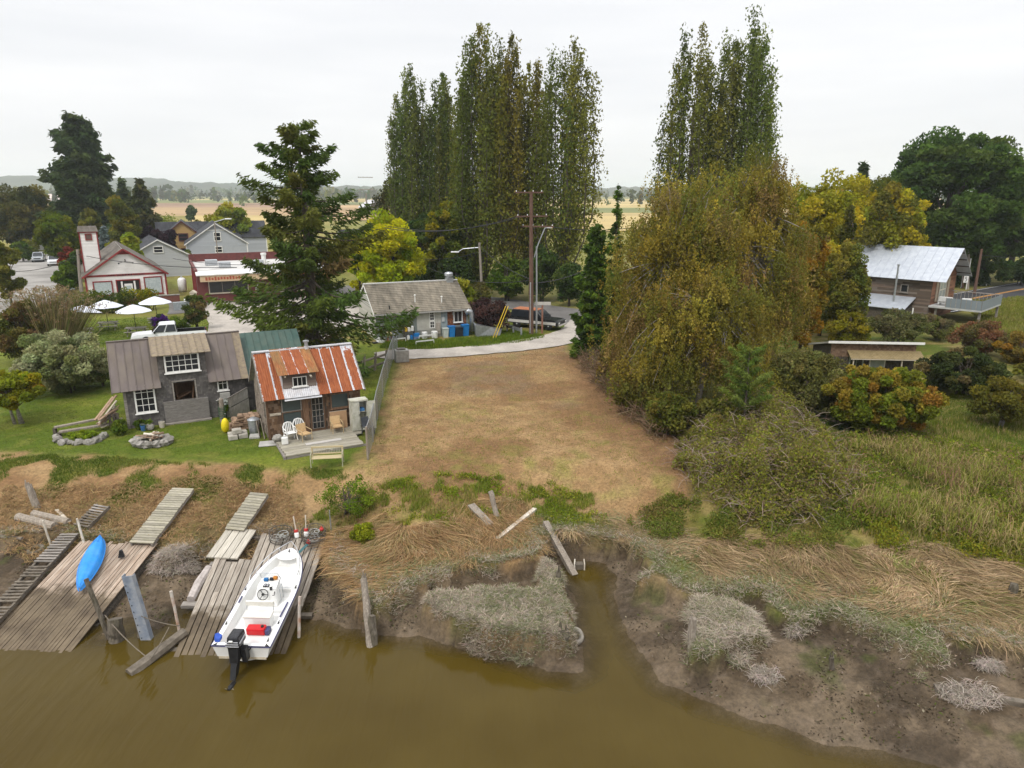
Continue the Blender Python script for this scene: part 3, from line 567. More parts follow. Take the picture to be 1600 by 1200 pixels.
# ------------------------------------------------------------------ grey house with brown standing seam roof
BROWNMETAL = M('brown_standing_seam', (.105, .083, .075), (.135, .11, .1), 2, .55, .06, dirt=(.17, .14, .09), dirt_amt=.35, dirt_scale=1.5, stretch=(1, .5, 1), rand=.06)
BROWNMOSS = M('lichened_standing_seam', (.16, .125, .095), (.23, .18, .13), 5, .75, .12, dirt=(.3, .25, .13), dirt_amt=.5, dirt_scale=6, rand=.1)
PANELGREY = M('grey_panel', (.15, .135, .125), (.27, .25, .235), 4, .85, .4, stretch=(1.5, 1, 12), dirt=(.1, .09, .08), dirt_amt=.5)
def greyhouse():
    s = thing('cottage', 'dark grey shingled cottage with brown standing seam roof and long white dormer window', 'cottage', (-21.96, 38.68, 2.2), R(28)); W_, D_, he, hr = 6.5, 4.6, 2.54, 4.62
    gry = [(.1, .092, .088), (.115, .106, .1), (.088, .08, .077), (.135, .124, .116)]
    m = MB(); m.box(0, 0, -.3, 2.59, .12, he); m.box(3.7, 0, -.3, W_, .12, he); m.box(2.59, 0, -.3, 3.7, .12, 1.34); m.box(2.59, 0, 2.44, 3.7, .12, he)
    m.box(0, D_-.12, -.3, W_, D_, he); m.prism([(0, .12, -.3), (0, D_-.12, -.3), (0, D_-.12, he), (0, D_/2, hr), (0, .12, he)], (.12, 0, 0)); m.prism([(W_-.12, .12, -.3), (W_-.12, D_-.12, -.3), (W_-.12, D_-.12, he), (W_-.12, D_/2, hr), (W_-.12, .12, he)], (.12, 0, 0))
    m.build('wall', DARKWOOD, s)
    box('interior', .2, 1.6, 0, W_-.2, 1.7, 2.5, BROWNBOARD, s); box('interior_floor', .2, .13, .5, W_-.2, 1.6, .55, SHADE, s)
    MB().beam((2.7, .7, 1.3), (3.5, .9, 1.62), .5, .08).beam((3.55, .3, 1.3), (3.7, .35, 2.35), .1, .05).beam((2.75, .5, 1.2), (2.72, .5, 2.4), .12, .06).build('interior_clutter', BROWNBOARD, s)
    cladding('shingles', s, (0, 0, 0), (1, 0), (0, -1), W_, lambda x: 3.02 if 1.9 < x < 4.45 else he, SHINGLE, gry, .12, .13, [(.48, .8, 1.6, 2.6), (2.55, 1.3, 3.74, 2.46), (4.9, 1.6, 5.55, 2.5)], seed=11)
    cladding('shingles', s, (0, D_, 0), (0, -1), (-1, 0), D_, lambda x: he+(hr-he)*(1-abs(x-D_/2)/(D_/2)), SHINGLE, gry, .16, .15, seed=12)
    m = MB(); m.box(2.5, -.05, 1.3, 2.58, .1, 2.5); m.box(3.71, -.05, 1.3, 3.79, .1, 2.5); m.box(2.5, -.05, 2.445, 3.79, .1, 2.52); m.each('opening_trim', GREYWOOD, s)
    # front upper wall of the dormer, flush with the front
    box('dormer_wall', 1.92, .002, he, 4.42, .4, 4.1, DARKWOOD, s)
    cladding('shingles', s, (1.92, .002, 0), (1, 0), (0, -1), 2.5, lambda x: 4.1, SHINGLE, gry, .12, .13, [(.3, 2.95, 2.2, 4.2)], z0=3.0, seed=13)
    MB().prism([(1.9, .0, 2.6), (1.9, 2.2, 4.6), (1.9, 0, 4.1)], (.05, 0, 0)).prism([(4.4, .0, 2.6), (4.4, 2.2, 4.6), (4.4, 0, 4.1)], (.05, 0, 0)).each('dormer_side', DARKWOOD, s)
    f = win(s, (2.33, -.03, 3.1), 0, 1.68, .92, 5, 3, TRIMWHITE, DARKGLASS, .09, .1, bar=.034)
    # word painted on paper behind the top panes
    GREEN_T = M('dark_green_letter', (.03, .06, .04), (.05, .09, .06), 5); PAPER = M('paper', (.4, .42, .38), (.5, .52, .47), 3, .8)
    lt = MB().box(.02, -.026, .63, 1.32, -.0245, .91).build('paper_sign', PAPER, f)
    l2 = MB()
    for x, bars in ((.1, 'L'), (.46, 'F'), (.77, 'I'), (.98, 'T')):
        l2.box(x, -.0285, .66, x+.07, -.0265, .88)
        if bars in 'FT': l2.box(x-.05*(bars == 'T'), -.0284, .84, x+.15, -.0266, .88)
        if bars == 'F': l2.box(x, -.0284, .75, x+.12, -.0266, .785)
        if bars == 'L': l2.box(x, -.0284, .66, x+.13, -.0266, .69)
    l2.build('lettering', GREEN_T, f)
    w1 = win(s, (.58, -.03, .93), 0, .9, 1.5, 3, 4, TRIMWHITE, DARKGLASS, .09, .1, bar=.03)
    CURT = M('lace_curtain', (.42, .43, .4), (.55, .56, .52), 20, .9)
    MB().prism([(.03, -.0235, 1.1), (.87, -.0235, 1.1), (.87, -.0235, 1.47), (.03, -.0235, 1.47)], (0, .002, 0)).prism([(.04, -.024, .72), (.3, -.024, .72), (.42, -.024, 1.15), (.04, -.024, 1.15)], (0, .002, 0)).prism([(.6, -.024, 1.14), (.86, -.024, .85), (.86, -.024, 1.15)], (0, .002, 0)).build('curtain', CURT, w1)
    MB().box(.03, -.0245, .05, .28, -.0225, .62).build('box_behind_glass', M('tan_card', (.25, .12, .05), (.3, .15, .07)), w1)
    MB().prism([(.34, -.0245, .03), (.56, -.0245, .03), (.5, -.0245, .8), (.34, -.0245, .74)], (0, .002, 0)).build('blue_cloth', M('blue_cloth', (.02, .06, .1), (.03, .08, .13)), w1)
    win(s, (5.0, -.03, 1.7), 0, .45, .72, 2, 2, TRIMWHITE, DARKGLASS, .07, .1, bar=.028)
    MB().box(1.94, -.14, .1, 4.34, -.07, 1.36).build('shutter_panel', PANELGREY, s, rot=(R(2), 0, 0))
    MB().box(1.9, -.35, -.02, 4.4, -.07, .08).box(2.1, -.3, -.2, 2.3, -.1, -.02).box(3.3, -.3, -.2, 3.5, -.1, -.02).each('sill_beam', GREYWOOD, s)
    ez = he-.28; xs = lin(-.58, 1.93, 6)
    panels(s, xs, -.36, ez, D_/2, hr+.05, [BROWNMETAL]); panels(s, lin(4.46, 6.7, 5), -.36, ez, D_/2, hr+.05, [BROWNMETAL]*4+[BROWNMOSS]); panels(s, lin(1.93, 4.46, 5), .9, 3.36, D_/2, hr+.03, [BROWNMETAL], 'flat')
    panels(s, lin(-.58, 6.7, 17), D_+.36, ez, D_/2, hr+.05, [BROWNMETAL], 'flat')
    panels(s, lin(1.62, 4.75, 9), -.32, 4.1, D_/2+.05, hr+.13, [BROWNMOSS], name='dormer_roof')
    MB().box(-.6, D_/2-.1, hr+.05, 6.72, D_/2+.1, hr+.11).build('ridge_cap', BROWNMETAL, s)
    m = MB(); m.beam((-.56, -.36, ez-.06), (-.56, D_/2, hr-.02), .04, .14); m.beam((6.68, -.36, ez-.06), (6.68, D_/2, hr-.02), .04, .14); m.box(-.05, -.04, -.2, .1, .06, he); m.each('barge_board', GREYWOOD, s)
    MB().box(5.0, -.3, -.1, 5.55, -.06, 1.5).build('chimney_base', CONCRETE, s)
    for x in (.15, 1.75, W_-.3): MB().box(x, -.02, -.5, x+.35, .3, -.05).build('foundation_stone', STONE, s)
    # rear wing with the green roof
    g = thing('outbuilding', 'low outbuilding with dark green ribbed metal roof joined behind the grey cottage', 'outbuilding', (-16.5, 42.2, 2.2), R(28))
    GREENMETAL = M('green_roof_metal', (.035, .075, .062), (.055, .1, .085), 2, .5, .05, dirt=(.1, .11, .08), dirt_amt=.4)
    gable(g, 3.7, 4.8, 2.4, 4.3, DARKWOOD); panels(g, lin(-.2, 3.9, 10), -.3, 2.2, 2.4, 4.42, [GREENMETAL]); panels(g, lin(-.2, 3.9, 10), 5.1, 2.2, 2.4, 4.42, [GREENMETAL], 'flat')
    cladding('shingles', g, (0, 0, 0), (1, 0), (0, -1), 3.7, lambda x: 2.4, SHINGLE, gry, .17, .16, seed=14)
greyhouse()
TG = fr((-21.96, 38.68), 28)
# ------------------------------------------------------------------ restaurant at the bend
def asphalt_roof(name, a, b): return M(name, a, b, 2.2, .95, .3, stretch=(1.2, .35, 1), dirt=lum(a, .55), dirt_amt=.75, dirt_scale=.7, lo=.3, hi=.7)
def roof_slab(s, x0, x1, y0, z0, y1, z1, mat, th=.12, name='roof'):
    a, Ls = slope_frame(y0, z0, y1, z1); return MB().box(0, 0, 0, x1-x0, Ls, th).build(name, mat, s, (x0, y0, z0), (a, 0, 0))
def courses(s, x0, x1, y0, z0, y1, z1, mat, row=.28, th=.1, name='roof'):
    """roof slope as overlapping courses of shingle"""
    a, Ls = slope_frame(y0, z0, y1, z1); b = MB(); n = int(Ls/row)
    for k in range(n):
        q0, q1 = Ls*k/n, Ls*(k+1)/n+.03; b.hexa([(0, q0, 0), (x1-x0, q0, 0), (x1-x0, q1, 0), (0, q1, 0), (0, q0, th), (x1-x0, q0, th), (x1-x0, q1, th-.03), (0, q1, th-.03)])
    return b.build(name, mat, s, (x0, y0, z0), (a, 0, 0))
def restaurant():
    s = thing('restaurant_building', 'low grey green building with stained shingle roof and metal kitchen vent', 'building', (-12.3, 63.51, 2.2), R(22.44)); W_, D_, he, hr = 8.84, 7.97, 2.63, 4.62
    SAGE = M('sage_siding', (.17, .2, .185), (.23, .255, .235), 2, .75, .1, stretch=(3, 3, .5), dirt=(.13, .13, .11), dirt_amt=.4)
    CREAM = M('cream_siding', (.38, .37, .33), (.46, .45, .4), 2, .75, .08, dirt=(.25, .24, .2), dirt_amt=.4); BLUEG = M('blue_grey_siding', (.22, .27, .28), (.28, .33, .34), 2, .7)
    gable(s, W_, D_, he, hr, SAGE)
    b = MB()
    for i in range(19): b.box(.02+i*.2, -.03, 0, .05+i*.2, -.002, he-.1)
    b.each('batten', SAGE, s)
    MB().box(3.8, -.04, .7, 5.75, -.003, he-.1).build('wall_patch', CREAM, s); MB().box(4.1, -.025, 0, 5.7, -.004, .69).build('lower_panel', M('grey_panel_board', (.25, .25, .22), (.32, .31, .28), 2), s)
    MB().box(5.76, -.05, -.1, 6.1, -.003, he-.1).build('corner_post', CREAM, s); MB().box(6.11, -.035, -.1, 6.72, -.003, he-.1).each('pilaster', BLUEG, s)
    MB().box(6.74, -.03, -.1, W_, -.003, .95).build('plinth', BLUEG, s)
    cladding('shingles', s, (6.74, 0, 0), (1, 0), (0, -1), W_-6.74-.25, lambda x: he-.05, SHINGLE, [(.17, .065, .03), (.22, .09, .045), (.13, .05, .025)], .12, .16, [(.55, 1.15, 1.5, 2.4)], z0=.96, seed=21)
    win(s, (5.05, -.03, 1.6), 0, .36, .78, 2, 3, TRIMWHITE, fw=.06, sill=0); win(s, (5.05, -.03, .9), 0, .36, .55, 2, 2, TRIMWHITE, fw=.06, sill=0)
    w = win(s, (7.4, -.04, 1.3), 0, .74, .95, 2, 1, TRIMWHITE, fw=.07, sill=.1); MB().box(.02, -.0245, .02, .3, -.022, .9).build('curtain', M('pink_curtain', (.4, .28, .25), (.48, .34, .3)), w)
    TAN = asphalt_roof('stained_shingle_roof', (.13, .115, .09), (.27, .235, .18))
    courses(s, -.2, W_+.2, -.3, he-.18, D_/2, hr+.02, TAN); courses(s, -.2, W_+.2, D_+.3, he-.18, D_/2, hr+.02, TAN)
    MB().box(-.24, D_/2-.14, hr+.08, W_+.24, D_/2+.14, hr+.17).build('ridge_cap', M('pale_ridge', (.45, .45, .42), (.55, .55, .52)), s)
    MB().box(-.22, -.42, he-.27, W_+.22, -.31, he-.15).build('gutter', M('grey_gutter', (.3, .29, .27), (.36, .35, .33)), s)
    m = MB(); m.beam((-.2, -.3, he-.2), (-.2, D_/2, hr), .04, .18); m.beam((-.2, D_+.3, he-.2), (-.2, D_/2, hr), .04, .18); m.each('barge_board', TRIMWHITE, s)
    cladding('boards', s, (0, D_, 0), (0, -1), (-1, 0), D_, lambda x: he+(hr-he)*(1-abs(x-D_/2)/(D_/2)), BOARD, [(.4, .39, .33), (.44, .42, .37)], .2, 99, seed=22)
    v = MB().box(7.9, 3.6, 4.3, 8.55, 4.2, 5.0).box(7.84, 3.54, 4.2, 8.61, 4.26, 4.36).build('kitchen_vent', STEEL, s)
    MB().lathe([(.26, 4.95), (.26, 5.1), (.42, 5.15), (.42, 5.4), (.36, 5.5), (.1, 5.56)], 14, (8.2, 3.9, 0)).build('vent_fan', STEEL, v)
    for x, y, h in ((1.35, .25, .35), (3.95, 1.0, .6), (6.45, .75, .5)):
        z = he-.1+(y+.3)/(D_/2+.3)*(hr-he+.15); f = MB().lathe([(.05, z-.1), (.05, z+h)], 8, (x, y, 0)).build('roof_pipe', TRIMWHITE if h > .4 else BLACK, s)
        if h > .4: MB().lathe([(.09, z+h), (.1, z+h+.1), (.02, z+h+.14)], 8, (x, y, 0)).build('pipe_cap', TRIMWHITE, f)
    e = MB().box(6.15, -.16, 1.4, 6.42, -.036, 1.8).build('electric_meter', M('grey_box', (.38, .4, .4), (.45, .46, .46)), s); MB().tube([(6.3, -.07, 1.8), (6.3, -.07, 2.75)], .03).tube([(6.3, -.07, 2.1), (6.7, -.07, 2.1)], .02).build('conduit', STEEL, e)
    MB().box(5.62, -.2, .3, 6.0, -.052, 1.35).box(5.7, -.26, .6, 5.9, -.2, 1.2).build('gas_meter', M('taupe_box', (.3, .27, .23), (.38, .34, .3)), s)
    d = MB().tube([(8.45, -.2, 2.1), (8.75, -.25, 2.28), (8.98, -.28, 2.15), (9.08, -.3, 1.8), (9.08, -.3, .35)], [.26, .27, .27, .26, .26], 12).build('exhaust_duct', STEEL, s, smooth=True)
    return s
restaurant()
TR_ = fr((-12.3, 63.51), 22.44)
# ------------------------------------------------------------------ white hall with the tower
DKRED = M('dark_red_trim', (.2, .025, .025), (.27, .04, .04), 4, .6); PINKWHITE = [(.74, .71, .69), (.77, .74, .72)]
def hall():
    s = thing('community_hall', 'white gabled community hall with dark red trim and a square tower', 'hall', (-51.71, 86.44, 2.2), R(31)); W_, D_, he, hr = 8.87, 17, 3.23, 6.3
    WB = M('white_board', (.72, .69, .67), (.78, .75, .73), 3, .65)
    MB().prism([(0, 0, -.2), (W_, 0, -.2), (W_, 0, he), (W_/2, 0, hr), (0, 0, he)], (0, D_, 0)).build('wall', WB, s)
    top = lambda x: he+(hr-he)*(1-abs(x-W_/2)/(W_/2))
    cladding('boards', s, (0, 0, 0), (1, 0), (0, -1), W_, top, BOARD, PINKWHITE, .2, .9, [(.6, .6, 3.0, 2.9), (3.2, 0, 5.9, 2.6), (6.2, .6, 8.45, 2.85)], seed=31)
    cladding('boards', s, (0, D_, 0), (0, -1), (-1, 0), D_, lambda x: he, BOARD, PINKWHITE, .2, 99, seed=32); cladding('boards', s, (W_, 0, 0), (0, 1), (1, 0), D_, lambda x: he, BOARD, PINKWHITE, .2, 99, seed=33)
    m = MB(); m.box(-.06, -.07, -.2, .14, .05, he); m.box(W_-.14, -.07, -.2, W_+.06, .05, he); m.box(.14, -.06, he-.14, W_-.14, -.022, he+.1)
    m.prism([(W_/2-.8, -.05, 5.7), (W_/2+.8, -.05, 5.7), (W_/2, -.05, 6.28)], (0, .02, 0)); m.each('red_trim', DKRED, s)
    a = math.atan2(hr-he, W_/2); Ls = math.hypot(hr-he, W_/2)+.35; RF = asphalt_roof('brown_grey_shingles', (.1, .085, .07), (.17, .15, .125))
    for sg in (1, -1):
        e = inst('roof', MB().box(0, -.4, 0, Ls, D_+.4, .13).mesh('roof', RF), s, (W_/2-sg*(W_/2+.3), 0, he-.2), (0, -a if sg > 0 else -(math.pi-a), 0))
        if sg < 0: e.scale = (1, 1, -1)
        MB().beam((W_/2-sg*(W_/2+.3), -.42, he-.18), (W_/2, -.42, hr+.04), .05, .2).each('barge_board', DKRED, s)
    SH = M('frosted_window', (.36, .42, .43), (.5, .55, .55), 5, .4)
    win(s, (.85, -.03, .9), 0, 1.85, 1.55, 1, 1, DKRED, SH, .14, .1); w = win(s, (6.45, -.03, .75), 0, 1.8, 1.95, 1, 1, DKRED, SH, .14, .1)
    MB().box(.02, -.0245, 1.25, .5, -.022, 1.53).box(1.3, -.0245, 1.25, 1.83, -.022, 1.53).build('upper_pane', DARKGLASS, [c for c in s.children if c.name.startswith('window')][0])
    lb = MB(); rr = random.Random(4)
    for k, ch in enumerate('PAUL'): lb.box(.3+k*.32, -.0245, 1.45+.05*(k % 2), .42+k*.32, -.022, 1.56+.05*(k % 2))
    for k in range(26): x = rr.uniform(.1, 1.65); z = rr.choice((.2, .35, .75, 1.05))+rr.uniform(-.05, .05); lb.box(x, -.0245, z, x+rr.uniform(.03, .16), -.022, z+rr.uniform(.03, .09))
    lb.build('window_lettering', M('dim_lettering', (.1, .14, .15), (.16, .2, .2)), w)
    d = MB().box(3.3, -.03, 0, 5.8, -.003, 2.5).build('porch_shade_panel', SHADE, s); MB().box(3.2, -.08, -.1, 3.32, 0, 2.55).box(5.78, -.08, -.1, 5.9, 0, 2.55).box(3.2, -.09, 2.5, 5.9, 0, 2.65).each('porch_frame', DKRED, s)  # flat dark panel on the wall, the porch shade painted into its colour
    MB().box(3.75, -.07, 0, 3.95, -.032, 2.4).box(5.15, -.07, 0, 5.35, -.032, 2.4).each('porch_post', WB, s)
    dr = MB().box(4.1, -.06, 0, 5.0, -.032, 2.1).build('door', WB, s); MB().box(4.25, -.075, .9, 4.85, -.061, 1.85).build('door_pane', SH, dr); MB().ball((4.93, -.09, 1.0), .04).build('door_handle', STEEL, dr)
    lt = MB().tube([(3.85, -.5, 4.72), (4.55, -.2, 4.85), (5.3, -.5, 4.72)], .03).tube([(4.55, 0, 5.1), (4.55, -.25, 4.85)], .05).ball((3.8, -.52, 4.66), .1).ball((5.35, -.52, 4.66), .1).build('sign_lamp', BLACK, s)
    # band lettering (flat, dark)
    t = MB(); x = 2.35; rl = random.Random(6)
    for nl in (6, 10, 3, 4):
        for k in range(nl): t.box(x, -.068, he-.1, x+.05, -.0605, he+.06); t.box(x+.05, -.0678, he-.1+.11*(rl.random() < .6), x+.12, -.0605, he-.05+.11*(rl.random() < .5)); x += .165
        x += .14
    t.build('hall_lettering', M('dark_lettering', (.02, .012, .02), (.03, .02, .03)), s)
    # tower
    x0, x1, y0, y1 = .12, 2.0, 3.0, 5.0
    tw = MB().box(x0, y0, 2.5, x1, y1, 8.25).build('tower', WB, s)
    cladding('boards', tw, (x0, y0, 0), (1, 0), (0, -1), x1-x0, lambda x: 8.25, BOARD, PINKWHITE, .2, 99, [], z0=3.6, seed=35); cladding('boards', tw, (x1, y0, 0), (0, 1), (1, 0), y1-y0, lambda x: 8.25, BOARD, PINKWHITE, .2, 99, [], z0=3.6, seed=36); cladding('boards', tw, (x0, y1, 0), (0, -1), (-1, 0), y1-y0, lambda x: 8.25, BOARD, PINKWHITE, .2, 99, [], z0=2.6, seed=37)
    m = MB()
    for x, y in ((x0, y0), (x1, y0), (x0, y1), (x1, y1)): m.box(x-.07, y-.07, 2.6, x+.07, y+.07, 8.26)
    m.box(x0-.14, y0-.14, 8.26, x1+.14, y1+.14, 8.38); m.each('tower_trim', DKRED, tw)
    MB().hexa([(x0-.2, y0-.2, 8.39), (x1+.2, y0-.2, 8.39), (x1+.2, y1+.2, 8.39), (x0-.2, y1+.2, 8.39), (x0-.05, y0+.8, 9.05), (x1+.05, y0+.8, 9.05), (x1+.05, y1-.8, 9.05), (x0-.05, y1-.8, 9.05)]).build('tower_roof', RF, tw)
    win(tw, (.8, y0-.03, 7.45), 0, .55, .6, 1, 1, DKRED, M('brown_louvre', (.1, .06, .05), (.14, .09, .07)), .1, 0)
    return s
hall()
# ------------------------------------------------------------------ houses behind
DKSLATE = asphalt_roof('dark_shingles', (.035, .036, .042), (.07, .072, .08))
def house(name, label, loc, rz, W_, D_, he, hr, wallcols, roof, trim=TRIMWHITE, wins=(), ridge='y', cat='house', row=.22, eave=.3):
    s = thing(name, label, cat, loc, rz); wm = M(name+'_wall', wallcols[0], wallcols[1], 2, .75); top = lambda x: he
    if ridge == 'y':
        MB().prism([(0, 0, -.3), (W_, 0, -.3), (W_, 0, he), (W_/2, 0, hr), (0, 0, he)], (0, D_, 0)).build('wall', wm, s); top = lambda x: he+(hr-he)*(1-abs(x-W_/2)/(W_/2))
        a = math.atan2(hr-he, W_/2); Ls = math.hypot(hr-he, W_/2)+eave
        for sg in (1, -1):
            X = lambda q: W_/2-sg*(W_/2-q); zz = lambda q: he+(hr-he)*q/(W_/2)
            p = [(-eave, zz(-eave)), (W_/2, hr)]
            MB().prism([(X(-eave), -eave, zz(-eave)+.01), (X(W_/2), -eave, hr+.01), (X(W_/2), -eave, hr+.16), (X(-eave), -eave, zz(-eave)+.15)], (0, D_+2*eave, 0)).build('roof', roof, s)
            MB().prism([(X(-eave), -eave-.03, zz(-eave)-.06), (X(W_/2), -eave-.03, hr-.06), (X(W_/2), -eave-.03, hr+.13), (X(-eave), -eave-.03, zz(-eave)+.13)], (0, .025, 0)).each('barge_board', trim, s)
    else:
        gable(s, W_, D_, he, hr, wm); ez = he-eave*(hr-he)/(D_/2)+.02
        courses(s, -eave, W_+eave, -eave, ez, D_/2, hr+.02, roof, .3); courses(s, -eave, W_+eave, D_+eave, ez, D_/2, hr+.02, roof, .3)
    sk = [(w[0]-.1, w[1]-.1, w[0]+w[2]+.1, w[1]+w[3]+.1) for w in wins]
    cladding('boards', s, (0, 0, 0), (1, 0), (0, -1), W_, top, BOARD, wallcols, row, 99, sk, seed=len(name))
    cladding('boards', s, (W_, 0, 0), (0, 1), (1, 0), D_, (lambda x: he) if ridge == 'y' else (lambda x: he+(hr-he)*(1-abs(x-D_/2)/(D_/2))), BOARD, wallcols, row, 99, seed=5)
    cladding('boards', s, (0, D_, 0), (0, -1), (-1, 0), D_, (lambda x: he) if ridge == 'y' else (lambda x: he+(hr-he)*(1-abs(x-D_/2)/(D_/2))), BOARD, wallcols, row, 99, seed=6)
    for w in wins: win(s, (w[0], -.03, w[1]), 0, w[2], w[3], w[4] if len(w) > 4 else 1, w[5] if len(w) > 5 else 2, trim, fw=.13, sill=0, bar=.08)
    MB().box(-.06, -.06, -.2, .12, .04, he).box(W_-.12, -.06, -.2, W_+.06, .04, he).each('corner_board', trim, s)
    return s
LG = [(.4, .41, .42), (.43, .44, .45)]; GBL = [(.36, .38, .41), (.39, .41, .44)]
Q_ = Q(206, 455, 112); house('small_grey_house', 'small pale grey gabled house just behind the white hall', (Q_.x, 112, 2.2), R(31), 9.0, 14, 3.3, 5.8, LG, DKSLATE, wins=[(3.9, 3.9, 1.2, .85, 1, 2)])
b1 = Q(296, 430, 125); h = house('large_grey_house', 'tall pale grey house with dark roof and two white gable windows', (b1.x, 125, 2.2), R(24), 10.0, 13, 4.4, 7.8, GBL, DKSLATE, wins=[(4.7, 4.9, .95, 1.35, 1, 2), (4.7, 2.9, 1.0, .9, 1, 2)])
MB().prism([(3.75, -.06, 6.75), (6.25, -.06, 6.75), (5.0, -.06, 7.55)], (0, .03, 0)).build('gable_panel', M('slate_grey_shingles', (.2, .21, .23), (.25, .26, .28)), h); MB().box(3.4, -.09, 6.64, 6.6, -.03, 6.75).each('gable_trim', TRIMWHITE, h)
b2 = Q(266, 425, 132); house('yellow_house', 'yellow clapboard house with brown trim beside the purple tree', (b2.x, 132, 2.2), R(24), 5.6, 10, 5.6, 7.9, [(.4, .26, .1), (.43, .285, .115)], DKSLATE, DKRED if False else M('brown_trim', (.1, .03, .03), (.13, .045, .04)), wins=[(2.2, 4.5, 1.4, 1.2, 1, 2), (2.4, 1.5, 1.2, 1.5, 1, 2)])
b3 = Q(245, 425, 138); house('long_dark_roof_house', 'long house with dark roof behind the yellow house', (b3.x, 140, 2.2), R(24), 20, 9, 4.4, 7.3, GBL, DKSLATE, ridge='x')
def tavern():
    p = P(312, 474); s = thing('tavern', 'dark red flat roofed tavern with painted sign and white roof', 'tavern', (p.x, p.y, 2.2), R(26)); REDW = M('dark_red_wall', (.1, .028, .026), (.14, .04, .036), 2, .7); W_, D_, H = 16, 16, 3.6
    MB().box(0, 0, -.2, W_, D_, H-.05).build('wall', REDW, s); b = MB()
    for y in (3, 7.5, 12): b.box(-.12, y, 0, -.001, y+.35, H+.2)
    b.each('pilaster', DKRED, s)
    m = MB(); m.box(-.15, .1, H-.05, .15, D_, H+.4); m.box(W_-.15, .1, H-.05, W_+.15, D_, H+.4); m.box(-.15, D_+.001, H-.05, W_+.15, D_+.3, H+1.1); m.each('parapet', REDW, s)
    MB().box(.16, .1, H-.04, W_-.16, D_, H+.05).build('roof', M('white_roof', (.46, .45, .43), (.6, .59, .57), .5, .7, dirt=(.3, .29, .27), dirt_amt=.5, dirt_scale=.4), s)
    MB().hexa([(-.1, -1.0, H-.2), (W_+.1, -1.0, H-.2), (W_+.1, .3, H+.1), (-.1, .3, H+.1), (-.1, -1.0, H-.08), (W_+.1, -1.0, H-.08), (W_+.1, .3, H+.24), (-.1, .3, H+.24)]).build('awning', WHITE, s)
    sg = MB().box(.3, -.9, H-.95, W_-.3, -.8, H-.22).build('sign_board', M('tan_sign', (.5, .36, .22), (.56, .42, .27)), s); rr = random.Random(3); t = MB()
    for x0, n in ((.9, 14), (8.6, 16)):
        for k in range(n): x = x0+k*.34; t.box(x, -.915, H-.82+rr.uniform(0, .1), x+.24, -.901, H-.42+rr.uniform(-.05, .08))
    t.each('sign_lettering', M('red_lettering', (.3, .06, .03), (.36, .1, .05)), sg)
    win(s, (1.3, -.03, 1.2), 0, 4.4, 1.3, 3, 1, PALEWOOD, fw=.1); win(s, (9, -.03, 1.0), 0, 4.5, 1.3, 3, 1, PALEWOOD, fw=.1); MB().box(6.6, -.04, 1.2, 7.2, -.002, 2.1).build('notice', WHITE, s)
    for x, y, w in ((3, 5, 1.4), (7, 6, 1.6), (1.6, 9, 1.5)): u = MB().box(x, y, H+.05, x+w, y+1.2, H+.8).build('roof_unit', STEEL, s, bevel=.04)
    MB().lathe([(.3, H+.05), (.3, H+1.2), (.38, H+1.25), (.38, H+1.5)], 10, (9, 9, 0)).build('roof_vent', WHITE, s)
    t = P(286, 456); k = thing('propane_tank', 'white upright propane tank beside the red tavern wall', 'tank', (t.x, t.y, 2.2)); MB().lathe([(.45, .1), (.55, .3), (.55, 1.6), (.4, 1.85), (.15, 1.95)], 14).build('tank_body', WHITE, k, smooth=True); MB().lathe([(.4, 0), (.4, .12)], 10).build('tank_foot', STEEL, k); MB().lathe([(.15, 1.94), (.15, 2.1)], 8).build('valve_cover', STEEL, k)
tavern()
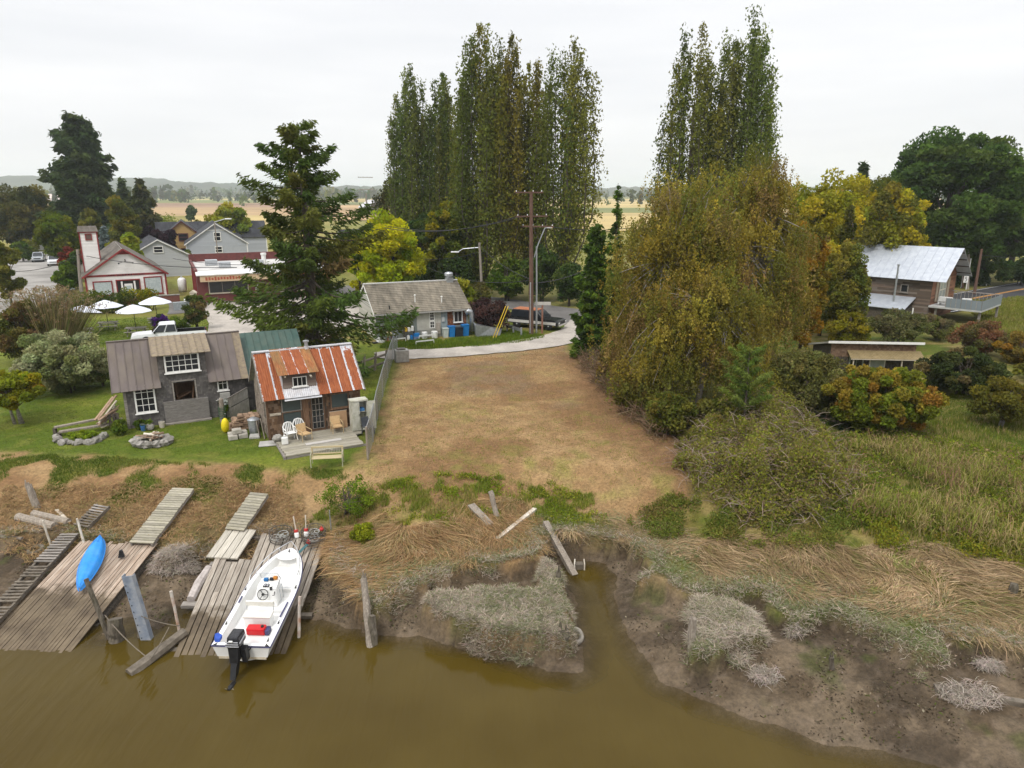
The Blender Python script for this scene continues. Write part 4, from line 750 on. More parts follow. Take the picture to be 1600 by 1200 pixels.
# ------------------------------------------------------------------ barn house on the right
def barnhouse():
    o = Vector((38.48, 80.64, 2.2)); h = -47; s = thing('barn_house', 'weathered brown board barn house with pale metal roof and balcony', 'house', o, R(h)); x0, W_, D_, he, hr = -8, 8.2, 7.6, 4.55, 7.3
    bw = [(.115, .085, .065), (.15, .11, .085), (.09, .068, .052), (.17, .14, .115)]; rw = [(.2, .09, .05), (.24, .115, .065), (.15, .07, .04)]
    MB().prism([(x0, 0, -.3), (x0, D_, -.3), (x0, D_, he), (x0, D_/2, hr), (x0, 0, he)], (W_-x0, 0, 0)).build('wall', DARKWOOD, s)
    cladding('boards', s, (x0, 0, 0), (1, 0), (0, -1), W_-x0, lambda x: he, BOARD, bw, .2, 2.6, [(13.2, 2.6, 14.1, 3.6)], seed=41)
    cladding('boards', s, (W_, 0, 0), (0, 1), (1, 0), D_, lambda x: he+(hr-he)*(1-abs(x-D_/2)/(D_/2)), BOARD, rw, .22, 2.4, [(2.0, 1.7, 4.6, 4.2)], seed=42)
    BM = M('pale_blue_metal', (.4, .43, .48), (.5, .53, .57), 2, .4, .05, metal=.35); ez = he-.6*(hr-he)/(D_/2)
    panels(s, lin(x0-.6, W_+1.4, 22), -.6, ez, D_/2, hr+.05, [BM], th=.04); panels(s, lin(x0-.6, W_+1.4, 22), D_+.6, ez, D_/2, hr+.05, [BM], 'flat', th=.04)
    b = MB()
    for k in range(4): t = .12+k*.25; b.box(W_, D_/2+t*(D_/2+.6)-.06, hr-.12-t*(hr-ez), W_+1.35, D_/2+t*(D_/2+.6)+.06, hr-t*(hr-ez)-.02); b.box(W_, D_/2-t*(D_/2+.6)-.06, hr-.12-t*(hr-ez), W_+1.35, D_/2-t*(D_/2+.6)+.06, hr-t*(hr-ez)-.02)
    b.each('purlin', DARKWOOD, s)
    win(s, (W_+.03, 2.3, 1.9), R(90), 2.0, 2.1, 2, 2, M('cream_trim', (.5, .46, .36), (.58, .54, .44)), M('curtained_glass', (.25, .28, .27), (.36, .38, .36), 6, .2), .12, .1, bar=.1)
    MB().box(W_+.02, 1.2, 1.8, W_+.07, 1.9, 4.2).box(W_+.02, 4.8, 1.8, W_+.07, 5.5, 4.2).each('shutter', M('tan_shutter', (.28, .22, .15), (.34, .27, .19)), s)
    win(s, (5.25, -.03, 2.75), 0, .6, .7, 1, 1, GREYWOOD, fw=.1); MB().box(W_+.03, 3.6, 5.1, W_+.15, 3.9, 5.4).build('gable_lamp', WHITE, s)
    ap = MB().hexa([(-4.5, -3.0, 1.2), (6.8, -3.0, 1.2), (6.8, -.01, 2.2), (-4.5, -.01, 2.2), (-4.5, -3.0, 1.26), (6.8, -3.0, 1.26), (6.8, -.01, 2.26), (-4.5, -.01, 2.26)]).build('lean_to_roof', BM, s)
    MB().box(-4.3, -2.7, -.2, 6.6, -.02, 1.15).build('lean_to_wall', DARKWOOD, s)
    MB().tube([(5.1, -1.4, 1.6), (5.1, -1.4, 5.6)], .1, 10).lathe([(.16, 5.6), (.16, 5.72)], 10, (5.1, -1.4, 0)).build('stove_pipe', STEEL, s)
    # balcony
    dk = MB().box(W_+.05, -.5, 1.42, W_+4.9, 6.6, 1.6).build('balcony', M('pale_deck', (.36, .36, .35), (.46, .46, .45), 2), s)
    b = MB()
    for x, y in ((W_+4.6, -.2), (W_+4.6, 6.2), (W_+.6, -.2)): b.box(x, y, -2.2, x+.2, y+.2, 1.42)
    b.each('balcony_post', GREYWOOD, s); b = MB()
    for y in (-.48,): b.box(W_+1.6, y, 1.6, W_+4.9, y+.03, 2.55)
    b.box(W_+4.87, -.45, 1.6, W_+4.9, 6.6, 2.55); m, nt, bs, out = newmat('grey_mesh_screen'); bs.inputs['Base Color'].default_value = (.2, .24, .27, 1); bs.inputs['Alpha'].default_value = .8
    b.build('balcony_screen', m, dk); r = MB()
    for k in range(13): x = W_+.3+k*.36; r.box(x, 6.55, 1.6, x+.04, 6.6, 2.5)
    for k in range(8): x = W_+1.6+k*.46; r.box(x, -.5, 1.6, x+.05, -.46, 2.6)
    r.box(W_+.1, 6.54, 2.5, W_+4.9, 6.61, 2.58); r.each('railing', GREYWOOD, dk)
    T = fr((o.x, o.y), h); WK = M('white_wicker', (.5, .5, .49), (.62, .62, .6), 20)
    def wicker(x, y, rz, lab, w):
        p = T(x, y, 1.6); c = thing('wicker_chair', lab, 'chair', p, R(h)+rz); MB().box(-w/2, -.4, .25, w/2, .4, .45).build('seat', WK, c, bevel=.06); MB().box(-w/2, .32, .4, w/2, .5, .95).build('backrest', WK, c, bevel=.08)
        for sx in (-1, 1): MB().box(sx*w/2-.08, -.42, .05, sx*w/2+.08, .42, .66).build('armrest', WK, c, bevel=.05)
    wicker(W_+1.3, .9, R(180), 'wide white wicker seat on the balcony near the glass door', 1.3); wicker(W_+3.0, 1.2, R(200), 'white wicker armchair on the balcony behind the grey screen', .9)
    MB().tube([(W_-.9, -2.0, -.2), (W_-.9, -2, 1.4)], .07).each('porch_post', WHITE, s)
barnhouse()
def lowshed():
    s = thing('low_shed', 'long low brown shingled shed with white edged flat roof and awning', 'shed', (24.3, 53.0, 2.2), R(-5)); W_ = 6.2
    MB().hexa([(0, 0, -.3), (W_, 0, -.3), (W_, 4, -.3), (0, 4, -.3), (0, 0, 2.1), (W_, 0, 2.1), (W_, 4, 1.05), (0, 4, 1.05)]).build('wall', DARKWOOD, s); cladding('shingles', s, (0, 0, 0), (1, 0), (0, -1), W_, lambda x: 2.05, SHINGLE, [(.16, .1, .065), (.19, .125, .085), (.13, .08, .052)], .14, .16, [], z0=1.0, seed=51)
    MB().hexa([(-.35, -.35, 2.1), (W_+.4, -.35, 2.1), (W_+.4, 4.3, 1.0), (-.35, 4.3, 1.0), (-.35, -.35, 2.22), (W_+.4, -.35, 2.22), (W_+.4, 4.3, 1.12), (-.35, 4.3, 1.12)]).build('roof', CONCRETE, s); MB().box(-.36, -.38, 2.08, W_+.41, -.352, 2.26).build('roof_edge', TRIMWHITE, s)
    BRZ = M('brown_corrugated', (.19, .145, .07), (.25, .19, .095), 3, .7); panels(s, lin(1.2, W_+.35, 5), -.95, 1.05, 0, 1.5, [BRZ], 'corr', name='awning_panel'); MB().box(1.2, -.98, .98, W_+.35, -.9, 1.04).build('awning_beam', PALEWOOD, s)
    MB().box(1.4, -.88, -.3, 1.48, -.8, .98).box(W_+.1, -.88, -.3, W_+.18, -.8, .98).box(4.9, -.88, -.3, 4.98, -.8, .98).each('awning_post', PALEWOOD, s)
    win(s, (1.5, -.03, .1), 0, .9, .85, 2, 1, M('pale_blue_frame', (.36, .42, .45), (.42, .48, .5)), fw=.08); win(s, (3.0, -.03, .1), 0, 1.0, .85, 1, 1, TRIMWHITE, M('pale_pane', (.28, .31, .32), (.36, .4, .4), 3, .2), .08)
lowshed()
# ------------------------------------------------------------------ far left: carport house, gabled house, barns
def farhouses():
    p = P(88, 396); q = P(20, 392)
    s = house('low_grey_house', 'low grey bungalow with white carport roof edge at the far end of the street', (q.x, q.y+2, 2.2), R(10), 17, 8, 2.6, 4.2, [(.42, .42, .4), (.46, .46, .44)], asphalt_roof('grey_shingles', (.17, .17, .17), (.24, .24, .24)), wins=[(3, 1, 1.6, 1.2), (7, 1, 1.6, 1.2), (11, .4, 2.4, 1.9)], ridge='x')
    MB().box(4.0, -1.8, 2.7, 12, -.4, 2.95).build('carport_roof', WHITE, s)
    g = P(60, 384); house('moss_green_house', 'distant house with grey green hipped roof among the trees', (g.x-9, g.y+14, 2.2), R(40), 12, 10, 4.2, 7.4, [(.2, .22, .17), (.24, .26, .2)], asphalt_roof('green_grey_shingles', (.13, .14, .1), (.2, .2, .15)), wins=[(4, 1.5, 1.5, 1.5)])
    d = Q(551, 372, 135); house('dark_roof_house', 'dark roofed house half hidden by the spruce and the yellow maple', (d.x-4, 135, 2.2), R(-50), 8, 9, 3.0, 6.4, [(.12, .11, .1), (.14, .13, .12)], DKSLATE)
    e = P(70, 312); b = thing('greenhouse', 'long white greenhouse roof in the distant fields', 'greenhouse', (-560, 860, 2.2), R(12)); PW = M('pale_greenhouse_roof', (.5, .42, .38), (.58, .5, .46), .05)
    MB().prism([(-170, 0, 0), (-170, 30, 0), (-170, 30, 3), (-170, 15, 11), (-170, 0, 3)], (230, 0, 0)).build('greenhouse_roof', PW, b); MB().box(-171, -.5, 0, -169.9, 30.5, 3).build('end_wall', PW, b)
    f = P(575, 336); b = thing('field_barn', 'small white roofed barn at the edge of the tan field', 'barn', (f.x, f.y, 2.2), R(30)); MB().prism([(0, 0, 0), (12, 0, 0), (12, 0, 4), (6, 0, 8), (0, 0, 4)], (0, 16, 0)).build('barn_body', DARKWOOD, b); MB().hexa([(-.5, -.5, 4), (6, -.5, 8.3), (6, 16.5, 8.3), (-.5, 16.5, 4), (-.5, -.5, 4.3), (6, -.5, 8.6), (6, 16.5, 8.6), (-.5, 16.5, 4.3)]).hexa([(6.01, -.5, 8.3), (12.5, -.5, 4), (12.5, 16.5, 4), (6.01, 16.5, 8.3), (6.01, -.5, 8.6), (12.5, -.5, 4.3), (12.5, 16.5, 4.3), (6.01, 16.5, 8.6)]).build('barn_roof', GALV, b)
farhouses()
# ================================================================== DOCKS, BOATS, SHORE
rnd = random.Random(11)
def dockwood(name, a, b, mudz, rand=.25):
    m, nt, bs, out = newmat(name); L = nt.links; bs.inputs['Roughness'].default_value = .8; bs.inputs['Specular IOR Level'].default_value = .25
    t = nnode(nt, 'ShaderNodeTexCoord'); oi = nnode(nt, 'ShaderNodeObjectInfo'); g = nnode(nt, 'ShaderNodeNewGeometry'); mp_ = nnode(nt, 'ShaderNodeMapping'); mp_.inputs['Scale'].default_value = (14, .8, 8)
    ad = nnode(nt, 'ShaderNodeVectorMath', operation='ADD'); ms = nnode(nt, 'ShaderNodeMath', operation='MULTIPLY', n_1=41.0); L.new(oi.outputs['Random'], ms.inputs[0]); L.new(t.outputs['Object'], mp_.inputs[0]); L.new(mp_.outputs[0], ad.inputs[0]); L.new(ms.outputs[0], ad.inputs[1])
    n = nnode(nt, 'ShaderNodeTexNoise', i_Scale=1.6, i_Detail=8, i_Roughness=.65); L.new(ad.outputs[0], n.inputs['Vector']); rp = ramp(nt, [(.28, lum(a, .55)), (.42, a), (.68, b)]); L.new(n.outputs[0], rp.inputs[0])
    mr = nnode(nt, 'ShaderNodeMapRange', n_3=1-rand, n_4=1+rand); L.new(oi.outputs['Random'], mr.inputs[0]); v = nnode(nt, 'ShaderNodeVectorMath', operation='SCALE'); L.new(rp.outputs[0], v.inputs[0]); L.new(mr.outputs[0], v.inputs['Scale'])
    sp = nnode(nt, 'ShaderNodeSeparateXYZ'); L.new(g.outputs['Position'], sp.inputs[0]); n2_ = nnode(nt, 'ShaderNodeTexNoise', i_Scale=1.1, i_Detail=7, i_Roughness=.65); L.new(g.outputs['Position'], n2_.inputs['Vector'])
    ma_ = nnode(nt, 'ShaderNodeMath', operation='MULTIPLY_ADD', n_1=.55, n_2=-.275); L.new(n2_.outputs[0], ma_.inputs[0]); s2 = nnode(nt, 'ShaderNodeMath', operation='ADD'); L.new(sp.outputs['Z'], s2.inputs[0]); L.new(ma_.outputs[0], s2.inputs[1])
    r = ramp(nt, [(0, (1, 1, 1)), (1, (0, 0, 0))]); rm = nnode(nt, 'ShaderNodeMapRange', n_1=mudz-.04, n_2=mudz+.06, n_3=.93, n_4=0); L.new(s2.outputs[0], rm.inputs[0])
    mm = nnode(nt, 'ShaderNodeMix', data_type='RGBA'); n3 = ramp(nt, [(.35, (.065, .047, .029)), (.65, (.15, .115, .072))]); L.new(n2_.outputs[0], n3.inputs[0]); L.new(n3.outputs[0], mm.inputs[7]); L.new(rm.outputs[0], mm.inputs[0]); L.new(v.outputs[0], mm.inputs[6]); L.new(mm.outputs[2], bs.inputs['Base Color'])
    bp = nnode(nt, 'ShaderNodeBump', i_Strength=.5, i_Distance=.02); L.new(n.outputs[0], bp.inputs['Height']); L.new(bp.outputs[0], bs.inputs['Normal']); return m
DOCKRED = dockwood('bleached_planks', (.28, .205, .15), (.46, .385, .31), .5, .18); DOCKGREY = dockwood('grey_planks', (.25, .21, .17), (.42, .38, .32), .3, .22); PALEPLANK = dockwood('pale_planks', (.38, .35, .29), (.54, .5, .43), -1, .12)
SLATW = M('grey_slat', (.22, .2, .16), (.36, .33, .26), 3, .85, .4, stretch=(2, 12, 12), rand=.25, dirt=(.2, .19, .1), dirt_amt=.4)
def frame3(o, xa, ya):
    """matrix with origin o, x towards xa, y towards ya"""
    x = (Vector(xa)-Vector(o)).normalized(); y = (Vector(ya)-Vector(o)); y = (y-x*y.dot(x)).normalized(); z = x.cross(y)
    return Matrix(((x.x, y.x, z.x, o[0]), (x.y, y.y, z.y, o[1]), (x.z, y.z, z.z, o[2]), (0, 0, 0, 1)))
def place(o, m): o.matrix_basis = m; return o
def dock_west():
    TR_w, BRw = Vector((-14.68, 27.24, 1.0)), Vector((-15.22, 20.7, -.1)); x = Vector((-1, .04, 0))
    t = thing('floating_dock', 'old reddish plank dock with a blue kayak on it, its lower half caked in mud', 'dock'); place(t, frame3(BRw, BRw-x, TR_w)); Ln = (TR_w-BRw).length; wv = 3.35; n = 24; w = wv/n
    for i in range(n):
        x1 = -w*i; l0 = rnd.uniform(-.1, .12)-i*.012; l1 = Ln+rnd.uniform(-.12, .06)
        if 9 < i < 14: l1 -= .1
        cuts = [l0]+([rnd.uniform(1.5, Ln-1.5)] if rnd.random() < .35 else [])+[l1]
        for a, b in zip(cuts, cuts[1:]): MB().box(-w+.008+rnd.uniform(0, .008), 0, -.04, -.006, b-a-.008, rnd.uniform(-.003, .012)).build('plank', DOCKRED, t, (x1, a, rnd.uniform(-.006, .008)))
    for k in range(4): MB().box(-wv+.05, 0, -.24, -.02, .18, -.045).build('joist', DARKWOOD, t, (0, .3+k*(Ln-.8)/3, 0))
    for x1 in (-.2, -wv): MB().box(x1, .1, -.42, x1+.2, Ln-.2, -.245).build('float_log', DARKWOOD, t)
    return t
DOCK_W = dock_west()
def dock_boat():
    TLb, TRb, BLb, BRb = Vector((-12.5, 28.35, .95)), Vector((-7.96, 27.93, .95)), Vector((-11.5, 20.45, -.08)), Vector((-7.75, 21.2, -.08))
    t = thing('plank_dock', 'wide grey plank dock sloping into the river beside the white motorboat', 'dock'); bx = (BRb-BLb).normalized(); o = BLb
    place(t, frame3(o, o+Vector((1, .02, 0)), o+Vector((.0, 7.3, 1.0)))); n = 17; inv = t.matrix_basis.inverted()
    tl, tr, bl, br = (inv @ v for v in (TLb, TRb, BLb, BRb))
    for i in range(n):
        f0, f1 = i/n, (i+1)/n
        a0, a1 = bl.lerp(br, f0), bl.lerp(br, f1); b0, b1 = tl.lerp(tr, f0), tl.lerp(tr, f1)
        la = rnd.uniform(-.15, .1); e = rnd.uniform(-.25, .05) if i > 5 else -1.9+rnd.uniform(-.3, .2)*(i < 4)
        if i in (2, 3): e = -2.1
        g = .022; d0 = (b0-a0).normalized(); p = [a0+d0*la+Vector((g, 0, 0)), a1+d0*la-Vector((g, 0, 0)), b1+d0*e-Vector((g, 0, 0)), b0+d0*e+Vector((g, 0, 0))]
        sp = [0, 1] if rnd.random() < .5 else [0, rnd.uniform(.3, .7), 1]
        for s0, s1 in zip(sp, sp[1:]):
            q = [p[0].lerp(p[3], s0), p[1].lerp(p[2], s0), p[1].lerp(p[2], s1-.002), p[0].lerp(p[3], s1-.002)]; h = rnd.uniform(-.012, .014)
            MB().hexa([(v.x, v.y, -.06) for v in q]+[(v.x, v.y, h) for v in q]).build('plank', DOCKGREY, t)
    for i in range(4):      # newer pale boards at the top left
        f0, f1 = i*.075-.02, (i+1)*.075-.028; b0, b1 = tl.lerp(tr, f0), tl.lerp(tr, f1); dy = Vector((-.02, -1, 0))*1.95+Vector((.0, 0, 0))
        q = [b0+dy, b1+dy, b1+Vector((.1, .08, 0)), b0+Vector((.1, .08, 0))]
        MB().hexa([(v.x, v.y, .012) for v in q]+[(v.x, v.y, .07+.004*i) for v in q]).build('pale_board', PALEPLANK, t)
    for k in range(5):
        f = .04+k*.235; a, b = bl.lerp(tl, f), br.lerp(tr, f); MB().beam(a+Vector((.05, 0, -.14)), b+Vector((-.05, 0, -.14)), .2, .14).build('joist', DARKWOOD, t)
    MB().beam(bl.lerp(tl, .42)+Vector((-.55, 0, -.12)), bl.lerp(tl, .42)+Vector((.2, 0, -.12)), .26, .12).build('cross_beam', GREYWOOD, t); MB().beam(bl.lerp(tl, .1)+Vector((-.8, .1, -.1)), bl.lerp(tl, .1)+Vector((.1, .1, -.1)), .3, .14).build('cross_beam', MUDWOOD, t)
    MB().beam(bl.lerp(tl, .72)+Vector((-.12, 0, -.08)), bl.lerp(tl, .72)+Vector((.5, 0, -.08)), .22, .16).build('cross_beam', GREYWOOD, t); MB().beam(br.lerp(tr, .3)+Vector((-.2, 0, -.1)), br.lerp(tr, .3)+Vector((.4, 0, -.1)), .2, .12).build('cross_beam', MUDWOOD, t)
    MB().tube([bl.lerp(tl, .44)+Vector((-.25, 0, 0)), bl.lerp(tl, .55)+Vector((-.2, 0, .04)), bl.lerp(tl, .68)+Vector((-.08, 0, .0))], [.16, .18, .15], 8).build('side_log', M('bleached_log', (.32, .28, .26), (.48, .43, .4), 6, .9, .5), t)
    return t
DOCK_B = dock_boat()
def gangway(name, label, a, b, w, n, mat, thick=.05, mossy=False):
    a, b = Vector(a), Vector(b); x = Vector((b.y-a.y, -(b.x-a.x), 0)).normalized()*-1
    t = thing(name, label, 'gangway'); sd_ = (b-a).cross(Vector((0, 0, 1))).normalized(); place(t, frame3(a, a+sd_, b)); Ln = (b-a).length; me = None
    for s_ in (-w/2+.04, w/2-.11): MB().box(s_, 0, -.16, s_+.07, Ln, -.002).build('side_rail', GREYWOOD, t)
    st = Ln/n
    for i in range(n):
        MB().box(-w/2+rnd.uniform(-.02, .02), .014, 0, w/2+rnd.uniform(-.02, .02), st-.012, thick+rnd.uniform(-.008, .006)).build('slat', mat, t, (0, i*st, 0))
    return t
gangway('gangway', 'longer grey slatted gangway running up the bank from the dock with the kayak', (-15.50, 26.95, 1.12), (-15.2, 30.5, 2.05), 1.05, 24, SLATW)
gangway('gangway', 'shorter grey slatted gangway running up the bank from the dock with the motorboat', (-12.08, 28.2, 1.1), (-11.62, 30.3, 1.9), .92, 14, SLATW)
def ladder_walk(name, label, a, b, w, n, miss=()):
    a, b = Vector(a), Vector(b); t = thing(name, label, 'gangway'); place(t, frame3(a, a+(b-a).cross(Vector((0, 0, 1))), b)); Ln = (b-a).length
    for s_ in (-w/2, w/2-.09): MB().box(s_, 0, -.14, s_+.09, Ln, -.003).build('side_rail', MUDWOOD, t)
    for i in range(n):
        if i in miss: continue
        MB().box(-w/2-.02, 0, 0, w/2+.02, Ln/n*.5, .035).build('rung', MUDWOOD if i < n*.6 else GREYWOOD, t, (0, i*Ln/n, 0), (0, rnd.uniform(-.03, .03), 0))
    return t
ladder_walk('old_walkway', 'long muddy ladder like walkway with missing rungs in the mud beside the tire', (-18.8, 22.0, .35), (-18.95, 27.8, 1.18), .72, 32, (7, 15, 20))
ladder_walk('old_walkway', 'short mossy ladder like walkway lying on the grassy bank by two white posts', (-18.72, 28.2, 1.3), (-18.33, 29.35, 1.78), .78, 9)
# ------------------------------------------------------------------ kayak
def kayak():
    a, b = Vector((-17.4, 27.35, 1.16)), Vector((-16.35, 24.0, .68)); t = thing('kayak', 'bright blue kayak lying upside down on the reddish plank dock', 'kayak'); place(t, frame3(a, a+Vector((-1, -.3, 0)), b)); Ln = (b-a).length
    KB = M('blue_plastic', (.01, .2, .62), (.02, .26, .72), 2, .38, .03, dirt=(.12, .36, .7), dirt_amt=.35, dirt_scale=2.2); vs_, fs = [], []; n, k = 22, 15
    for i in range(n+1):
        u = i/n; hw = .40*max(.015, math.sin(math.pi*u**.92))**.62*(1 if u < .55 else 1-.25*(u-.55)); rock = .16*(2*u-1)**4
        for j in range(k):
            q = -1+2*j/(k-1); hgt = .30*(1-abs(q)**2.2)**.7*(.35+.65*math.sin(math.pi*min(max(u, .02), .98))**.5) + (.02 if abs(q) < .08 else 0) - (.025 if .3 < abs(q) < .45 else 0)
            vs_.append((hw*q, u*Ln, .03+max(hgt, 0)+rock*0))
    for i in range(n):
        for j in range(k-1): fs.append((i*k+j, i*k+j+1, (i+1)*k+j+1, (i+1)*k+j))
    m = MB(); m.add(vs_, fs); m.build('hull', KB, t, smooth=True); r = MB(); 
    for sgn in (0, k-1): r.tube([Vector(vs_[i*k+sgn])+Vector((0, 0, -.01)) for i in range(n+1)], .022, 6)
    r.build('rim', KB, t, smooth=True); MB().lathe([(.11, .0), (.1, .02), (.02, .024)], 14, (.02, .62, .27), .7).build('hull_scuff', M('scuffed_blue', (.02, .17, .5), (.03, .2, .55)), t)
    MB().tube([(0, .0, .05), (0, -.07, .08), (0, -.08, .04)], .012).build('carry_loop', BLACK, t)
kayak()
# ------------------------------------------------------------------ motorboat
def boat():
    st, bw = Vector((-8.93, 20.42, .22)), Vector((-8.72, 25.35, .78)); t = thing('motorboat', 'white centre console motorboat with blue rub rail resting on the grey dock', 'motorboat')
    fw_ = (bw-st); xr = Vector((fw_.y, -fw_.x, 0)).normalized(); place(t, frame3(st, st+xr, bw)); LOA = 5.15
    HULL = M('white_gelcoat', (.72, .72, .7), (.79, .79, .775), 2, .22, .0, spec=.5, dirt=(.6, .58, .52), dirt_amt=.3); DECK = M('white_deck', (.7, .7, .685), (.77, .77, .755), 3, .45, .02, dirt=(.55, .52, .45), dirt_amt=.3); NAVY = M('navy_rubber', (.03, .03, .09), (.05, .05, .13), 5, .4); STAIN = M('stained_gelcoat', (.45, .36, .22), (.66, .6, .48), 4, .4)
    def beam_(u): return .98*(1 if u < .45 else max(.05, (1-((u-.45)/.55)**2.3)**.62))
    def sheer(u): return .66+.28*u**1.7
    n = 26; us = [i/n for i in range(n+1)]; rows = []
    for u in us:
        b = beam_(u); s = sheer(u); keel = .02+.42*max(0, u-.62)**1.6*2.2; ch = .22+.35*max(0, u-.5)**1.5; y = u*LOA
        rows.append([(-b, y, s), (-b*.97, y, s-.06), (-b*(.86-.22*u**3), y+0, ch), (0, y-.0, keel), (b*(.86-.22*u**3), y, ch), (b*.97, y, s-.06), (b, y, s)])
    V = [p for r in rows for p in r]; k = 7; f = [(i*k+j+1, i*k+j, (i+1)*k+j, (i+1)*k+j+1) for i in range(n) for j in range(k-1)]; f.append((0, 1, 2, 3, 4, 5, 6)); f.append(tuple(n*k+j for j in range(6, -1, -1)))
    m = MB(); m.add(V, f); hull = m.build('hull', HULL, t, smooth=False)
    MB().box(-.8, -.012, .13, .8, -.002, .22).build('transom_stain', STAIN, hull)
    # inside: gunwale, liner, sole
    rows = []; 
    for u in us:
        b = beam_(u); s = sheer(u); g = min(.17, b*.4); uu = u; y = u*LOA; fl = .34 if u < .60 else .34+min(1, (u-.60)/.03)*.22; fl = min(fl, s-.05) if u < .9 else s-.03
        yy = y if 0 < u < 1 else y+(.13 if u == 0 else -.02)
        rows.append([(-b, y, s+.002), (-(b-g), yy, s+.02), (-(b-g-.05), yy, fl), (0, yy, fl+.005), ((b-g-.05), yy, fl), ((b-g), yy, s+.02), (b, y, s+.002)])
    V = [p for r in rows for p in r]; f = [(i*k+j, i*k+j+1, (i+1)*k+j+1, (i+1)*k+j) for i in range(n) for j in range(k-1)]; f += [(1, 5, 4, 3, 2)]
    V += [(-.81, .0, .68), (.81, .0, .68), (-.81, .13, .68), (.81, .13, .68)]; q = len(V)-4; f += [(q, q+1, q+3, q+2)]
    MB().add(V, f).build('deck_liner', DECK, t)
    rr_ = MB(); 
    for sg in (-1, 1): rr_.tube([(sg*(beam_(u)+.012), u*LOA, sheer(u)-.02) for u in us], .022, 6)
    rr_.tube([(-.98, -.012, .645), (.98, -.012, .645)], .02, 6); rr_.build('rub_rail', NAVY, t)
    for u in (.33, .36): pass
    MB().beam((.86, 1.35, .76), (.88, 2.1, .79), .05, .02).beam((-.86, 2.0, .79), (-.87, 2.35, .8), .05, .02).each('gunwale_pad', NAVY, t)
    # foredeck hatch lines and step
    MB().box(-.62, LOA*.60, .345, .62, LOA*.60+.02, .565).build('casting_deck_step', DECK, t); MB().lathe([(.36, 0), (.36, .012), (.34, .014)], 20, (0, LOA*.9-.05, sheer(.9)+.0), .5).build('anchor_hatch', HULL, t)
    MB().prism([(.1, LOA*.6+.08, .572), (.62, LOA*.6+.08, .572), (.62, LOA*.6+.1, .572), (.1, LOA*.6+.1, .572)], (0, 0, .004)).build('deck_seam', STEEL, t)
    for x, y in ((0, LOA*.955), (.89, 1.1), (.9, 2.9), (-.89, 1.0), (-.9, 2.75), (.83, .25)):
        MB().tube([(x-.0, y-.09, sheer(y/LOA)+.07), (x, y+.09, sheer(y/LOA)+.07)], .014).box(x-.015, y-.03, sheer(y/LOA)+.0, x+.015, y+.03, sheer(y/LOA)+.07).build('cleat', BLACK, t)
    # bow rail
    pts = [(-.86, LOA*.56, .84), (-.86, LOA*.62, 1.05)]+[(-(beam_(u)-.06), u*LOA, sheer(u)+.24) for u in (.7, .78, .86, .92, .96)]+[(0, LOA*1.015, sheer(1)+.26)]
    pts2 = pts+[(-x, y, z) for x, y, z in pts[-2::-1]]; r = MB().tube(pts2, .017, 6)
    for u in (.7, .84, .94):
        for sg in (-1, 1): r.tube([(sg*(beam_(u)-.06), u*LOA, sheer(u)), (sg*(beam_(u)-.06), u*LOA, sheer(u)+.24)], .014, 6)
    r.build('bow_rail', M('polished_steel', (.55, .55, .56), (.7, .7, .7), 5, .2, metal=.9), t)
    # console
    c = MB().hexa([(-.36, 2.35, .34), (.36, 2.35, .34), (.36, 3.0, .34), (-.36, 3.0, .34), (-.34, 2.5, 1.02), (.34, 2.5, 1.02), (.34, 2.95, 1.15), (-.34, 2.95, 1.15)]).build('console', HULL, t, bevel=.04)
    cl, nt, bs, out = newmat('clear_acrylic'); bs.inputs['Base Color'].default_value = (.75, .8, .82, 1); bs.inputs['Alpha'].default_value = .22; bs.inputs['Roughness'].default_value = .08
    MB().hexa([(-.36, 2.98, 1.12), (.36, 2.98, 1.12), (.36, 3.0, 1.12), (-.36, 3.0, 1.12), (-.33, 2.82, 1.46), (.33, 2.82, 1.46), (.33, 2.84, 1.46), (-.33, 2.84, 1.46)]).build('windshield', cl, c)
    MB().tube([(-.36, 2.99, 1.12), (-.33, 2.83, 1.46), (.33, 2.83, 1.46), (.36, 2.99, 1.12)], .012).tube([(.36, 2.55, 1.05), (.36, 2.99, 1.14)], .012).build('windshield_frame', STEEL, c)
    w = MB().torus((0, 0, 0), .19, .014, 22, 6)
    for a in (0, 120, 240): w.tube([(0, 0, -.02), (.18*math.cos(R(a)), .18*math.sin(R(a)), 0)], .012, 5)
    w.lathe([(.05, -.03), (.05, .01)], 10).build('steering_wheel', BLACK, c, (-.12, 2.38, .86), (R(62), 0, 0))
    MB().box(-.16, 2.55, 1.05, .06, 2.72, 1.075).build('gauge_panel', BLACK, c, rot=(0, 0, 0))
    for i in range(2):
        for j in range(2): MB().lathe([(.036, 0), (.036, .02), (.03, .022)], 12).build('gauge', M('gauge_face', (.25, .25, .26), (.4, .4, .42)) if not bpy.data.materials.get('gauge_face') else bpy.data.materials['gauge_face'], c, (-.1+i*.1, 2.6+j*.085, 1.075))
    MB().box(.12, 2.47, .98, .2, 2.52, 1.1).tube([(.18, 2.46, 1.05), (.26, 2.4, 1.2)], .02).tube([(.3, 2.45, .95), (.3, 2.36, .85), (.24, 2.36, .85)], .016).build('throttle', BLACK, c)
    MB().tube([(.42, 2.6, .4), (.42, 2.6, .95), (.42, 2.85, 1.0), (.42, 2.85, .4)], .016).build('grab_rail', STEEL, c)
    # seat bench
    MB().box(-.42, 1.28, .34, .52, 1.62, .72).build('bench_base', HULL, t, bevel=.03); MB().box(-.44, 1.26, .72, .54, 1.66, .79).build('bench_cushion', M('cream_vinyl', (.6, .58, .52), (.68, .66, .6), 4), t, bevel=.02); MB().beam((-.44, 1.72, 1.02), (.54, 1.72, 1.02), .08, .17).build('bench_backrest', M('cream_vinyl_b', (.62, .6, .54), (.7, .68, .62), 4), t)
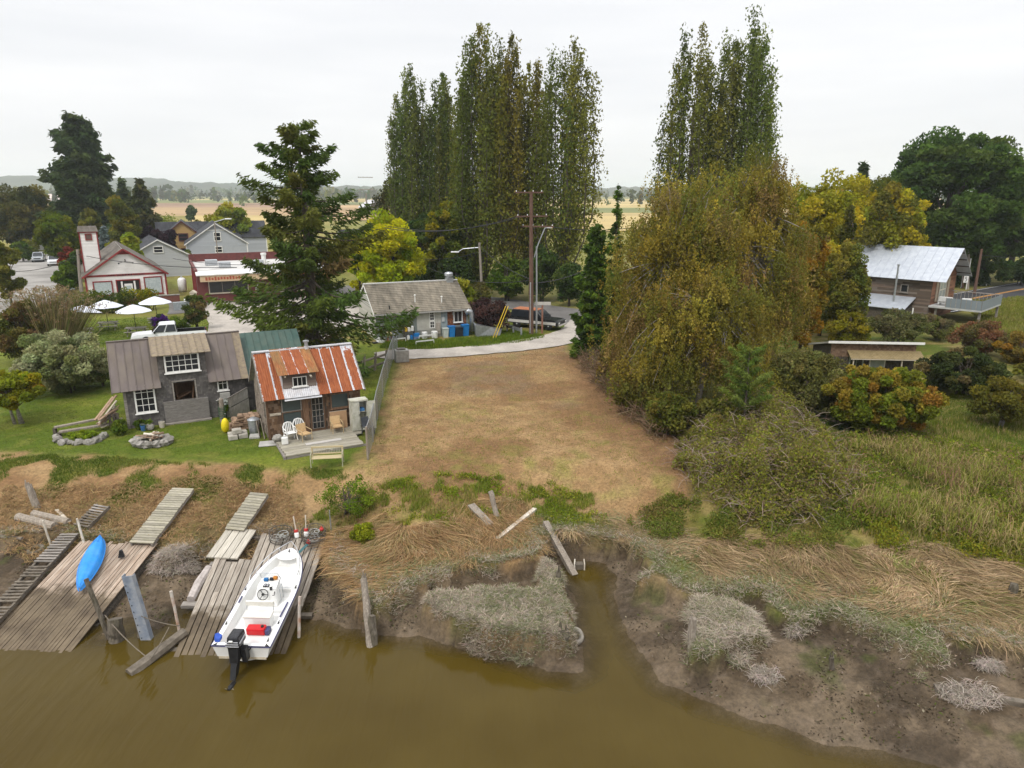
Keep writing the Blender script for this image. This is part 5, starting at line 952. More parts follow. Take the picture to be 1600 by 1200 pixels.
    MB().tube([(-.42, 1.62, .7), (-.42, 1.72, .98)], .014).tube([(.52, 1.62, .7), (.52, 1.72, .98)], .014).build('backrest_bracket', STEEL, t)
    # outboard
    o = MB().hexa([(-.25, -.48, .95), (.2, -.48, .95), (.2, .12, .9), (-.25, .12, .9), (-.2, -.4, 1.36), (.15, -.4, 1.36), (.17, .16, 1.27), (-.22, .16, 1.27)]).build('outboard_motor', M('black_cowling', (.014, .014, .016), (.03, .03, .034), 6, .25), t, bevel=.06)
    GRY = M('grey_stripe', (.3, .3, .31), (.38, .38, .4)); m = MB()
    for k in range(3): m.hexa([(-.243+.008*k, -.505+.012*k, 1.05+.075*k), (.193-.008*k, -.505+.012*k, 1.05+.075*k), (.193-.008*k, -.49+.012*k, 1.05+.075*k), (-.243+.008*k, -.49+.012*k, 1.05+.075*k), (-.243+.008*k, -.5+.012*k, 1.075+.075*k), (.193-.008*k, -.5+.012*k, 1.075+.075*k), (.193-.008*k, -.48+.012*k, 1.075+.075*k), (-.243+.008*k, -.48+.012*k, 1.075+.075*k)])
    m.box(.185, -.4, 1.1, .215, .05, 1.14); m.build('cowling_stripe', GRY, o)
    MB().box(-.1, -.51, 1.24, .02, -.47, 1.29).build('motor_badge', WHITE, o)
    MB().hexa([(-.16, -.55, .42), (.1, -.55, .42), (.1, -.2, .42), (-.16, -.2, .42), (-.2, -.44, .96), (.15, -.44, .96), (.15, .02, .93), (-.2, .02, .93)]).hexa([(-.12, -.82, .0), (.06, -.82, .0), (.06, -.52, .04), (-.12, -.52, .04), (-.13, -.56, .45), (.07, -.56, .45), (.07, -.24, .45), (-.13, -.24, .45)]).build('midsection', BLACK, o)
    MB().box(-.2, -.95, -.04, .14, -.55, -.01).lathe([(.02, -.2), (.085, -.1), (.09, .15), (.05, .3)], 10).build('gearcase', BLACK, o, (-.03, -.86, -.14), (R(80), 0, 0)); pr = MB()
    for a in (20, 140, 260): pr.hexa([(-.02, -.01, 0), (.02, -.01, 0), (.02, .01, 0), (-.02, .01, 0), (-.09, -.03, .17), (.07, .0, .19), (.07, .01, .19), (-.09, -.02, .17)])
    p = MB(); 
    for a in (20, 140, 260): p.prism([(.02*math.cos(R(a)), .02*math.sin(R(a)), 0), (.15*math.cos(R(a-25)), .15*math.sin(R(a-25)), .03), (.17*math.cos(R(a)), .17*math.sin(R(a)), .0), (.15*math.cos(R(a+25)), .15*math.sin(R(a+25)), -.03)], (0, 0, .012))
    p.lathe([(.045, -.05), (.045, .05)], 8).build('propeller', M('worn_bronze', (.2, .17, .12), (.32, .28, .2), 6, .4, metal=.5), o, (-.03, -1.1, -.16), (R(95), 0, 0)); MB().prism([(-.035, -.9, -.2), (-.035, -.7, -.2), (-.035, -.8, -.5), (-.035, -.95, -.52)], (.02, 0, 0)).build('skeg', M('pale_skeg', (.3, .27, .22), (.45, .4, .33)), o)
    MB().tube([(-.2, -.02, .62), (-.4, .02, .66), (-.75, .04, .66)], .018).tube([(.16, -.1, .7), (.28, -.12, .55), (.36, .05, .62)], .022).box(.14, -.32, .3, .3, -.08, .8).each('mount_bracket', BLACK, o)
    # loose things aboard
    RED = M('red_plastic', (.45, .008, .012), (.55, .015, .02), 4, .35); f = thing('fuel_tank', 'red portable fuel tank in the stern of the white motorboat', 'fuel tank'); f.matrix_basis = t.matrix_basis @ Matrix.Translation((.16, .98, .36)); MB().box(-.34, -.15, 0, .3, .15, .27).build('tank_body', RED, f, bevel=.05); MB().lathe([(.05, .26), (.05, .32), (.03, .33)], 10, (.2, 0, 0)).build('tank_cap', BLACK, f); MB().box(.31, -.13, .02, .44, .13, .2).build('tank_strap', NAVY, f)
    for nm, lab, cat, x, y, z, s_, c_ in (('blue_gloves', 'blue gloves lying on the console of the motorboat', 'gloves', -.12, 2.83, 1.13, .08, (.02, .12, .3)), ('black_case', 'small black case on the console of the motorboat', 'case', .08, 2.86, 1.14, .07, (.01, .012, .02)), ('orange_bag', 'orange brown bag behind the windshield of the motorboat', 'bag', .2, 2.9, 1.16, .08, (.45, .18, .03))):
        g = tag(MB().box(-s_, -s_*.7, 0, s_, s_*.7, s_*1.2).ball((s_*.6, 0, s_), s_*.5, 8, 5).build(nm, M(nm+'_mat', c_, lum(c_, 1.3), 9, .7), None, bevel=.02), lab, cat); g.matrix_basis = t.matrix_basis @ Matrix.Translation((x, y, z))
    g = tag(MB().prism([(-.1, 0, 0), (.08, 0, 0), (.12, .14, .04), (-.02, .18, .1), (-.12, .1, .12)], (0, .05, .12)).build('blue_cloth', M('blue_rag', (.02, .07, .35), (.04, .1, .45), 9), None, bevel=.02), 'blue rag on the left stern corner of the motorboat', 'rag'); g.matrix_basis = t.matrix_basis @ Matrix.Translation((-.83, .12, .68))
    return t
BOAT = boat()
# ------------------------------------------------------------------ posts, piles, logs, tyres
def rough_post(b, base, top, r, n=8, seed=1, split=False):
    rr = random.Random(seed); base, top = Vector(base), Vector(top); k = 6; pts = []; rs = []
    for i in range(k+1): u = i/k; pts.append(base.lerp(top, u)+Vector((rr.uniform(-.15, .15)*r, rr.uniform(-.15, .15)*r, 0))); rs.append(r*(1.05-.15*u+rr.uniform(-.08, .08)))
    b.tube(pts, rs, n)
    if split:
        for k in range(3): a = rr.uniform(0, 6.28); b.tube([pts[-1]+Vector((math.cos(a)*r*.5, math.sin(a)*r*.5, -.1)), pts[-1]+Vector((math.cos(a)*r*.55, math.sin(a)*r*.55, rr.uniform(.08, .3)))], [r*.45, r*.12], 5)
    return b
OLDPILE = M('old_pile', (.06, .048, .036), (.17, .145, .115), 6, .9, .7, stretch=(2, 2, .5), dirt=(.05, .05, .02), dirt_amt=.4); BLEACHED = M('bleached_timber', (.2, .165, .13), (.37, .325, .27), 5, .9, .6, stretch=(5, 5, 1), rand=.12, dirt=(.1, .08, .06), dirt_amt=.5)
WPOST = M('white_post', (.5, .46, .38), (.66, .62, .54), 5, .7, .1, dirt=(.3, .2, .12), dirt_amt=.5); RUSTPOST = M('rust_white_post', (.45, .42, .37), (.58, .55, .5), 3, .7, .1, dirt=(.3, .14, .07), dirt_amt=.85, dirt_scale=3)
def post(name, label, cat, base, top, r, mat, seed=1, split=False, n=8): return tag(rough_post(MB(), base, top, r, n, seed, split).build(name, mat), label, cat)
post('white_post', 'slim white post left of the long muddy walkway', 'post', (-19.53, 27.35, .5), (-19.72, 27.35, 1.98), .045, WPOST)
post('white_post', 'slim white post at the corner between the walkways and the blue kayak', 'post', (-18.08, 27.3, .6), (-18.3, 27.4, 2.05), .05, WPOST, 2)
post('leaning_pile', 'thin leaning grey pile at the lower corner of the muddy dock', 'pile', (-14.15, 21.95, -.5), (-14.95, 22.3, 2.2), .085, OLDPILE, 3)
pl = thing('sheet_pile', 'broad blue grey metal channel post with bolt holes standing in the water', 'post', (0, 0, 0)); m = MB(); a, b_ = Vector((-12.87, 21.9, -.5)), Vector((-13.35, 22.05, 2.45))
SHEET = M('painted_sheet_metal', (.16, .19, .24), (.27, .3, .35), 3, .6, .1, dirt=(.34, .33, .3), dirt_amt=.6, dirt_scale=1.5)
m.beam(a, b_, .36, .03, (0, 1, 0)).beam(a+Vector((-.17, .1, 0)), b_+Vector((-.17, .1, 0)), .03, .2, (0, 1, 0)).beam(a+Vector((.17, .1, 0)), b_+Vector((.17, .1, 0)), .03, .2, (0, 1, 0)); m.build('channel', SHEET, pl); bm_ = MB().ball((0, 0, 0), .022, 6, 4).mesh('bolt_hole', BLACK)
for k in range(9): p = a.lerp(b_, .2+k*.085)+Vector((-.12, -.02, 0)); inst('bolt_hole', bm_, pl, p)
post('pile_stump', 'thick dark barnacled pile stump standing in water beside the leaning pile', 'pile', (-13.98, 21.95, -.5), (-13.95, 21.95, .82), .27, OLDPILE, 5, n=12)
post('dark_pile', 'dark weedy pile right behind the metal channel post', 'pile', (-13.15, 22.15, -.5), (-13.3, 22.3, 1.35), .17, OLDPILE, 6, n=10)
post('rusty_white_post', 'rust stained white post at the left edge of the grey dock', 'post', (-11.78, 22.1, -.2), (-12.0, 22.25, 1.75), .055, RUSTPOST, 7); post('rusty_white_post', 'pale post standing in water on the right side of the motorboat', 'post', (-7.62, 22.05, -.4), (-7.5, 22.3, 1.5), .06, RUSTPOST, 8)
post('metal_rod', 'thin grey metal rod at the upper right corner of the grey dock', 'rod', (-7.83, 28.1, .7), (-7.85, 28.1, 2.1), .03, STEEL, 9)
post('split_pile', 'tall split weathered pile in the mud right of the grey dock', 'pile', (-4.9, 21.45, -.3), (-5.3, 22.7, 2.0), .13, BLEACHED, 10, True); post('square_pile', 'short dark squared pile against the foot of the split pile', 'pile', (-4.83, 21.6, -.3), (-4.9, 21.9, 1.0), .15, OLDPILE, 11, n=4)
post('dark_stump', 'dark rotten stump at the tip of the muddy islet beside the tire', 'stump', (1.78, 20.95, -.1), (1.75, 21.0, 1.05), .2, OLDPILE, 12, True); post('dark_stump', 'small black stump where the islet meets the creek', 'stump', (1.72, 24.3, .3), (1.78, 24.3, 1.35), .1, OLDPILE, 13, True)
post('split_pile', 'split weathered pile at the left end of the pale twiggy mat', 'pile', (5.95, 20.45, .2), (5.95, 20.6, 1.75), .14, BLEACHED, 14, True); post('small_stub', 'small broken stub in the middle of the mudflat', 'stump', (10.27, 19.6, .3), (10.2, 19.65, .98), .08, OLDPILE, 15, True); post('short_stub', 'short dark post stub in the flattened straw at the right edge', 'stump', (17.96, 22.7, .9), (18.0, 22.75, 1.75), .15, OLDPILE, 16)
post('leaning_post', 'short leaning grey post among green weeds on the bank', 'post', (-.68, 28.95, 1.4), (-.95, 29.2, 2.5), .12, BLEACHED, 17); g_ = G(60, 795); post('shattered_stump', 'grey shattered stump standing on the bank near the left edge', 'stump', g_-Vector((0, 0, .2)), g_+Vector((-.35, .1, 1.15)), .16, BLEACHED, 18, True)
def timber(name, label, cat, pa, pb, w, t_, mat, za=.1, zb=.1, jit=.02):
    a, b = G(*pa), G(*pb); return tag(MB().beam(a+Vector((0, 0, za)), b+Vector((0, 0, zb)), w, t_, jit=jit).build(name, mat), label, cat)
timber('squared_beam', 'broad squared grey beam lying on the brown grass', 'beam', (736, 796), (766, 826), .36, .25, BLEACHED, .15, .1); timber('driftwood_board', 'narrow white split board lying on the bank edge', 'board', (777, 845), (836, 799), .18, .1, WPOST, .08, .1)
tag(MB().beam(G(852, 826)+Vector((0, 0, .3)), Vector(P(897, 898, 0))+Vector((0, 0, -.05)), .26, .26, jit=.03).build('creek_timber', BLEACHED), 'long grey timber sloping from the bank down into the creek', 'timber')
timber('sunken_beam', 'dark straight beam half sunk in mud at the right edge', 'beam', (1460, 1077), (1640, 1108), .22, .16, MUDWOOD, .05, .05)
lg = [((-22.1, 29.2), (-19.95, 28.3), .2, 'pale round log in the front of the log pile'), ((-21.6, 29.5), (-19.6, 28.75), .19, 'pale round log lying behind the other log by the walkway')]
for a, b, r, lab in lg: tag(rough_post(MB(), (a[0], a[1], gz(*a)+r*.8), (b[0], b[1], gz(*b)+r*.9), r, 10, 3).build('log', BLEACHED), lab, 'log')
tag(rough_post(MB(), (-26, 28.2, gz(-26, 28.2)+.15), (-21.0, 27.7, gz(-21, 27.7)+.15), .09, 7, 4).build('branch', BLEACHED), 'long grey branch lying along the bank edge at the left', 'branch')
timber('white_plank', 'short white plank leaning on the logs', 'plank', (89, 800), (109, 822), .14, .04, WPOST, .12, .2, 0)
TYRE = M('muddy_tyre', (.09, .075, .055), (.17, .145, .11), 6, .8, .4)
p = G(57, 862); tag(MB().torus((0, 0, .1), .27, .085, 20, 8).build('tire_casing', TYRE, None, p, (R(8), R(-6), 0)), 'muddy old tire lying flat beside the long walkway', 'tire'); p = P(898, 997, .25); tag(MB().torus((0, 0, 0), .22, .085, 20, 8).build('tire_casing', M('grey_tyre', (.2, .18, .15), (.32, .29, .25), 6, .8), None, p+Vector((.05, 0, .1)), (R(35), R(35), 0)), 'grey old tire hanging at the creek corner of the islet', 'tire')
p = P(905, 884, .1); t_ = thing('creek_box', 'small mud covered box with two pale prongs at the head of the creek', 'frame', p); MB().box(-.16, -.15, -.2, .16, .15, .12).build('frame_box', MUDWOOD, t_); 
for sx in (-.2, .2): MB().tube([(sx, -.2, -.2), (sx*1.05, -.12, .15), (sx*.95, 0, .32)], .03).build('prong', WPOST, t_)
p = G(192, 862); tag(MB().hexa([(-.12, -.1, 0), (.12, -.1, 0), (.12, .1, 0), (-.12, .1, 0), (-.04, -.05, .28), (.1, -.04, .24), (.05, .05, .3), (-.06, .05, .27)]).build('bollard_block', BLACK, None, (-15.95, 26.2, .93), (0, 0, .4)), 'small dark metal block on the reddish dock beside the gangway', 'block')
# mooring ropes
def rope(name, label, pts, r=.016, cat='rope'):
    out = []; pts = [Vector(p) for p in pts]
    for a, b in zip(pts, pts[1:]):
        for k in range(6): u = k/6; out.append(a.lerp(b, u)-Vector((0, 0, .12*4*u*(1-u)*(b-a).length*.25)))
    out.append(pts[-1]); return tag(MB().tube(out, r, 5).build(name, ROPE), label, cat)
rope('mooring_rope', 'sagging brown rope from the leaning pile to the muddy beam in the water', [(-14.3, 22.0, .95), (-13.2, 21.2, .55), (-12.15, 20.6, .2)], .02); rope('mooring_rope', 'brown rope from the metal post across to the grey dock', [(-13.0, 21.95, .95), (-12.3, 22.1, .55), (-11.75, 22.05, .5)], .018); rope('mooring_rope', 'short upright rope tied to the muddy beam', [(-12.1, 20.65, .22), (-12.0, 21.8, .6)], .018)
tag(rough_post(MB(), (-12.6, 20.1, -.02), (-11.6, 22.0, .25), .2, 8, 9).build('muddy_log', MUDWOOD), 'muddy log lying in the water edge left of the grey dock', 'log')
# crab pots and buoys on the dock
WIRE = M('dark_wire', (.05, .045, .04), (.13, .11, .09), 9, .6, metal=.3)
def crabpot(loc, label, r, h, tilt, extra):
    t = thing('crab_pot', label, 'crab pot', loc); t.rotation_euler = tilt; b = MB()
    for z in (0, h): b.torus((0, 0, z), r, .018, 20, 5)
    b.torus((0, 0, h*.5), r*1.02, .01, 20, 4)
    for k in range(14): a = k*math.pi/7; b.tube([(r*math.cos(a), r*math.sin(a), 0), (r*math.cos(a), r*math.sin(a), h)], .008, 4)
    b.build('wire_frame', WIRE, t); m = MB()
    for z in (.0, h):
        for k in range(7): q = -r+r*2*(k+.5)/7; l = math.sqrt(r*r-q*q); m.tube([(q, -l, z), (q, l, z)], .005, 4); m.tube([(-l, q, z), (l, q, z)], .005, 4)
    m.build('netting', WIRE, t); m = MB(); rr = random.Random(5)
    for k in range(extra): m.torus((rr.uniform(-.2, .2), rr.uniform(-.2, .2), .04+rr.random()*h*.5), rr.uniform(.1, .22), .016, 14, 4)
    m.build('coiled_line', M('pale_line', (.3, .3, .28), (.5, .5, .46)) if not bpy.data.materials.get('pale_line') else bpy.data.materials['pale_line'], t); return t
crabpot((-9.9, 27.75, .98), 'round wire crab pot with pale coiled rope on the dock', .5, .3, (R(8), R(5), 0), 7); crabpot((-8.5, 27.75, 1.05), 'round wire crab pot with red floats at the dock corner', .5, .3, (R(10), R(-5), .5), 5); crabpot((-8.35, 27.3, .98), 'low dark crab pot in front of the one with red floats', .42, .22, (0, R(3), .9), 3)
REDF = M('red_float', (.4, .03, .03), (.5, .05, .04), 5, .5)
def buoy(x, y, z, tx, label):
    t = thing('buoy_stick', label, 'buoy', (x, y, z)); t.rotation_euler = (R(-8), R(tx), 0); MB().tube([(0, 0, -.25), (0, 0, .95)], .028, 7).build('stick', WPOST, t); MB().lathe([(.05, 0), (.1, .05), (.1, .2), (.06, .26)], 10).build('float', WHITE, t); MB().lathe([(.085, .26), (.085, .36)], 10).build('red_band', REDF, t)
buoy(-9.1, 27.4, 1.15, -8, 'white buoy stick with red band leaning left on the dock'); buoy(-8.75, 27.5, 1.15, 0, 'upright white buoy stick with red band between the crab pots')
for x, y, z, lab in ((-8.15, 27.75, 1.38, 'red float on the top right of the crab pot'), (-8.55, 27.1, 1.1, 'red float on the low dark crab pot')): tag(MB().ball((0, 0, 0), .09, 10, 6).lathe([(.03, .08), (.03, .13)], 6).build('red_float', REDF, None, (x, y, z)), lab, 'float')
tag(MB().prism([(0, 0, 0), (.14, .02, 0), (.28, .9, .02), (.16, .92, .02)], (0, 0, .015)).build('green_strap', M('teal_strap', (.03, .09, .1), (.05, .13, .14)), None, (-8.95, 26.15, .93), (R(8), 0, R(-12))), 'dark teal strap lying on the planks ahead of the bow', 'strap')
# ================================================================== YARD
def at(T, x, y, z=0): return T(x, y, z)
# shack deck
dk = thing('timber_deck', 'low weathered timber deck in front of the brown shack', 'deck', at(TS, .15, -3.3), R(27.5)); DKW = M('deck_boards', (.22, .2, .165), (.36, .33, .27), 3, .85, .35, stretch=(1, 10, 10), rand=.16, dirt=(.2, .19, .09), dirt_amt=.4)
for i in range(17):
    y = i*.195; MB().box(.14-y*.04+rnd.uniform(-.03, .03), 0, .1, 4.15+.45*(i > 8)+rnd.uniform(-.03, .03), .185, .16+rnd.uniform(-.005, .005)).build('plank', DKW, dk, (0, y, 0))
MB().box(.15, .02, -.2, 4.3, .1, .095).box(.0, .02, -.2, .12, 3.2, .095).build('deck_frame', GREYWOOD, dk)
tag(MB().box(-.95, -.16, 0, .95, .16, .03).build('door_mat', M('pale_plank_mat', (.36, .34, .31), (.46, .43, .4), 4, .9, .2, stretch=(1, 9, 1)), None, at(TS, 2.45, -2.1, .165), (0, 0, R(27.5))), 'long pale plank lying on the deck in front of the glazed door', 'plank')
def plastic_chair(loc, rz, label):
    t = thing('garden_chair', label, 'chair', loc, rz, None); w = .27
    MB().box(-w, -.24, .4, w, .22, .44).build('seat', WHITE, t, bevel=.02); b = MB()
    pts = [(-w, .24, .42), (-w, .3, .7), (-.18, .34, .88), (0, .35, .92), (.18, .34, .88), (w, .3, .7), (w, .24, .42)]; b.tube(pts, .035, 6)
    for x in (-.14, -.05, .05, .14): b.beam((x, .24, .44), (x, .34, .88), .05, .02, (0, 1, 0))
    b.build('backrest', WHITE, t)
    for sx in (-1, 1): MB().tube([(sx*w, .3, .68), (sx*(w+.04), 0, .66), (sx*(w+.03), -.22, .62), (sx*w, -.24, .42)], .03, 6).build('armrest', WHITE, t)
    for sx in (-1, 1):
        for sy in (-1, 1): MB().tube([(sx*w*.95, sy*.2, .4), (sx*w*1.1, sy*.26, 0)], .03, 5).build('leg', WHITE, t)
plastic_chair(at(TS, .95, -.95, .165), R(27.5+10), 'left white plastic garden chair beside the shack window'); plastic_chair(at(TS, 1.5, -.55, .165), R(27.5-5), 'white plastic garden chair set back behind the tan wicker chair')
TANW = M('tan_wicker', (.42, .28, .14), (.55, .38, .2), 25, .8, .2); TANP = M('tan_pole', (.36, .27, .15), (.46, .35, .2), 6)
def wickerchair(loc, rz, label):
    t = thing('wicker_armchair', label, 'chair', loc, rz); MB().box(-.26, -.26, .34, .26, .24, .4).build('seat', TANW, t); MB().hexa([(-.26, .22, .42), (.26, .22, .42), (.26, .26, .42), (-.26, .26, .42), (-.26, .32, .85), (.26, .32, .85), (.26, .36, .85), (-.26, .36, .85)]).build('backrest', TANW, t)
    for sx in (-1, 1):
        MB().tube([(sx*.29, -.27, 0), (sx*.29, -.27, .58), (sx*.29, .28, .62)], .022, 6).build('armrest', TANP, t); MB().tube([(sx*.28, .26, 0), (sx*.28, .34, .86)], .022, 6).build('leg', TANP, t)
wickerchair(at(TS, 1.62, -1.3, .165), R(27.5+20), 'tan woven armchair in front of the white plastic chairs'); wickerchair(at(TS, 3.5, -.8, .165), R(27.5), 'tan woven armchair standing right of the glazed door')
t_ = thing('folding_screen', 'tan cardboard board leaning on the wall behind the right armchair', 'board', at(TS, 3.4, -.12, .165), R(27.5)); MB().box(-.1, -.12, 0, .85, -.05, 1.0).build('panel', M('tan_board', (.36, .22, .12), (.44, .28, .16), 4), t_, rot=(R(-4), 0, 0)); MB().box(-.12, -.05, .98, .87, -.0, 1.02).build('top_edge', PALEWOOD, t_)
t_ = thing('wardrobe', 'tall pale green weathered wardrobe with its right door open', 'wardrobe', at(TS, 4.3, -1.15, .165), R(27.5)); CAB = M('peeling_pale_paint', (.42, .41, .35), (.54, .53, .46), 3, .8, .2, dirt=(.24, .24, .15), dirt_amt=.6, dirt_scale=2.5)
MB().box(0, 0, 0, .04, .55, 1.7).box(.86, 0, 0, .9, .55, 1.7).box(.04, .51, 0, .86, .55, 1.7).box(.04, 0, 0, .86, .5, .08).build('cabinet', CAB, t_); MB().box(-.04, -.05, 1.7, .94, .58, 1.78).build('cabinet_top', CAB, t_); d_ = MB().box(.0, -.035, .06, .44, -.002, 1.68).box(.06, -.05, .16, .38, -.036, .95).box(.06, -.05, 1.08, .38, -.036, 1.58).build('door', CAB, t_); MB().ball((.4, -.06, .95), .03).build('handle', BLACK, d_)
d_ = MB().box(0, -.03, .06, .44, 0, 1.68).box(.06, -.045, .16, .38, -.031, .95).box(.06, -.045, 1.08, .38, -.031, 1.58).build('door', CAB, t_, (.9, 0, 0), (0, 0, R(-18))); MB().box(.3, .08, 1.05, .8, .5, 1.08).build('shelf', CAB, t_); MB().box(.45, .1, 1.09, .75, .4, 1.25).build('hanging_cloth', M('blue_bits', (.04, .15, .35), (.08, .22, .45), 12), t_)
t_ = thing('grey_chair', 'dark grey plastic chair in front of the open wardrobe', 'chair', at(TS, 5.0, -1.75, .12), R(27.5+15)); DG_ = M('dark_grey_plastic', (.05, .055, .065), (.075, .08, .09), 5, .5)
MB().box(-.24, -.24, .4, .24, .22, .44).build('seat', DG_, t_, bevel=.02); MB().hexa([(-.24, .2, .44), (.24, .2, .44), (.24, .23, .44), (-.24, .23, .44), (-.22, .32, .9), (.22, .32, .9), (.22, .35, .9), (-.22, .35, .9)]).build('backrest', DG_, t_)
for sx in (-1, 1):
    for sy in (-1, 1): MB().tube([(sx*.22, sy*.2, .4), (sx*.26, sy*.25, 0)], .025, 5).build('leg', DG_, t_)
t_ = thing('water_jug', 'white plastic water jug at the left edge of the deck', 'jug', at(TS, .55, -1.5, .165), R(20)); MB().box(-.17, -.12, 0, .17, .12, .4).build('jug_body', WHITE, t_, bevel=.05); MB().lathe([(.06, .39), (.06, .5)], 10).build('jug_neck', WHITE, t_)
tag(MB().ball((0, 0, .2), .28, 12, 8, .8, .12).build('boulder', STONE, None, at(TS, .3, -.75, .1)), 'rounded grey boulder at the left front corner of the shack', 'boulder')
# galvanised bin, boards, woodpile, crate, screen, yellow float
t_ = thing('dustbin', 'grey galvanised dustbin with lid beside the shack side wall', 'bin', at(TS, -.55, 1.75), 0); MB().lathe([(.27, 0), (.31, .75), (.32, .76)], 18).build('bin_body', STEEL, t_, smooth=False); MB().lathe([(.34, .76), (.34, .79), (.2, .87), (.03, .89)], 18).build('bin_lid', STEEL, t_); MB().tube([(-.06, 0, .88), (-.04, 0, .94), (.04, 0, .94), (.06, 0, .88)], .012).build('lid_handle', STEEL, t_)
for k, (x, y, w, h, lab) in enumerate(((-.42, .62, .28, .95, 'left of the two boards leaning on the shack corner'), (-.2, .35, .18, 1.15, 'right of the two boards leaning on the shack corner'))): tag(MB().box(0, 0, 0, w, .04, h).build('leaning_board', BLEACHED, None, at(TS, x, y), (R(-8), R(8), R(27.5+70))), lab, 'board')
wp = thing('woodpile', 'untidy stack of split firewood beside the galvanised dustbin', 'woodpile', at(TS, -1.15, 2.7), R(27.5)); FW = M('split_wood', (.22, .14, .09), (.36, .25, .17), 5, .85, .4, rand=.25)
for k in range(46):
    r_ = k//9; MB().prism([(0, 0, 0), (.3+.1*rnd.random(), 0, .02), (.28, 0, .12), (.05, 0, .13)], (0, .4, 0)).build('firewood', FW, wp, (-.62+.14*r_*.6+(k % 5)*.26+rnd.uniform(-.05, .05), (-.25 if (k % 9) < 5 else .25)+rnd.uniform(-.06, .06), r_*.15+rnd.uniform(0, .03)), (rnd.uniform(-.08, .08), rnd.uniform(-.15, .15), rnd.uniform(-.2, .2)))
t_ = thing('yellow_float', 'bright yellow oval float standing at the left of the firewood', 'float', at(TS, -2.0, 2.5)); YEL = M('yellow_plastic', (.7, .55, .01), (.78, .63, .03), 4, .4); MB().ball((0, 0, .45), .22, 14, 10, 2.05).build('float_body', YEL, t_, rot=(R(8), R(6), 0), smooth=True); MB().tube([(-.1, -.2, .2), (0, -.235, .45), (.05, -.18, .75)], .015).build('float_seam', YEL, t_)
cr_ = thing('stone_block', 'cut pale stone step blocks stacked below the firewood', 'stone blocks', at(TS, -1.55, .9), R(27.5)); bl = M('pale_block', (.28, .26, .22), (.42, .39, .34), 4, .9, .4, rand=.15)
for x, y, z in ((-.45, 0, 0), (.08, .05, 0), (-.4, .45, .02), (.12, .5, .02), (-.2, .2, .26)): MB().box(0, 0, 0, .48, .4, .24).build('block', bl, cr_, (x, y, z), (0, 0, rnd.uniform(-.1, .1)), bevel=.03)
for x, y, w, d, h, lab in ((-.65, .9, .55, .6, .12, 'small flat paving slab beside the stacked stone blocks'), (-.15, -.6, 1.0, .8, .06, 'mossy paving slab at the left edge of the deck')): tag(MB().box(-w/2, -d/2, 0, w/2, d/2, h).build('paving_slab', CONCRETE, None, at(TS, x, y), (0, 0, R(rnd.uniform(10, 40))), bevel=.02), lab, 'slab')
t_ = thing('corrugated_screen', 'grey corrugated metal screen between the cottage and the shack', 'screen', at(TS, -1.5, 4.6), R(27.5+32)); m = MB(); vs_ = []
for k in range(25): vs_ += [(k*.06, .03*(k % 2), 0), (k*.06, .03*(k % 2), .75+.012*k), (k*.06, .03*(k % 2)+.02, .8+.012*k), (k*.06, .03*(k % 2)+.02, 1.35+.014*k)]
GSCR = M('grey_corrugated', (.26, .25, .23), (.36, .34, .31), 3, .7, dirt=(.16, .14, .1), dirt_amt=.4); [MB().add([v for k in range(25) for v in vs_[4*k+q:4*k+q+2]], [(2*k, 2*k+2, 2*k+3, 2*k+1) for k in range(24)]).build('metal_sheet', GSCR, t_) for q in (0, 2)]; MB().beam((0, .04, 1.38), (1.45, .04, 1.72), .05, .06).build('top_rail', GREYWOOD, t_)
t_ = thing('gate_post', 'thick wooden gate post hung with a green hose beside the grey screen', 'post', at(TS, -1.95, 4.1)); rough_post(MB(), (0, 0, -.2), (0, 0, 1.55), .15, 9, 22).build('post_body', BLEACHED, t_); b = MB()
for k in range(7): b.torus((.02, 0, .45+k*.1), .19, .018, 16, 5)
b.build('hose_coil', M('green_hose', (.02, .07, .03), (.04, .11, .05), 6, .5), t_)
for k, (x, y, c, lab) in enumerate(((5.0, -.7, WHITE, 'white bucket on the grass under the small cottage window'), (1.7, -.6, M('cream_bucket', (.45, .4, .33), (.52, .47, .4)), 'cream bucket at the foot of the cottage wall'), (.75, -.75, M('blue_bucket', (.03, .1, .25), (.05, .14, .32)), 'blue bucket hidden in weeds below the cottage window'))):
    t_ = thing('bucket', lab, 'bucket', at(TG, x, y)); MB().lathe([(.13, 0), (.17, .34), (.155, .34), (.12, .03)], 14).build('bucket_body', c, t_); MB().tube([(-.17, 0, .33), (-.1, -.1, .42), (.1, -.1, .42), (.17, 0, .33)], .01).build('bucket_handle', STEEL, t_)
# bench on the lawn
t_ = thing('park_bench', 'pale wooden garden bench facing the river on the lawn', 'bench', P(512, 726), R(8)); BW = M('bench_wood', (.4, .33, .19), (.5, .42, .26), 4, .7, .2, stretch=(1, 8, 8)); 
for k in range(4): MB().box(-.72, -.3+k*.12, .42, .72, -.2+k*.12, .45).build('seat_slat', BW, t_)
MB().box(-.78, .2, .82, .78, .25, .9).box(-.78, .2, .5, .78, .25, .56).box(-.78, .2, .3, -.7, .25, .82).box(.7, .2, .3, .78, .25, .82).build('backrest', BW, t_, (0, 0, 0)); b = MB()
for k in range(18): b.beam((-.68+k*.08, .22, .56), (-.68+k*.08, .22, .82), .022, .02, (0, 1, 0))
b.tube([(-.3, .21, .69), (0, .19, .78), (.3, .21, .69)], .02); b.build('scrollwork', M('pale_iron', (.34, .33, .27), (.42, .4, .34)), t_); FE = M('pale_green_iron', (.3, .3, .2), (.4, .39, .28), 6)
for sx in (-.76, .76): MB().tube([(sx, -.34, 0), (sx, -.32, .42), (sx, -.3, .64), (sx, .22, .66)], .025).tube([(sx, .3, 0), (sx, .22, .45), (sx, .24, .88)], .025).build('bench_end', FE, t_)
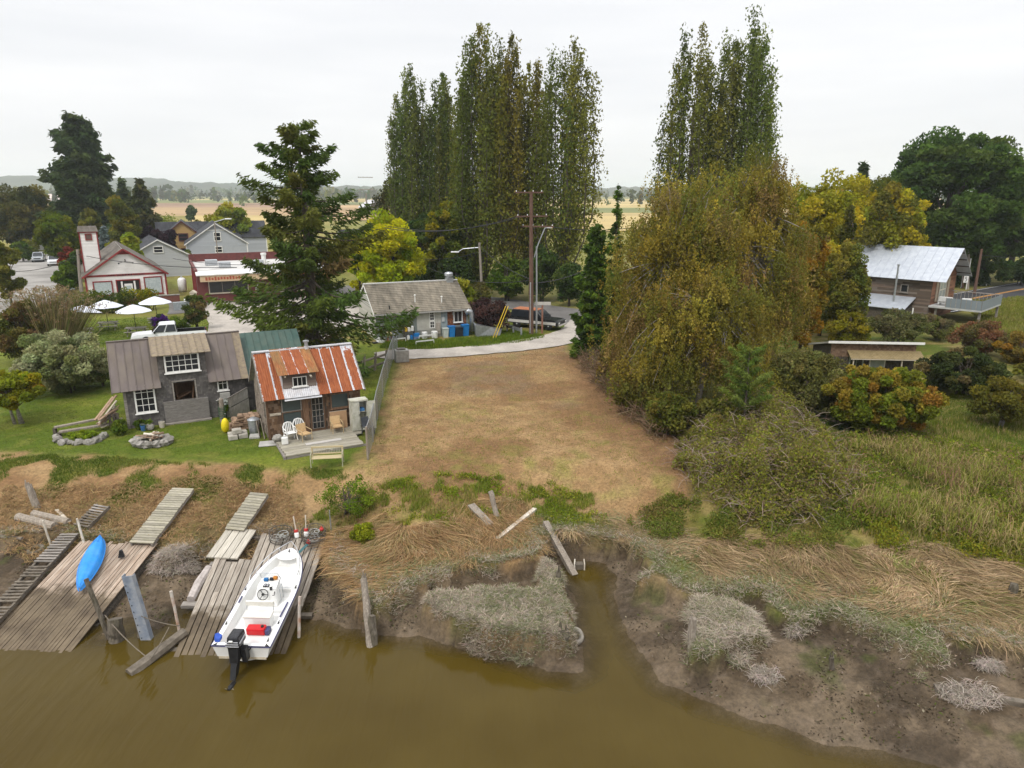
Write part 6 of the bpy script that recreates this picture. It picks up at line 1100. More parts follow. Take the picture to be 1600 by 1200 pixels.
# sawhorse planks and herb bed
hb = G(150, 662); t_ = thing('trestle_planks', 'two long grey planks resting on low trestles over the herb bed', 'trestle', (0, 0, 0)); a0, a1, b0_, b1 = P(85, 668, 2.6), P(182, 649, 2.6), P(92, 675, 2.45), P(188, 660, 2.5)
MB().beam(a0, a1, .26, .09).build('plank', BLEACHED, t_); MB().beam(b0_, b1, .3, .09).build('plank', BLEACHED, t_)
for q in (a0, a1, b0_, b1): MB().box(-.08, -.08, 0, .08, .08, q.z-2.2).build('trestle_leg', DARKWOOD, t_, (q.x, q.y, 2.17))
bedst = [(91, 690), (97, 694), (103, 692), (110, 694), (117, 695), (124, 694), (131, 693), (138, 694), (145, 693), (151, 690), (88, 685), (158, 686), (163, 683)]
ORD = 'first second third fourth fifth sixth seventh eighth ninth tenth eleventh twelfth last'.split()
for k, q in enumerate(sorted(bedst)): p = P(*q); o = tag(MB().ball((0, 0, .1), rnd.uniform(.16, .3), 9, 6, .75, .18).build('edging_stone', STONE, None, (p.x, p.y, gz(p.x, p.y)), (0, 0, rnd.random()*6)), '%s stone from the left in the rounded stone edging of the herb bed' % ORD[k] if k < 12 else 'last stone at the right end of the rounded stone edging of the herb bed', 'stone', 'stones edging the herb bed')
fp = P(238, 693); t_ = thing('fire_pit', 'ring of broken concrete and stones heaped with brush and scrap wood', 'fire pit', (fp.x, fp.y, gz(fp.x, fp.y)))
for k in range(13): a = k*6.28/13; MB().ball((0, 0, .14), .3, 8, 5, .8, .25).build('ring_stone', STONE, t_, (.85*math.cos(a), .62*math.sin(a), 0), (0, 0, rnd.random()*6))
for k in range(16): MB().beam((-.35, 0, 0), (.35, 0, 0), rnd.uniform(.06, .14), .04).build('scrap_wood', FW if k % 3 else WPOST, t_, (rnd.uniform(-.4, .4), rnd.uniform(-.35, .3), .3+.02*k), (rnd.uniform(-.3, .3), rnd.uniform(-.5, .5), rnd.random()*6))
tag(MB().ball((0, 0, .2), .24, 9, 6, .9, .15).build('round_stone', STONE, None, G(235, 672)), 'single round grey stone behind the fire pit', 'stone')
sc = thing('lumber_stack', 'loose stack of old boards leaning at the left corner of the cottage', 'lumber', at(TG, -.75, .6), R(28))
for k in range(12): MB().beam((rnd.uniform(-.9, -.5), rnd.uniform(-.6, .3), .2+.1*(k % 6)), (rnd.uniform(.1, .5), rnd.uniform(-.2, .6), .5+.12*k), rnd.uniform(.08, .2), .05).build('board', FW if k % 3 else PALEWOOD, sc)
for k in range(3): MB().box(.2*k-.2, -.3, -.1, .2*k-.06, -.2, .9).build('upright', DARKWOOD, sc)
for k in range(4): MB().box(.1, -1.0, .14*k, .6, -.6, .14*k+.13).build('block', STONE, sc, (rnd.uniform(-.04, .04), 0, 0))
# chain link fence
def fence():
    pts = [P(575, 718), P(583, 690), P(590, 655), P(598, 620), P(606, 590), P(614, 562), P(621, 546)]; t = thing('chain_link_fence', 'grey chain link fence with leaning posts between the lawn and the dry lot', 'fence', (0, 0, 0)); H = 1.75
    for k, p in enumerate(pts): z = gz(p.x, p.y); MB().tube([(p.x, p.y, z-.2), (p.x+.05*math.sin(k*3), p.y, z+H)], .035 if k else .06, 7).build('post', STEEL if k else BLEACHED, t)
    MB().tube([(p.x, p.y, gz(p.x, p.y)+H-.04) for p in pts], .022, 6).build('top_rail', STEEL, t)
    m, nt, bs, out = newmat('chain_link'); bs.inputs['Base Color'].default_value = (.33, .35, .36, 1); bs.inputs['Metallic'].default_value = .5; bs.inputs['Roughness'].default_value = .5; b = []; st = .085; rows = int(H/st)
    s_tot = 0
    for a, c in zip(pts, pts[1:]):
        L_ = (c-a).length; n = max(1, int(L_/st)); d = (c-a)/n
        for i in range(n):
            for j in range(rows):
                z0 = gz(a.x, a.y)+j*st; p = a+d*i
                for q0, q1 in (((0, 0), (1, 1)), ((0, 1), (1, 0))):
                    x0 = p+d*q0[0]; x1 = p+d*q1[0]; w = .017
                    b += [(x0.x, x0.y, z0+q0[1]*st-w), (x1.x, x1.y, z0+q1[1]*st-w), (x1.x, x1.y, z0+q1[1]*st+w), (x0.x, x0.y, z0+q0[1]*st+w)]
    o = inst('wire_mesh', np_mesh('wire_mesh', b, 4, m), t); o['kind'] = 'stuff'
    p = P(628, 565); k = thing('concrete_block', 'rough concrete block at the far end of the chain link fence', 'block', (p.x, p.y, 2.2), .3); MB().box(-.55, -.4, 0, .55, .4, 1.0).build('block_body', CONCRETE, k, bevel=.08); MB().box(-.4, -.3, 1.0, .3, .2, 1.12).build('rubble_top', STONE, k, bevel=.05)
    p0, p1 = P(566, 585), P(604, 572); rl = thing('log_rail_fence', 'low log rail fence beyond the shack under the spruce', 'fence'); 
    for z in (.35, .95): rough_post(MB(), p0+Vector((0, 0, z)), p1+Vector((0, 0, z)), .09, 7, 3).build('rail', BLEACHED, rl)
    for u in (.05, .5, .95): q = p0.lerp(p1, u); rough_post(MB(), q, q+Vector((.15, 0, 1.3)), .1, 7, 5, True).build('post', BLEACHED, rl)
fence()
# propane style white tank behind the shack, by the spruce
t_ = thing('white_tank', 'cream horizontal tank half hidden behind the shack roof', 'tank', (P(512, 556).x, P(512, 556).y, 2.2), R(25)); m = MB(); pr = [(0, -1.5), (.35, -1.45), (.55, -1.2), (.55, 1.2), (.35, 1.45), (0, 1.5)]
MB().lathe([(r+.001, z) for r, z in pr], 16).build('tank_body', M('cream_paint', (.55, .5, .4), (.62, .57, .47)), t_, (0, 0, .95), (0, R(90), 0), smooth=True)
for x in (-.9, .9): MB().box(x-.1, -.35, 0, x+.1, .35, .55).build('tank_leg', STEEL, t_)
# ------------------------------------------------------------------ picnic garden
PIC = M('grey_picnic_wood', (.17, .15, .13), (.28, .26, .23), 4, .9, .3, stretch=(1, 9, 9), rand=.12)
def picnic_table():
    t = thing('picnic_table', 'x', 'table'); b = MB().box(-.9, 0, .72, .9, .16, .77).mesh('tabletop_board', PIC); s = MB().box(-.9, 0, .42, .9, .26, .47).mesh('bench', PIC)
    for k in range(5): inst('tabletop_board', b, t, (0, -.42+k*.17, 0))
    for y in (-.85, .6): inst('bench', s, t, (0, y, 0))
    l = MB().beam((0, -.72, 0), (0, -.2, .72), .1, .06, (1, 0, 0)).beam((0, .72, 0), (0, .2, .72), .1, .06, (1, 0, 0)).box(-.03, -.8, .34, .03, .8, .42).mesh('leg_frame', PIC)
    for x in (-.65, .65): inst('leg_frame', l, t, (x, 0, 0))
    return t
UMB = M('white_canvas', (.58, .6, .67), (.64, .66, .72), 3, .8)
def umbrella():
    t = thing('patio_umbrella', 'x', 'umbrella'); n = 8; r = 1.6; V = [(0, 0, 2.95)]; f = []
    for ring, (q, z) in enumerate(((.33, 2.78), (.66, 2.56), (1, 2.3))):
        for k in range(n): a = 2*math.pi*k/n; V.append((q*r*math.cos(a), q*r*math.sin(a), z))
    b2 = [(x, y, z-.02) for x, y, z in V]; N = len(V)
    for k in range(n):
        k2 = (k+1) % n; f.append((0, 1+k, 1+k2))
        for g_ in range(2): f.append((1+g_*n+k, 1+(g_+1)*n+k, 1+(g_+1)*n+k2, 1+g_*n+k2))
    f2 = [tuple(i+N for i in reversed(q)) for q in f]; rim = [(1+2*n+k, N+1+2*n+k, N+1+2*n+(k+1) % n, 1+2*n+(k+1) % n) for k in range(n)]
    MB().add(V+b2, f+f2+rim).build('canopy', UMB, t); MB().tube([(0, 0, .0), (0, 0, 3.02)], .028, 8).build('pole', BLACK, t); rb = MB().tube([(0, 0, 2.6), (r*.97, 0, 2.27)], .014, 4).mesh('rib', STEEL); 
    for k in range(n): inst('rib', rb, t, (0, 0, 0), (0, 0, 2*math.pi*k/n))
    return t
pt0, um0 = picnic_table(), umbrella()
pic = [((168, 524), (129, 497), 'nearest the reed clump at the left end of the garden', 25), ((170, 513), (169, 484), 'at the back of the garden close to the hedge', 20), ((214, 522), (212, 494), 'in the middle front of the garden above the white pickup', 15), ((247, 506), (243, 482), 'at the right end of the garden by the purple flowers', 30)]
pic[0] = ((130, 524),)+pic[0][1:]
for k, (q, c, lab, rz) in enumerate(pic):
    p = P(q[0], q[1]+2); tb = pt0 if k == 0 else copy_tree(pt0); um = um0 if k == 0 else copy_tree(um0)
    for o, n_, cat, gr in ((tb, 'grey wooden picnic table ', 'table', 'picnic tables in the garden'), (um, 'white patio umbrella ', 'umbrella', 'white umbrellas over the picnic tables')):
        o.location = (p.x, p.y, 2.2); o.rotation_euler = (0, 0, R(rz) if o is tb else R(rz*3+10)); tag(o, n_+lab, cat, gr)
um0.rotation_euler = (R(-6), R(8), R(40))
for q, r, lab in (((279, 512), .75, 'large grey boulder at the edge of the picnic garden'), ((290, 510), .5, 'smaller flat stone right of the large boulder')): p = P(*q); tag(MB().ball((0, 0, r*.35), r, 10, 7, .6, .14).build('boulder', STONE, None, (p.x, p.y, 2.2)), lab, 'boulder')
p = P(272, 486); t_ = thing('garden_shed_box', 'grey planter wall with white box beside the purple flowers', 'planter', (p.x, p.y, 2.2), R(28)); MB().box(0, 0, 0, 3.2, .6, .95).build('planter_wall', M('blue_grey_board', (.22, .25, .26), (.3, .32, .33)), t_); MB().box(1.2, -.1, .96, 2.6, .7, 1.2).build('planter_top', WHITE, t_)
p = P(270, 472); t_ = thing('garden_wall', 'low dark red brick wall at the street in front of the hall', 'wall', (p.x-3, p.y-1.5, 2.2), R(29)); MB().box(-8, 0, 0, 4.2, .35, .8).build('wall_body', M('dark_brick', (.14, .05, .04), (.2, .08, .06), 9), t_); MB().box(-8.05, -.05, .8, 4.25, .4, .9).build('coping', STONE, t_)
p = P(308, 484); t_ = thing('bird_house', 'small wooden bird house on a leaning pale post in the rose bush', 'bird house', (p.x+.1, p.y-.6, 2.2)); MB().tube([(.2, 0, 0), (-.1, 0, 1.7)], .07).build('post', PALEWOOD, t_); MB().box(-.35, -.25, 1.65, .25, .25, 2.05).prism([(-.42, -.3, 2.05), (.32, -.3, 2.05), (-.05, -.3, 2.35)], (0, .6, 0)).build('box', PALEWOOD, t_)
# ------------------------------------------------------------------ restaurant clutter
def R_(x, y, z=0): return TR_(x, y, z)
BLUE = M('blue_plastic_bin', (.01, .15, .42), (.02, .19, .5), 4, .45); YJ = M('yellow_plastic', (.6, .36, .02), (.68, .43, .04), 4, .5)
def bin_(x, y, w, d, h, mat, label, rz=0, lid=None):
    t = thing('plastic_bin', label, 'bin', R_(x, y), R(22.4)+rz); MB().hexa([(-w*.42, -d*.42, 0), (w*.42, -d*.42, 0), (w*.42, d*.42, 0), (-w*.42, d*.42, 0), (-w/2, -d/2, h), (w/2, -d/2, h), (w/2, d/2, h), (-w/2, d/2, h)]).build('bin_body', mat, t); MB().box(-w/2-.03, -d/2-.03, h, w/2+.03, d/2+.03, h+.06).build('bin_lid', lid or mat, t); return t
bin_(6.95, -.5, .6, .6, .95, BLUE, 'left blue plastic bin under the brick red wall'); bin_(8.3, -.5, .65, .6, 1.0, BLUE, 'right blue plastic bin beside the silver duct'); bin_(7.62, -.6, .75, .6, .8, M('black_bin', (.015, .018, .025), (.03, .035, .04)), 'black bin between the two blue bins'); bin_(6.35, -.55, .5, .5, .8, M('pale_drum', (.4, .44, .42), (.48, .52, .5)), 'pale grey drum left of the blue bins')
t_ = thing('metal_hopper', 'large slanted galvanised metal hopper lying at the restaurant corner', 'hopper', R_(9.0, -1.7), R(22.4-12)); MB().hexa([(0, 0, 0), (2.2, -.2, 0), (2.2, 1.0, 0), (0, 1.1, 0), (-.1, -.1, 1.15), (1.5, -.1, .95), (2.6, 1.0, .55), (-.1, 1.1, 1.15)]).build('hopper_body', STEEL, t_); MB().box(-.15, -.15, 1.12, .0, 1.15, 1.2).build('hopper_rim', STEEL, t_)
JG = [(2.55, 1.15, YJ), (2.85, 1.15, WHITE), (3.15, 1.2, WHITE), (2.7, .8, WHITE)]
rk = thing('storage_rack', 'dark storage rack against the grey green wall holding jugs', 'rack', R_(2.9, -.45), R(22.4)); MB().box(-.5, -.2, .74, .5, .2, .78).build('shelf', DARKWOOD, rk)
for x in (-.47, .43): MB().box(x, -.2, 0, x+.05, .2, 1.2).build('rack_side', DARKWOOD, rk)
for k, (x, z, mt, lab) in enumerate(((-.3, .78, YJ, 'yellow jug at the left end of the rack'), (0, .78, WHITE, 'white jug in the middle of the rack'), (.3, .8, WHITE, 'white jug at the right end of the rack'), (-.1, 0, WHITE, 'white jug on the ground under the rack'), (.2, .0, BLUE, 'blue jug on the ground under the rack'))):
    t_ = thing('jug', lab, 'jug', R_(2.9+x, -.5, z), R(22.4)); MB().box(-.13, -.12, 0, .13, .12, .42 if z else .4).build('jug_body', mt, t_, bevel=.04); MB().lathe([(.04, .4), (.04, .48)], 8).build('jug_cap', mt, t_)
t_ = thing('blue_crate', 'blue plastic crate on the ground right of the rack', 'crate', R_(3.55, -.55), R(22.4)); MB().box(-.25, -.2, .28, .25, .2, .58).build('crate_body', BLUE, t_); MB().box(-.27, -.22, .0, .23, .18, .27).build('lower_crate', M('blue_white', (.05, .1, .25), (.3, .33, .4), 8), t_)
for x, r, lab in ((4.35, .27, 'white round drum end left of the white sack'), (5.3, .32, 'white sack against the wall below the narrow window')): t_ = thing('white_tub', lab, 'tub', R_(x, -.5), R(22.4)); MB().lathe([(r*.85, 0), (r, .5), (r*.9, .62)], 14).build('tub_body', WHITE, t_); MB().torus((0, 0, .56), r*.98, .02, 14, 5).build('tub_rim', STEEL, t_)
t_ = thing('grill', 'rusty yellow lidded grill on thin legs by the wall', 'grill', R_(.95, -.8), R(20)); MB().ball((0, 0, .75), .3, 12, 8, .8).build('grill_lid', M('pale_yellow', (.5, .42, .2), (.58, .5, .28)), t_, smooth=True); b = None
for a in (0, 2.1, 4.2): MB().tube([(.15*math.cos(a), .15*math.sin(a), .6), (.28*math.cos(a), .28*math.sin(a), 0)], .03).build('leg', RUST, t_)
MB().box(.25, -.15, .35, .75, .2, .5).build('side_shelf', BLACK, t_)
t_ = thing('white_cooler', 'white box lying tipped on the ground at the left end of the wall', 'box', R_(.15, -.75), R(40)); MB().box(-.3, -.22, 0, .35, .22, .45).build('cooler_body', WHITE, t_, rot=(0, R(12), 0), bevel=.03); MB().box(-.75, -.15, 0, -.33, .2, .12).build('cooler_lid', BLACK, t_)
for (q0, q1, lab) in (((617, 536), (634, 534), 'short white rail on stakes in the grass at the fence end'), ((655, 531), (676, 529), 'white rail on stakes in the middle of the grass verge'), ((650, 540), (678, 537), 'low pale board lying in the grass verge')): a, b_ = P(*q0), P(*q1); tag(MB().beam(a+Vector((0, 0, .35)), b_+Vector((0, 0, .35)), .06, .1).box(a.x-.03, a.y-.03, 2.2, a.x+.03, a.y+.03, 2.5).box(b_.x-.03, b_.y-.03, 2.2, b_.x+.03, b_.y+.03, 2.5).build('white_rail', WHITE), lab, 'rail')
a, b_ = P(790, 517), P(815, 525); t_ = thing('guard_rail', 'short galvanised guard rail in the grass before the black pickup', 'guard rail'); MB().beam(a+Vector((0, 0, .55)), b_+Vector((0, 0, .55)), .06, .3).build('rail', STEEL, t_)
for u in (.1, .5, .98): q = a.lerp(b_, u); MB().box(-.08, -.08, 0, .08, .08, .62 if u < .9 else .8).build('post', STEEL, t_, q)
YGUY = M('yellow_guard', (.6, .4, .02), (.68, .47, .05), 4, .5)
for (q, lab) in (((770, 529), 'left of the two slanted yellow guy wire guards'), ((774, 529), 'right of the two slanted yellow guy wire guards')): a = P(*q); tag(MB().tube([a, a+Vector((1.2, .9, 2.9))], .036, 7).build('guy_guard', YGUY), lab, 'guy guard')
# ================================================================== VEHICLES (x forward)
def vehicle(name, label, cat, loc, rz, L, Wd, paint, kind='pickup', lower=None, roofmat=None, bumper=None, group=None):
    t = thing(name, label, cat, loc, rz, group); w = Wd/2; lo = .42; belt = 1.0 if kind != 'car' else .86; top = 1.78 if kind in ('pickup', 'suv', 'van') else 1.42; hood = L*.5; ax = L*.31
    noseh = belt*.96; cab0, cab1 = (-.1*L, .24*L) if kind == 'pickup' else (-.46*L, .22*L) if kind in ('suv', 'van') else (-.34*L, .2*L)
    b = MB(); sec = [(-L/2, belt*.97, .97), (-L*.47, belt, 1), (cab0, belt, 1), (cab1, belt, 1), (L*.44, noseh, .98), (L/2, noseh*.9, .92)]; V = []
    for x, h, k in sec: V += [(x, -w*k, lo), (x, -w*k*1.0, lo+(h-lo)*.6), (x, -w*k*.95, h), (x, w*k*.95, h), (x, w*k, lo+(h-lo)*.6), (x, w*k, lo)]
    f = [(i*6+j, (i+1)*6+j, (i+1)*6+(j+1) % 6, i*6+(j+1) % 6) for i in range(5) for j in range(6) if not (kind == 'pickup' and i < 2 and j == 2)]+[(0, 1, 2, 3, 4, 5)[::-1], tuple(30+j for j in range(6))]
    b.add(V, f); b.build('body', paint, t)
    if lower: 
        for sg in (-1, 1): MB().box(-L*.49, sg*w-.012 if sg > 0 else -w-.018, lo+.1, L*.45, sg*w+.018 if sg > 0 else -w+.012, lo+.37).build('side_stripe', lower, t)
    if kind == 'pickup':
        MB().box(-L*.485, -w*.86, lo+.15, cab0-.04, w*.86, lo+.2).box(-L*.49, -w*.93, lo+.2, -L*.475, w*.93, belt-.02).box(-L*.49, -w*.93, lo+.15, cab0, -w*.86, belt-.01).box(-L*.49, w*.86, lo+.15, cab0, w*.93, belt-.01).box(cab0-.06, -w*.9, lo+.15, cab0, w*.9, belt).build('bed_liner', BLACK, t)
    r0, r1 = (cab0+.1, cab1-.75) if kind == 'pickup' else (cab0+.25, cab1-.85) if kind != 'car' else (cab0+.6, cab1-.9)
    c = MB().hexa([(cab0, -w*.94, belt-.01), (cab1, -w*.94, belt-.01), (cab1, w*.94, belt-.01), (cab0, w*.94, belt-.01), (r0, -w*.78, top), (r1, -w*.78, top), (r1, w*.78, top), (r0, w*.78, top)]).build('cabin', paint, t, bevel=.06)
    if roofmat: MB().box(r0+.03, -w*.76, top+.002, r1-.03, w*.76, top+.03).build('roof_panel', roofmat, t)
    def pane(p, off): n = (Vector(p[1])-Vector(p[0])).cross(Vector(p[2])-Vector(p[0])).normalized()*off; MB().prism([Vector(q)+n*.25 for q in p], n).build('window', CARGLASS, t)
    lp = lambda a, b_, u: a+(b_-a)*u
    for sg in (-1, 1):
        z0, z1 = lp(belt, top, .1), lp(belt, top, .88); y0, y1 = lp(w*.94, w*.78, .1), lp(w*.94, w*.78, .88); xs0, xs1 = lp(cab0, r0, .1), lp(cab1, r1, .1); xt0, xt1 = lp(cab0, r0, .88), lp(cab1, r1, .88); nn = 2 if L > 4.6 or kind != 'pickup' else 1
        for k in range(nn):
            a, b_ = k/nn+.03, (k+1)/nn-.03; p = [(lp(xs0, xs1, a), sg*y0, z0), (lp(xs0, xs1, b_), sg*y0, z0), (lp(xt0, xt1, b_), sg*y1, z1), (lp(xt0, xt1, a), sg*y1, z1)]
            pane(p if sg < 0 else p[::-1], .03)
    for x0, x1, sg in ((cab1, r1, 1), (cab0, r0, -1)):
        p = [(lp(x0, x1, .12), -w*.8*sg, lp(belt, top, .12)), (lp(x0, x1, .12), w*.8*sg, lp(belt, top, .12)), (lp(x0, x1, .88), w*.68*sg, lp(belt, top, .88)), (lp(x0, x1, .88), -w*.68*sg, lp(belt, top, .88))]; pane(p, .045)
    rr = .36 if kind != 'car' else .32; wm = None
    for sx in (-ax, ax):
        for sg in (-1, 1):
            if wm is None: wm = MB().lathe([(rr*.55, -.11), (rr*.96, -.11), (rr, -.07), (rr, .07), (rr*.96, .11), (rr*.55, .11)], 18).mesh('wheel', RUBBER); rm = MB().lathe([(rr*.56, .0), (rr*.56, .1), (rr*.3, .085), (.05, .12)], 12).mesh('rim', STEEL)
            wh = inst('wheel', wm, t, (sx, sg*(w-.1), rr), (R(-90*sg), 0, 0)); inst('rim', rm, wh, (0, 0, .012)); MB().lathe([(rr*1.18, -.02), (rr*1.18, .03)], 18).build('wheel_arch', BLACK, t, (sx, sg*(w-.018), rr+.03), (R(-90*sg), 0, 0))
    bu = bumper or paint; MB().box(L/2-.06, -w*.95, .42, L/2+.1, w*.95, .62).build('front_bumper', bu, t, bevel=.03); MB().box(-L/2-.1, -w*.95, .42, -L/2+.06, w*.95, .6).build('rear_bumper', bu, t, bevel=.03)
    MB().box(L/2-.05, -w*.55, .64, L/2+.02, w*.55, noseh*.84).build('grille', BLACK, t); hm_ = M('headlight', (.6, .6, .58), (.75, .75, .72), 9, .15) if not bpy.data.materials.get('headlight') else bpy.data.materials['headlight']; tl = M('tail_light', (.3, .01, .01), (.4, .02, .02), 9, .3) if not bpy.data.materials.get('tail_light') else bpy.data.materials['tail_light']
    for sg in (-1, 1): MB().box(L/2-.06, sg*w*.75-.13, .66, L/2+.025, sg*w*.75+.13, noseh*.84).build('headlight', hm_, t); MB().box(-L/2-.03, sg*w*.86-.07, .66, -L/2+.04, sg*w*.86+.07, .95).build('tail_light', tl, t); MB().box(cab1-.35, sg*(w+.02)-.1, belt+.02, cab1-.22, sg*(w+.02)+.1, belt+.2).build('side_mirror', BLACK, t)
    return t
WP = M('white_car_paint', (.68, .69, .7), (.74, .75, .76), 2, .18, spec=.5); BP = M('black_car_paint', (.012, .013, .014), (.02, .021, .022), 2, .25, spec=.5); SP = M('silver_car_paint', (.33, .35, .37), (.4, .42, .44), 2, .22, metal=.4); GP = M('sage_car_paint', (.36, .41, .4), (.43, .47, .46), 2, .25, spec=.5); CHR = M('chrome', (.5, .5, .5), (.65, .65, .65), 5, .2, metal=.9)
p = P(262, 536); vehicle('pickup_truck', 'white pickup truck parked behind the ridge of the dark cottage', 'pickup', (p.x, p.y+.6, 2.2), R(205), 6.1, 2.0, WP)
tr = M('roof_rack', (.02, .02, .022), (.03, .03, .032), 5, .4)
p = P(848, 512); vehicle('pickup_truck', 'black and silver old pickup with rusty roof at the road bend', 'pickup', (p.x-.6, p.y+.1, 2.25), R(-28), 5.6, 2.0, BP, 'suv', lower=M('silver_stripe', (.5, .48, .45), (.58, .56, .53), 3, .3), roofmat=M('rusty_roof_paint', (.3, .1, .05), (.42, .17, .08), 3, .7), bumper=CHR)
p = P(322, 468); vehicle('parked_suv', 'white suv parked nose out in front of the red tavern', 'car', (p.x, p.y+.5, 2.25), R(-60), 4.7, 1.85, WP, 'suv')
p = P(98, 457); vehicle('parked_suv', 'pale grey green suv seen from behind beside the hall utility pole', 'car', (p.x, p.y+1, 2.25), R(122), 4.7, 1.9, GP, 'suv')
p = P(51, 410); vehicle('pickup_truck', 'silver pickup facing the camera with amber roof light far up the street', 'pickup', (p.x, p.y+2, 2.25), R(-62), 5.8, 2.0, SP); p = P(75, 416); vehicle('parked_van', 'white van parked behind the silver pickup beside the red maple', 'van', (p.x, p.y+2, 2.25), R(-62), 5.0, 1.95, WP, 'van')
p = P(70, 398); vehicle('parked_car', 'white car parked furthest up the street', 'car', (p.x-2, p.y+6, 2.25), R(-62), 4.5, 1.8, WP, 'car'); p = P(484, 447); vehicle('parked_car', 'pale car glimpsed through the spruce branches by the tavern', 'car', (p.x, p.y, 2.25), R(25), 4.6, 1.8, WP, 'car')
p = P(16, 369); bus = thing('school_bus', 'distant yellow orange school bus among the trees at the far left', 'bus', (p.x, p.y, 2.2), R(-20)); BY = M('bus_yellow', (.5, .22, .02), (.58, .28, .04), 2, .4)
MB().box(-5.5, -1.2, .6, 3.6, 1.2, 3.0).build('body', BY, bus, bevel=.15); MB().box(3.61, -1.0, .6, 5.2, 1.0, 1.7).build('hood', BY, bus, bevel=.1); MB().box(-5.3, -1.1, 3.0, 3.4, 1.1, 3.12).build('roof', WHITE, bus); MB().box(-5.0, -1.23, 1.9, 3.3, -1.205, 2.6).build('side_windows', CARGLASS, bus); MB().box(3.58, -.95, 1.8, 3.64, .95, 2.7).build('windscreen', CARGLASS, bus)
for x in (-3, 4.3):
    for y in (-1.15, 1.15): MB().lathe([(.25, -.14), (.5, -.14), (.5, .14), (.25, .14)], 14).build('wheel', RUBBER, bus, (x, y, .5), (R(90), 0, 0))
# ================================================================== POLES, WIRES, SIGNS
POLEB = M('brown_pole', (.09, .05, .035), (.15, .09, .065), 6, .9, .4, stretch=(3, 3, .3)); POLEG = M('grey_pole', (.22, .19, .16), (.32, .28, .24), 6, .9, .3, stretch=(3, 3, .3)); WIREM = M('black_wire', (.02, .02, .022), (.03, .03, .032), 6, .6)
def pole(name, label, base, top, r, mat, arms=(), cat='utility pole', extra=None):
    base, top = Vector(base), Vector(top); t = thing(name, label, cat, base); d = top-base; MB().tube([(0, 0, -.3), d*.5, d], [r*1.15, r, r*.8], 9).build('pole_shaft', mat, t)
    for h, wd, off, rz in arms:
        q = d*(h/d.length); a = MB().box(-wd/2+off, -.06, -.06, wd/2+off, .06, .07).build('crossarm', mat, t, q, (0, 0, rz)); ins = MB().lathe([(.035, .07), (.05, .13), (.03, .19)], 8).mesh('insulator', WHITE)
        for k in range(4): inst('insulator', ins, a, (off-wd/2+.15+k*(wd-.3)/3, 0, 0))
    return t
pb = P(830, 523); ptop = Q(830, 299, pb.y); pw_ = pole('utility_pole', 'tall brown utility pole with three crossarms at the lane corner', pb, ptop, .2, POLEB, [((ptop.z-2.2)-.1, 2.6, -.2, R(5)), ((ptop.z-2.2)-2.2, 3.2, .1, R(25)), ((ptop.z-2.2)-3.1, 3.0, .6, R(-12))]); MB().tube([(-.1, -.2, .2), (-.1, -.19, 5)], .06).build('conduit', STEEL, pw_)
lb = P(838, 521); lt = Q(836, 385, lb.y); sl = thing('street_lamp', 'tall silver street lamp with bent arm beside the brown utility pole', 'street lamp', lb); MB().tube([(0, 0, 0), (0, 0, (lt.z-2.2)*.5), (-.05, 0, lt.z-2.2)], [.1, .09, .07], 9).build('lamp_post', STEEL, sl); MB().tube([(-.25, 0, lt.z-3.2), (.1, .0, lt.z-2.0), (.7, .0, lt.z-.55), (1.0, 0, lt.z-.45)], .05).build('lamp_arm', STEEL, sl); MB().box(.9, -.12, lt.z-.55, 1.35, .12, lt.z-.42).build('lamp_head', WHITE, sl, bevel=.04)
b_ = P(847, 521); sg = thing('street_sign', 'blank pale board sign on a reddish post behind the lane corner', 'sign', b_); MB().box(-.08, -.05, 0, .08, .05, 2.75).build('sign_post', M('reddish_post', (.2, .09, .06), (.26, .13, .09), 5), sg); MB().box(-.75, -.08, 2.75, .8, -.01, 3.05).build('sign_board', M('pale_sign', (.4, .38, .35), (.48, .46, .42), 5), sg)
def simplepole(name, lab, q, qt, r, mat, Y=None, arms=()): b = P(*q); t = Q(qt[0], qt[1], b.y); return pole(name, lab, b, t, r, mat, arms), b, t
_, p1b, p1t = simplepole('utility_pole', 'reddish brown pole among dark trees beyond the restaurant', (694, 462), (690, 376), .16, POLEB); _, p2b, p2t = simplepole('utility_pole', 'grey pole right of the restaurant vent with a small lamp arm', (754, 470), (749, 379), .17, POLEG)
l2 = thing('lamp_arm_light', 'pale cobra head street light reaching left from the grey pole', 'street lamp', p2t-Vector((0, 0, .6))); MB().tube([(-.15, 0, 0), (-2.0, 0, -.15), (-2.6, 0, -.5)], .05).build('lamp_arm', STEEL, l2); MB().box(-3.5, -.15, -.62, -2.5, .15, -.45).build('lamp_head', WHITE, l2, bevel=.05)
_, p3b, p3t = simplepole('utility_pole', 'grey pole half hidden by the dark cedar at the hedge', (912, 498), (916, 418), .17, POLEG); _, p4b, p4t = simplepole('utility_pole', 'grey wooden pole in front of the white hall corner', (128, 466), (121, 390), .2, POLEG)
def farpole(lab, q, Y, top, arms, r=.14, mat=POLEG): a = Q(*q, Y); a.z = 2.2; t = Q(*top, Y); return pole('utility_pole', lab, a, t, r, mat, arms), a, t
_, p5b, p5t = farpole('distant pole with crossarms in front of the tan field', (574, 352), 150, (572, 302), [(16, 3.0, 0, .3), (13.6, 3, 0, .3)], .17)
bq = P(1504, 450); tq = Q(1506, 335, bq.y); t6 = pole('utility_pole', 'brown pole with grey transformer behind the barn house', bq, tq, .18, POLEB, [(tq.z-2.2-.4, 2.4, 0, .3)]); MB().lathe([(.28, 0), (.3, .1), (.3, .75), (.2, .85)], 12).build('transformer', M('pale_transformer', (.5, .52, .53), (.58, .6, .6)), t6, (-.45, 0, tq.z-2.2-2.3)); MB().tube([(-.35, -.15, 0), (-.35, -.15, tq.z-2.2-2)], .06).build('conduit', STEEL, t6)
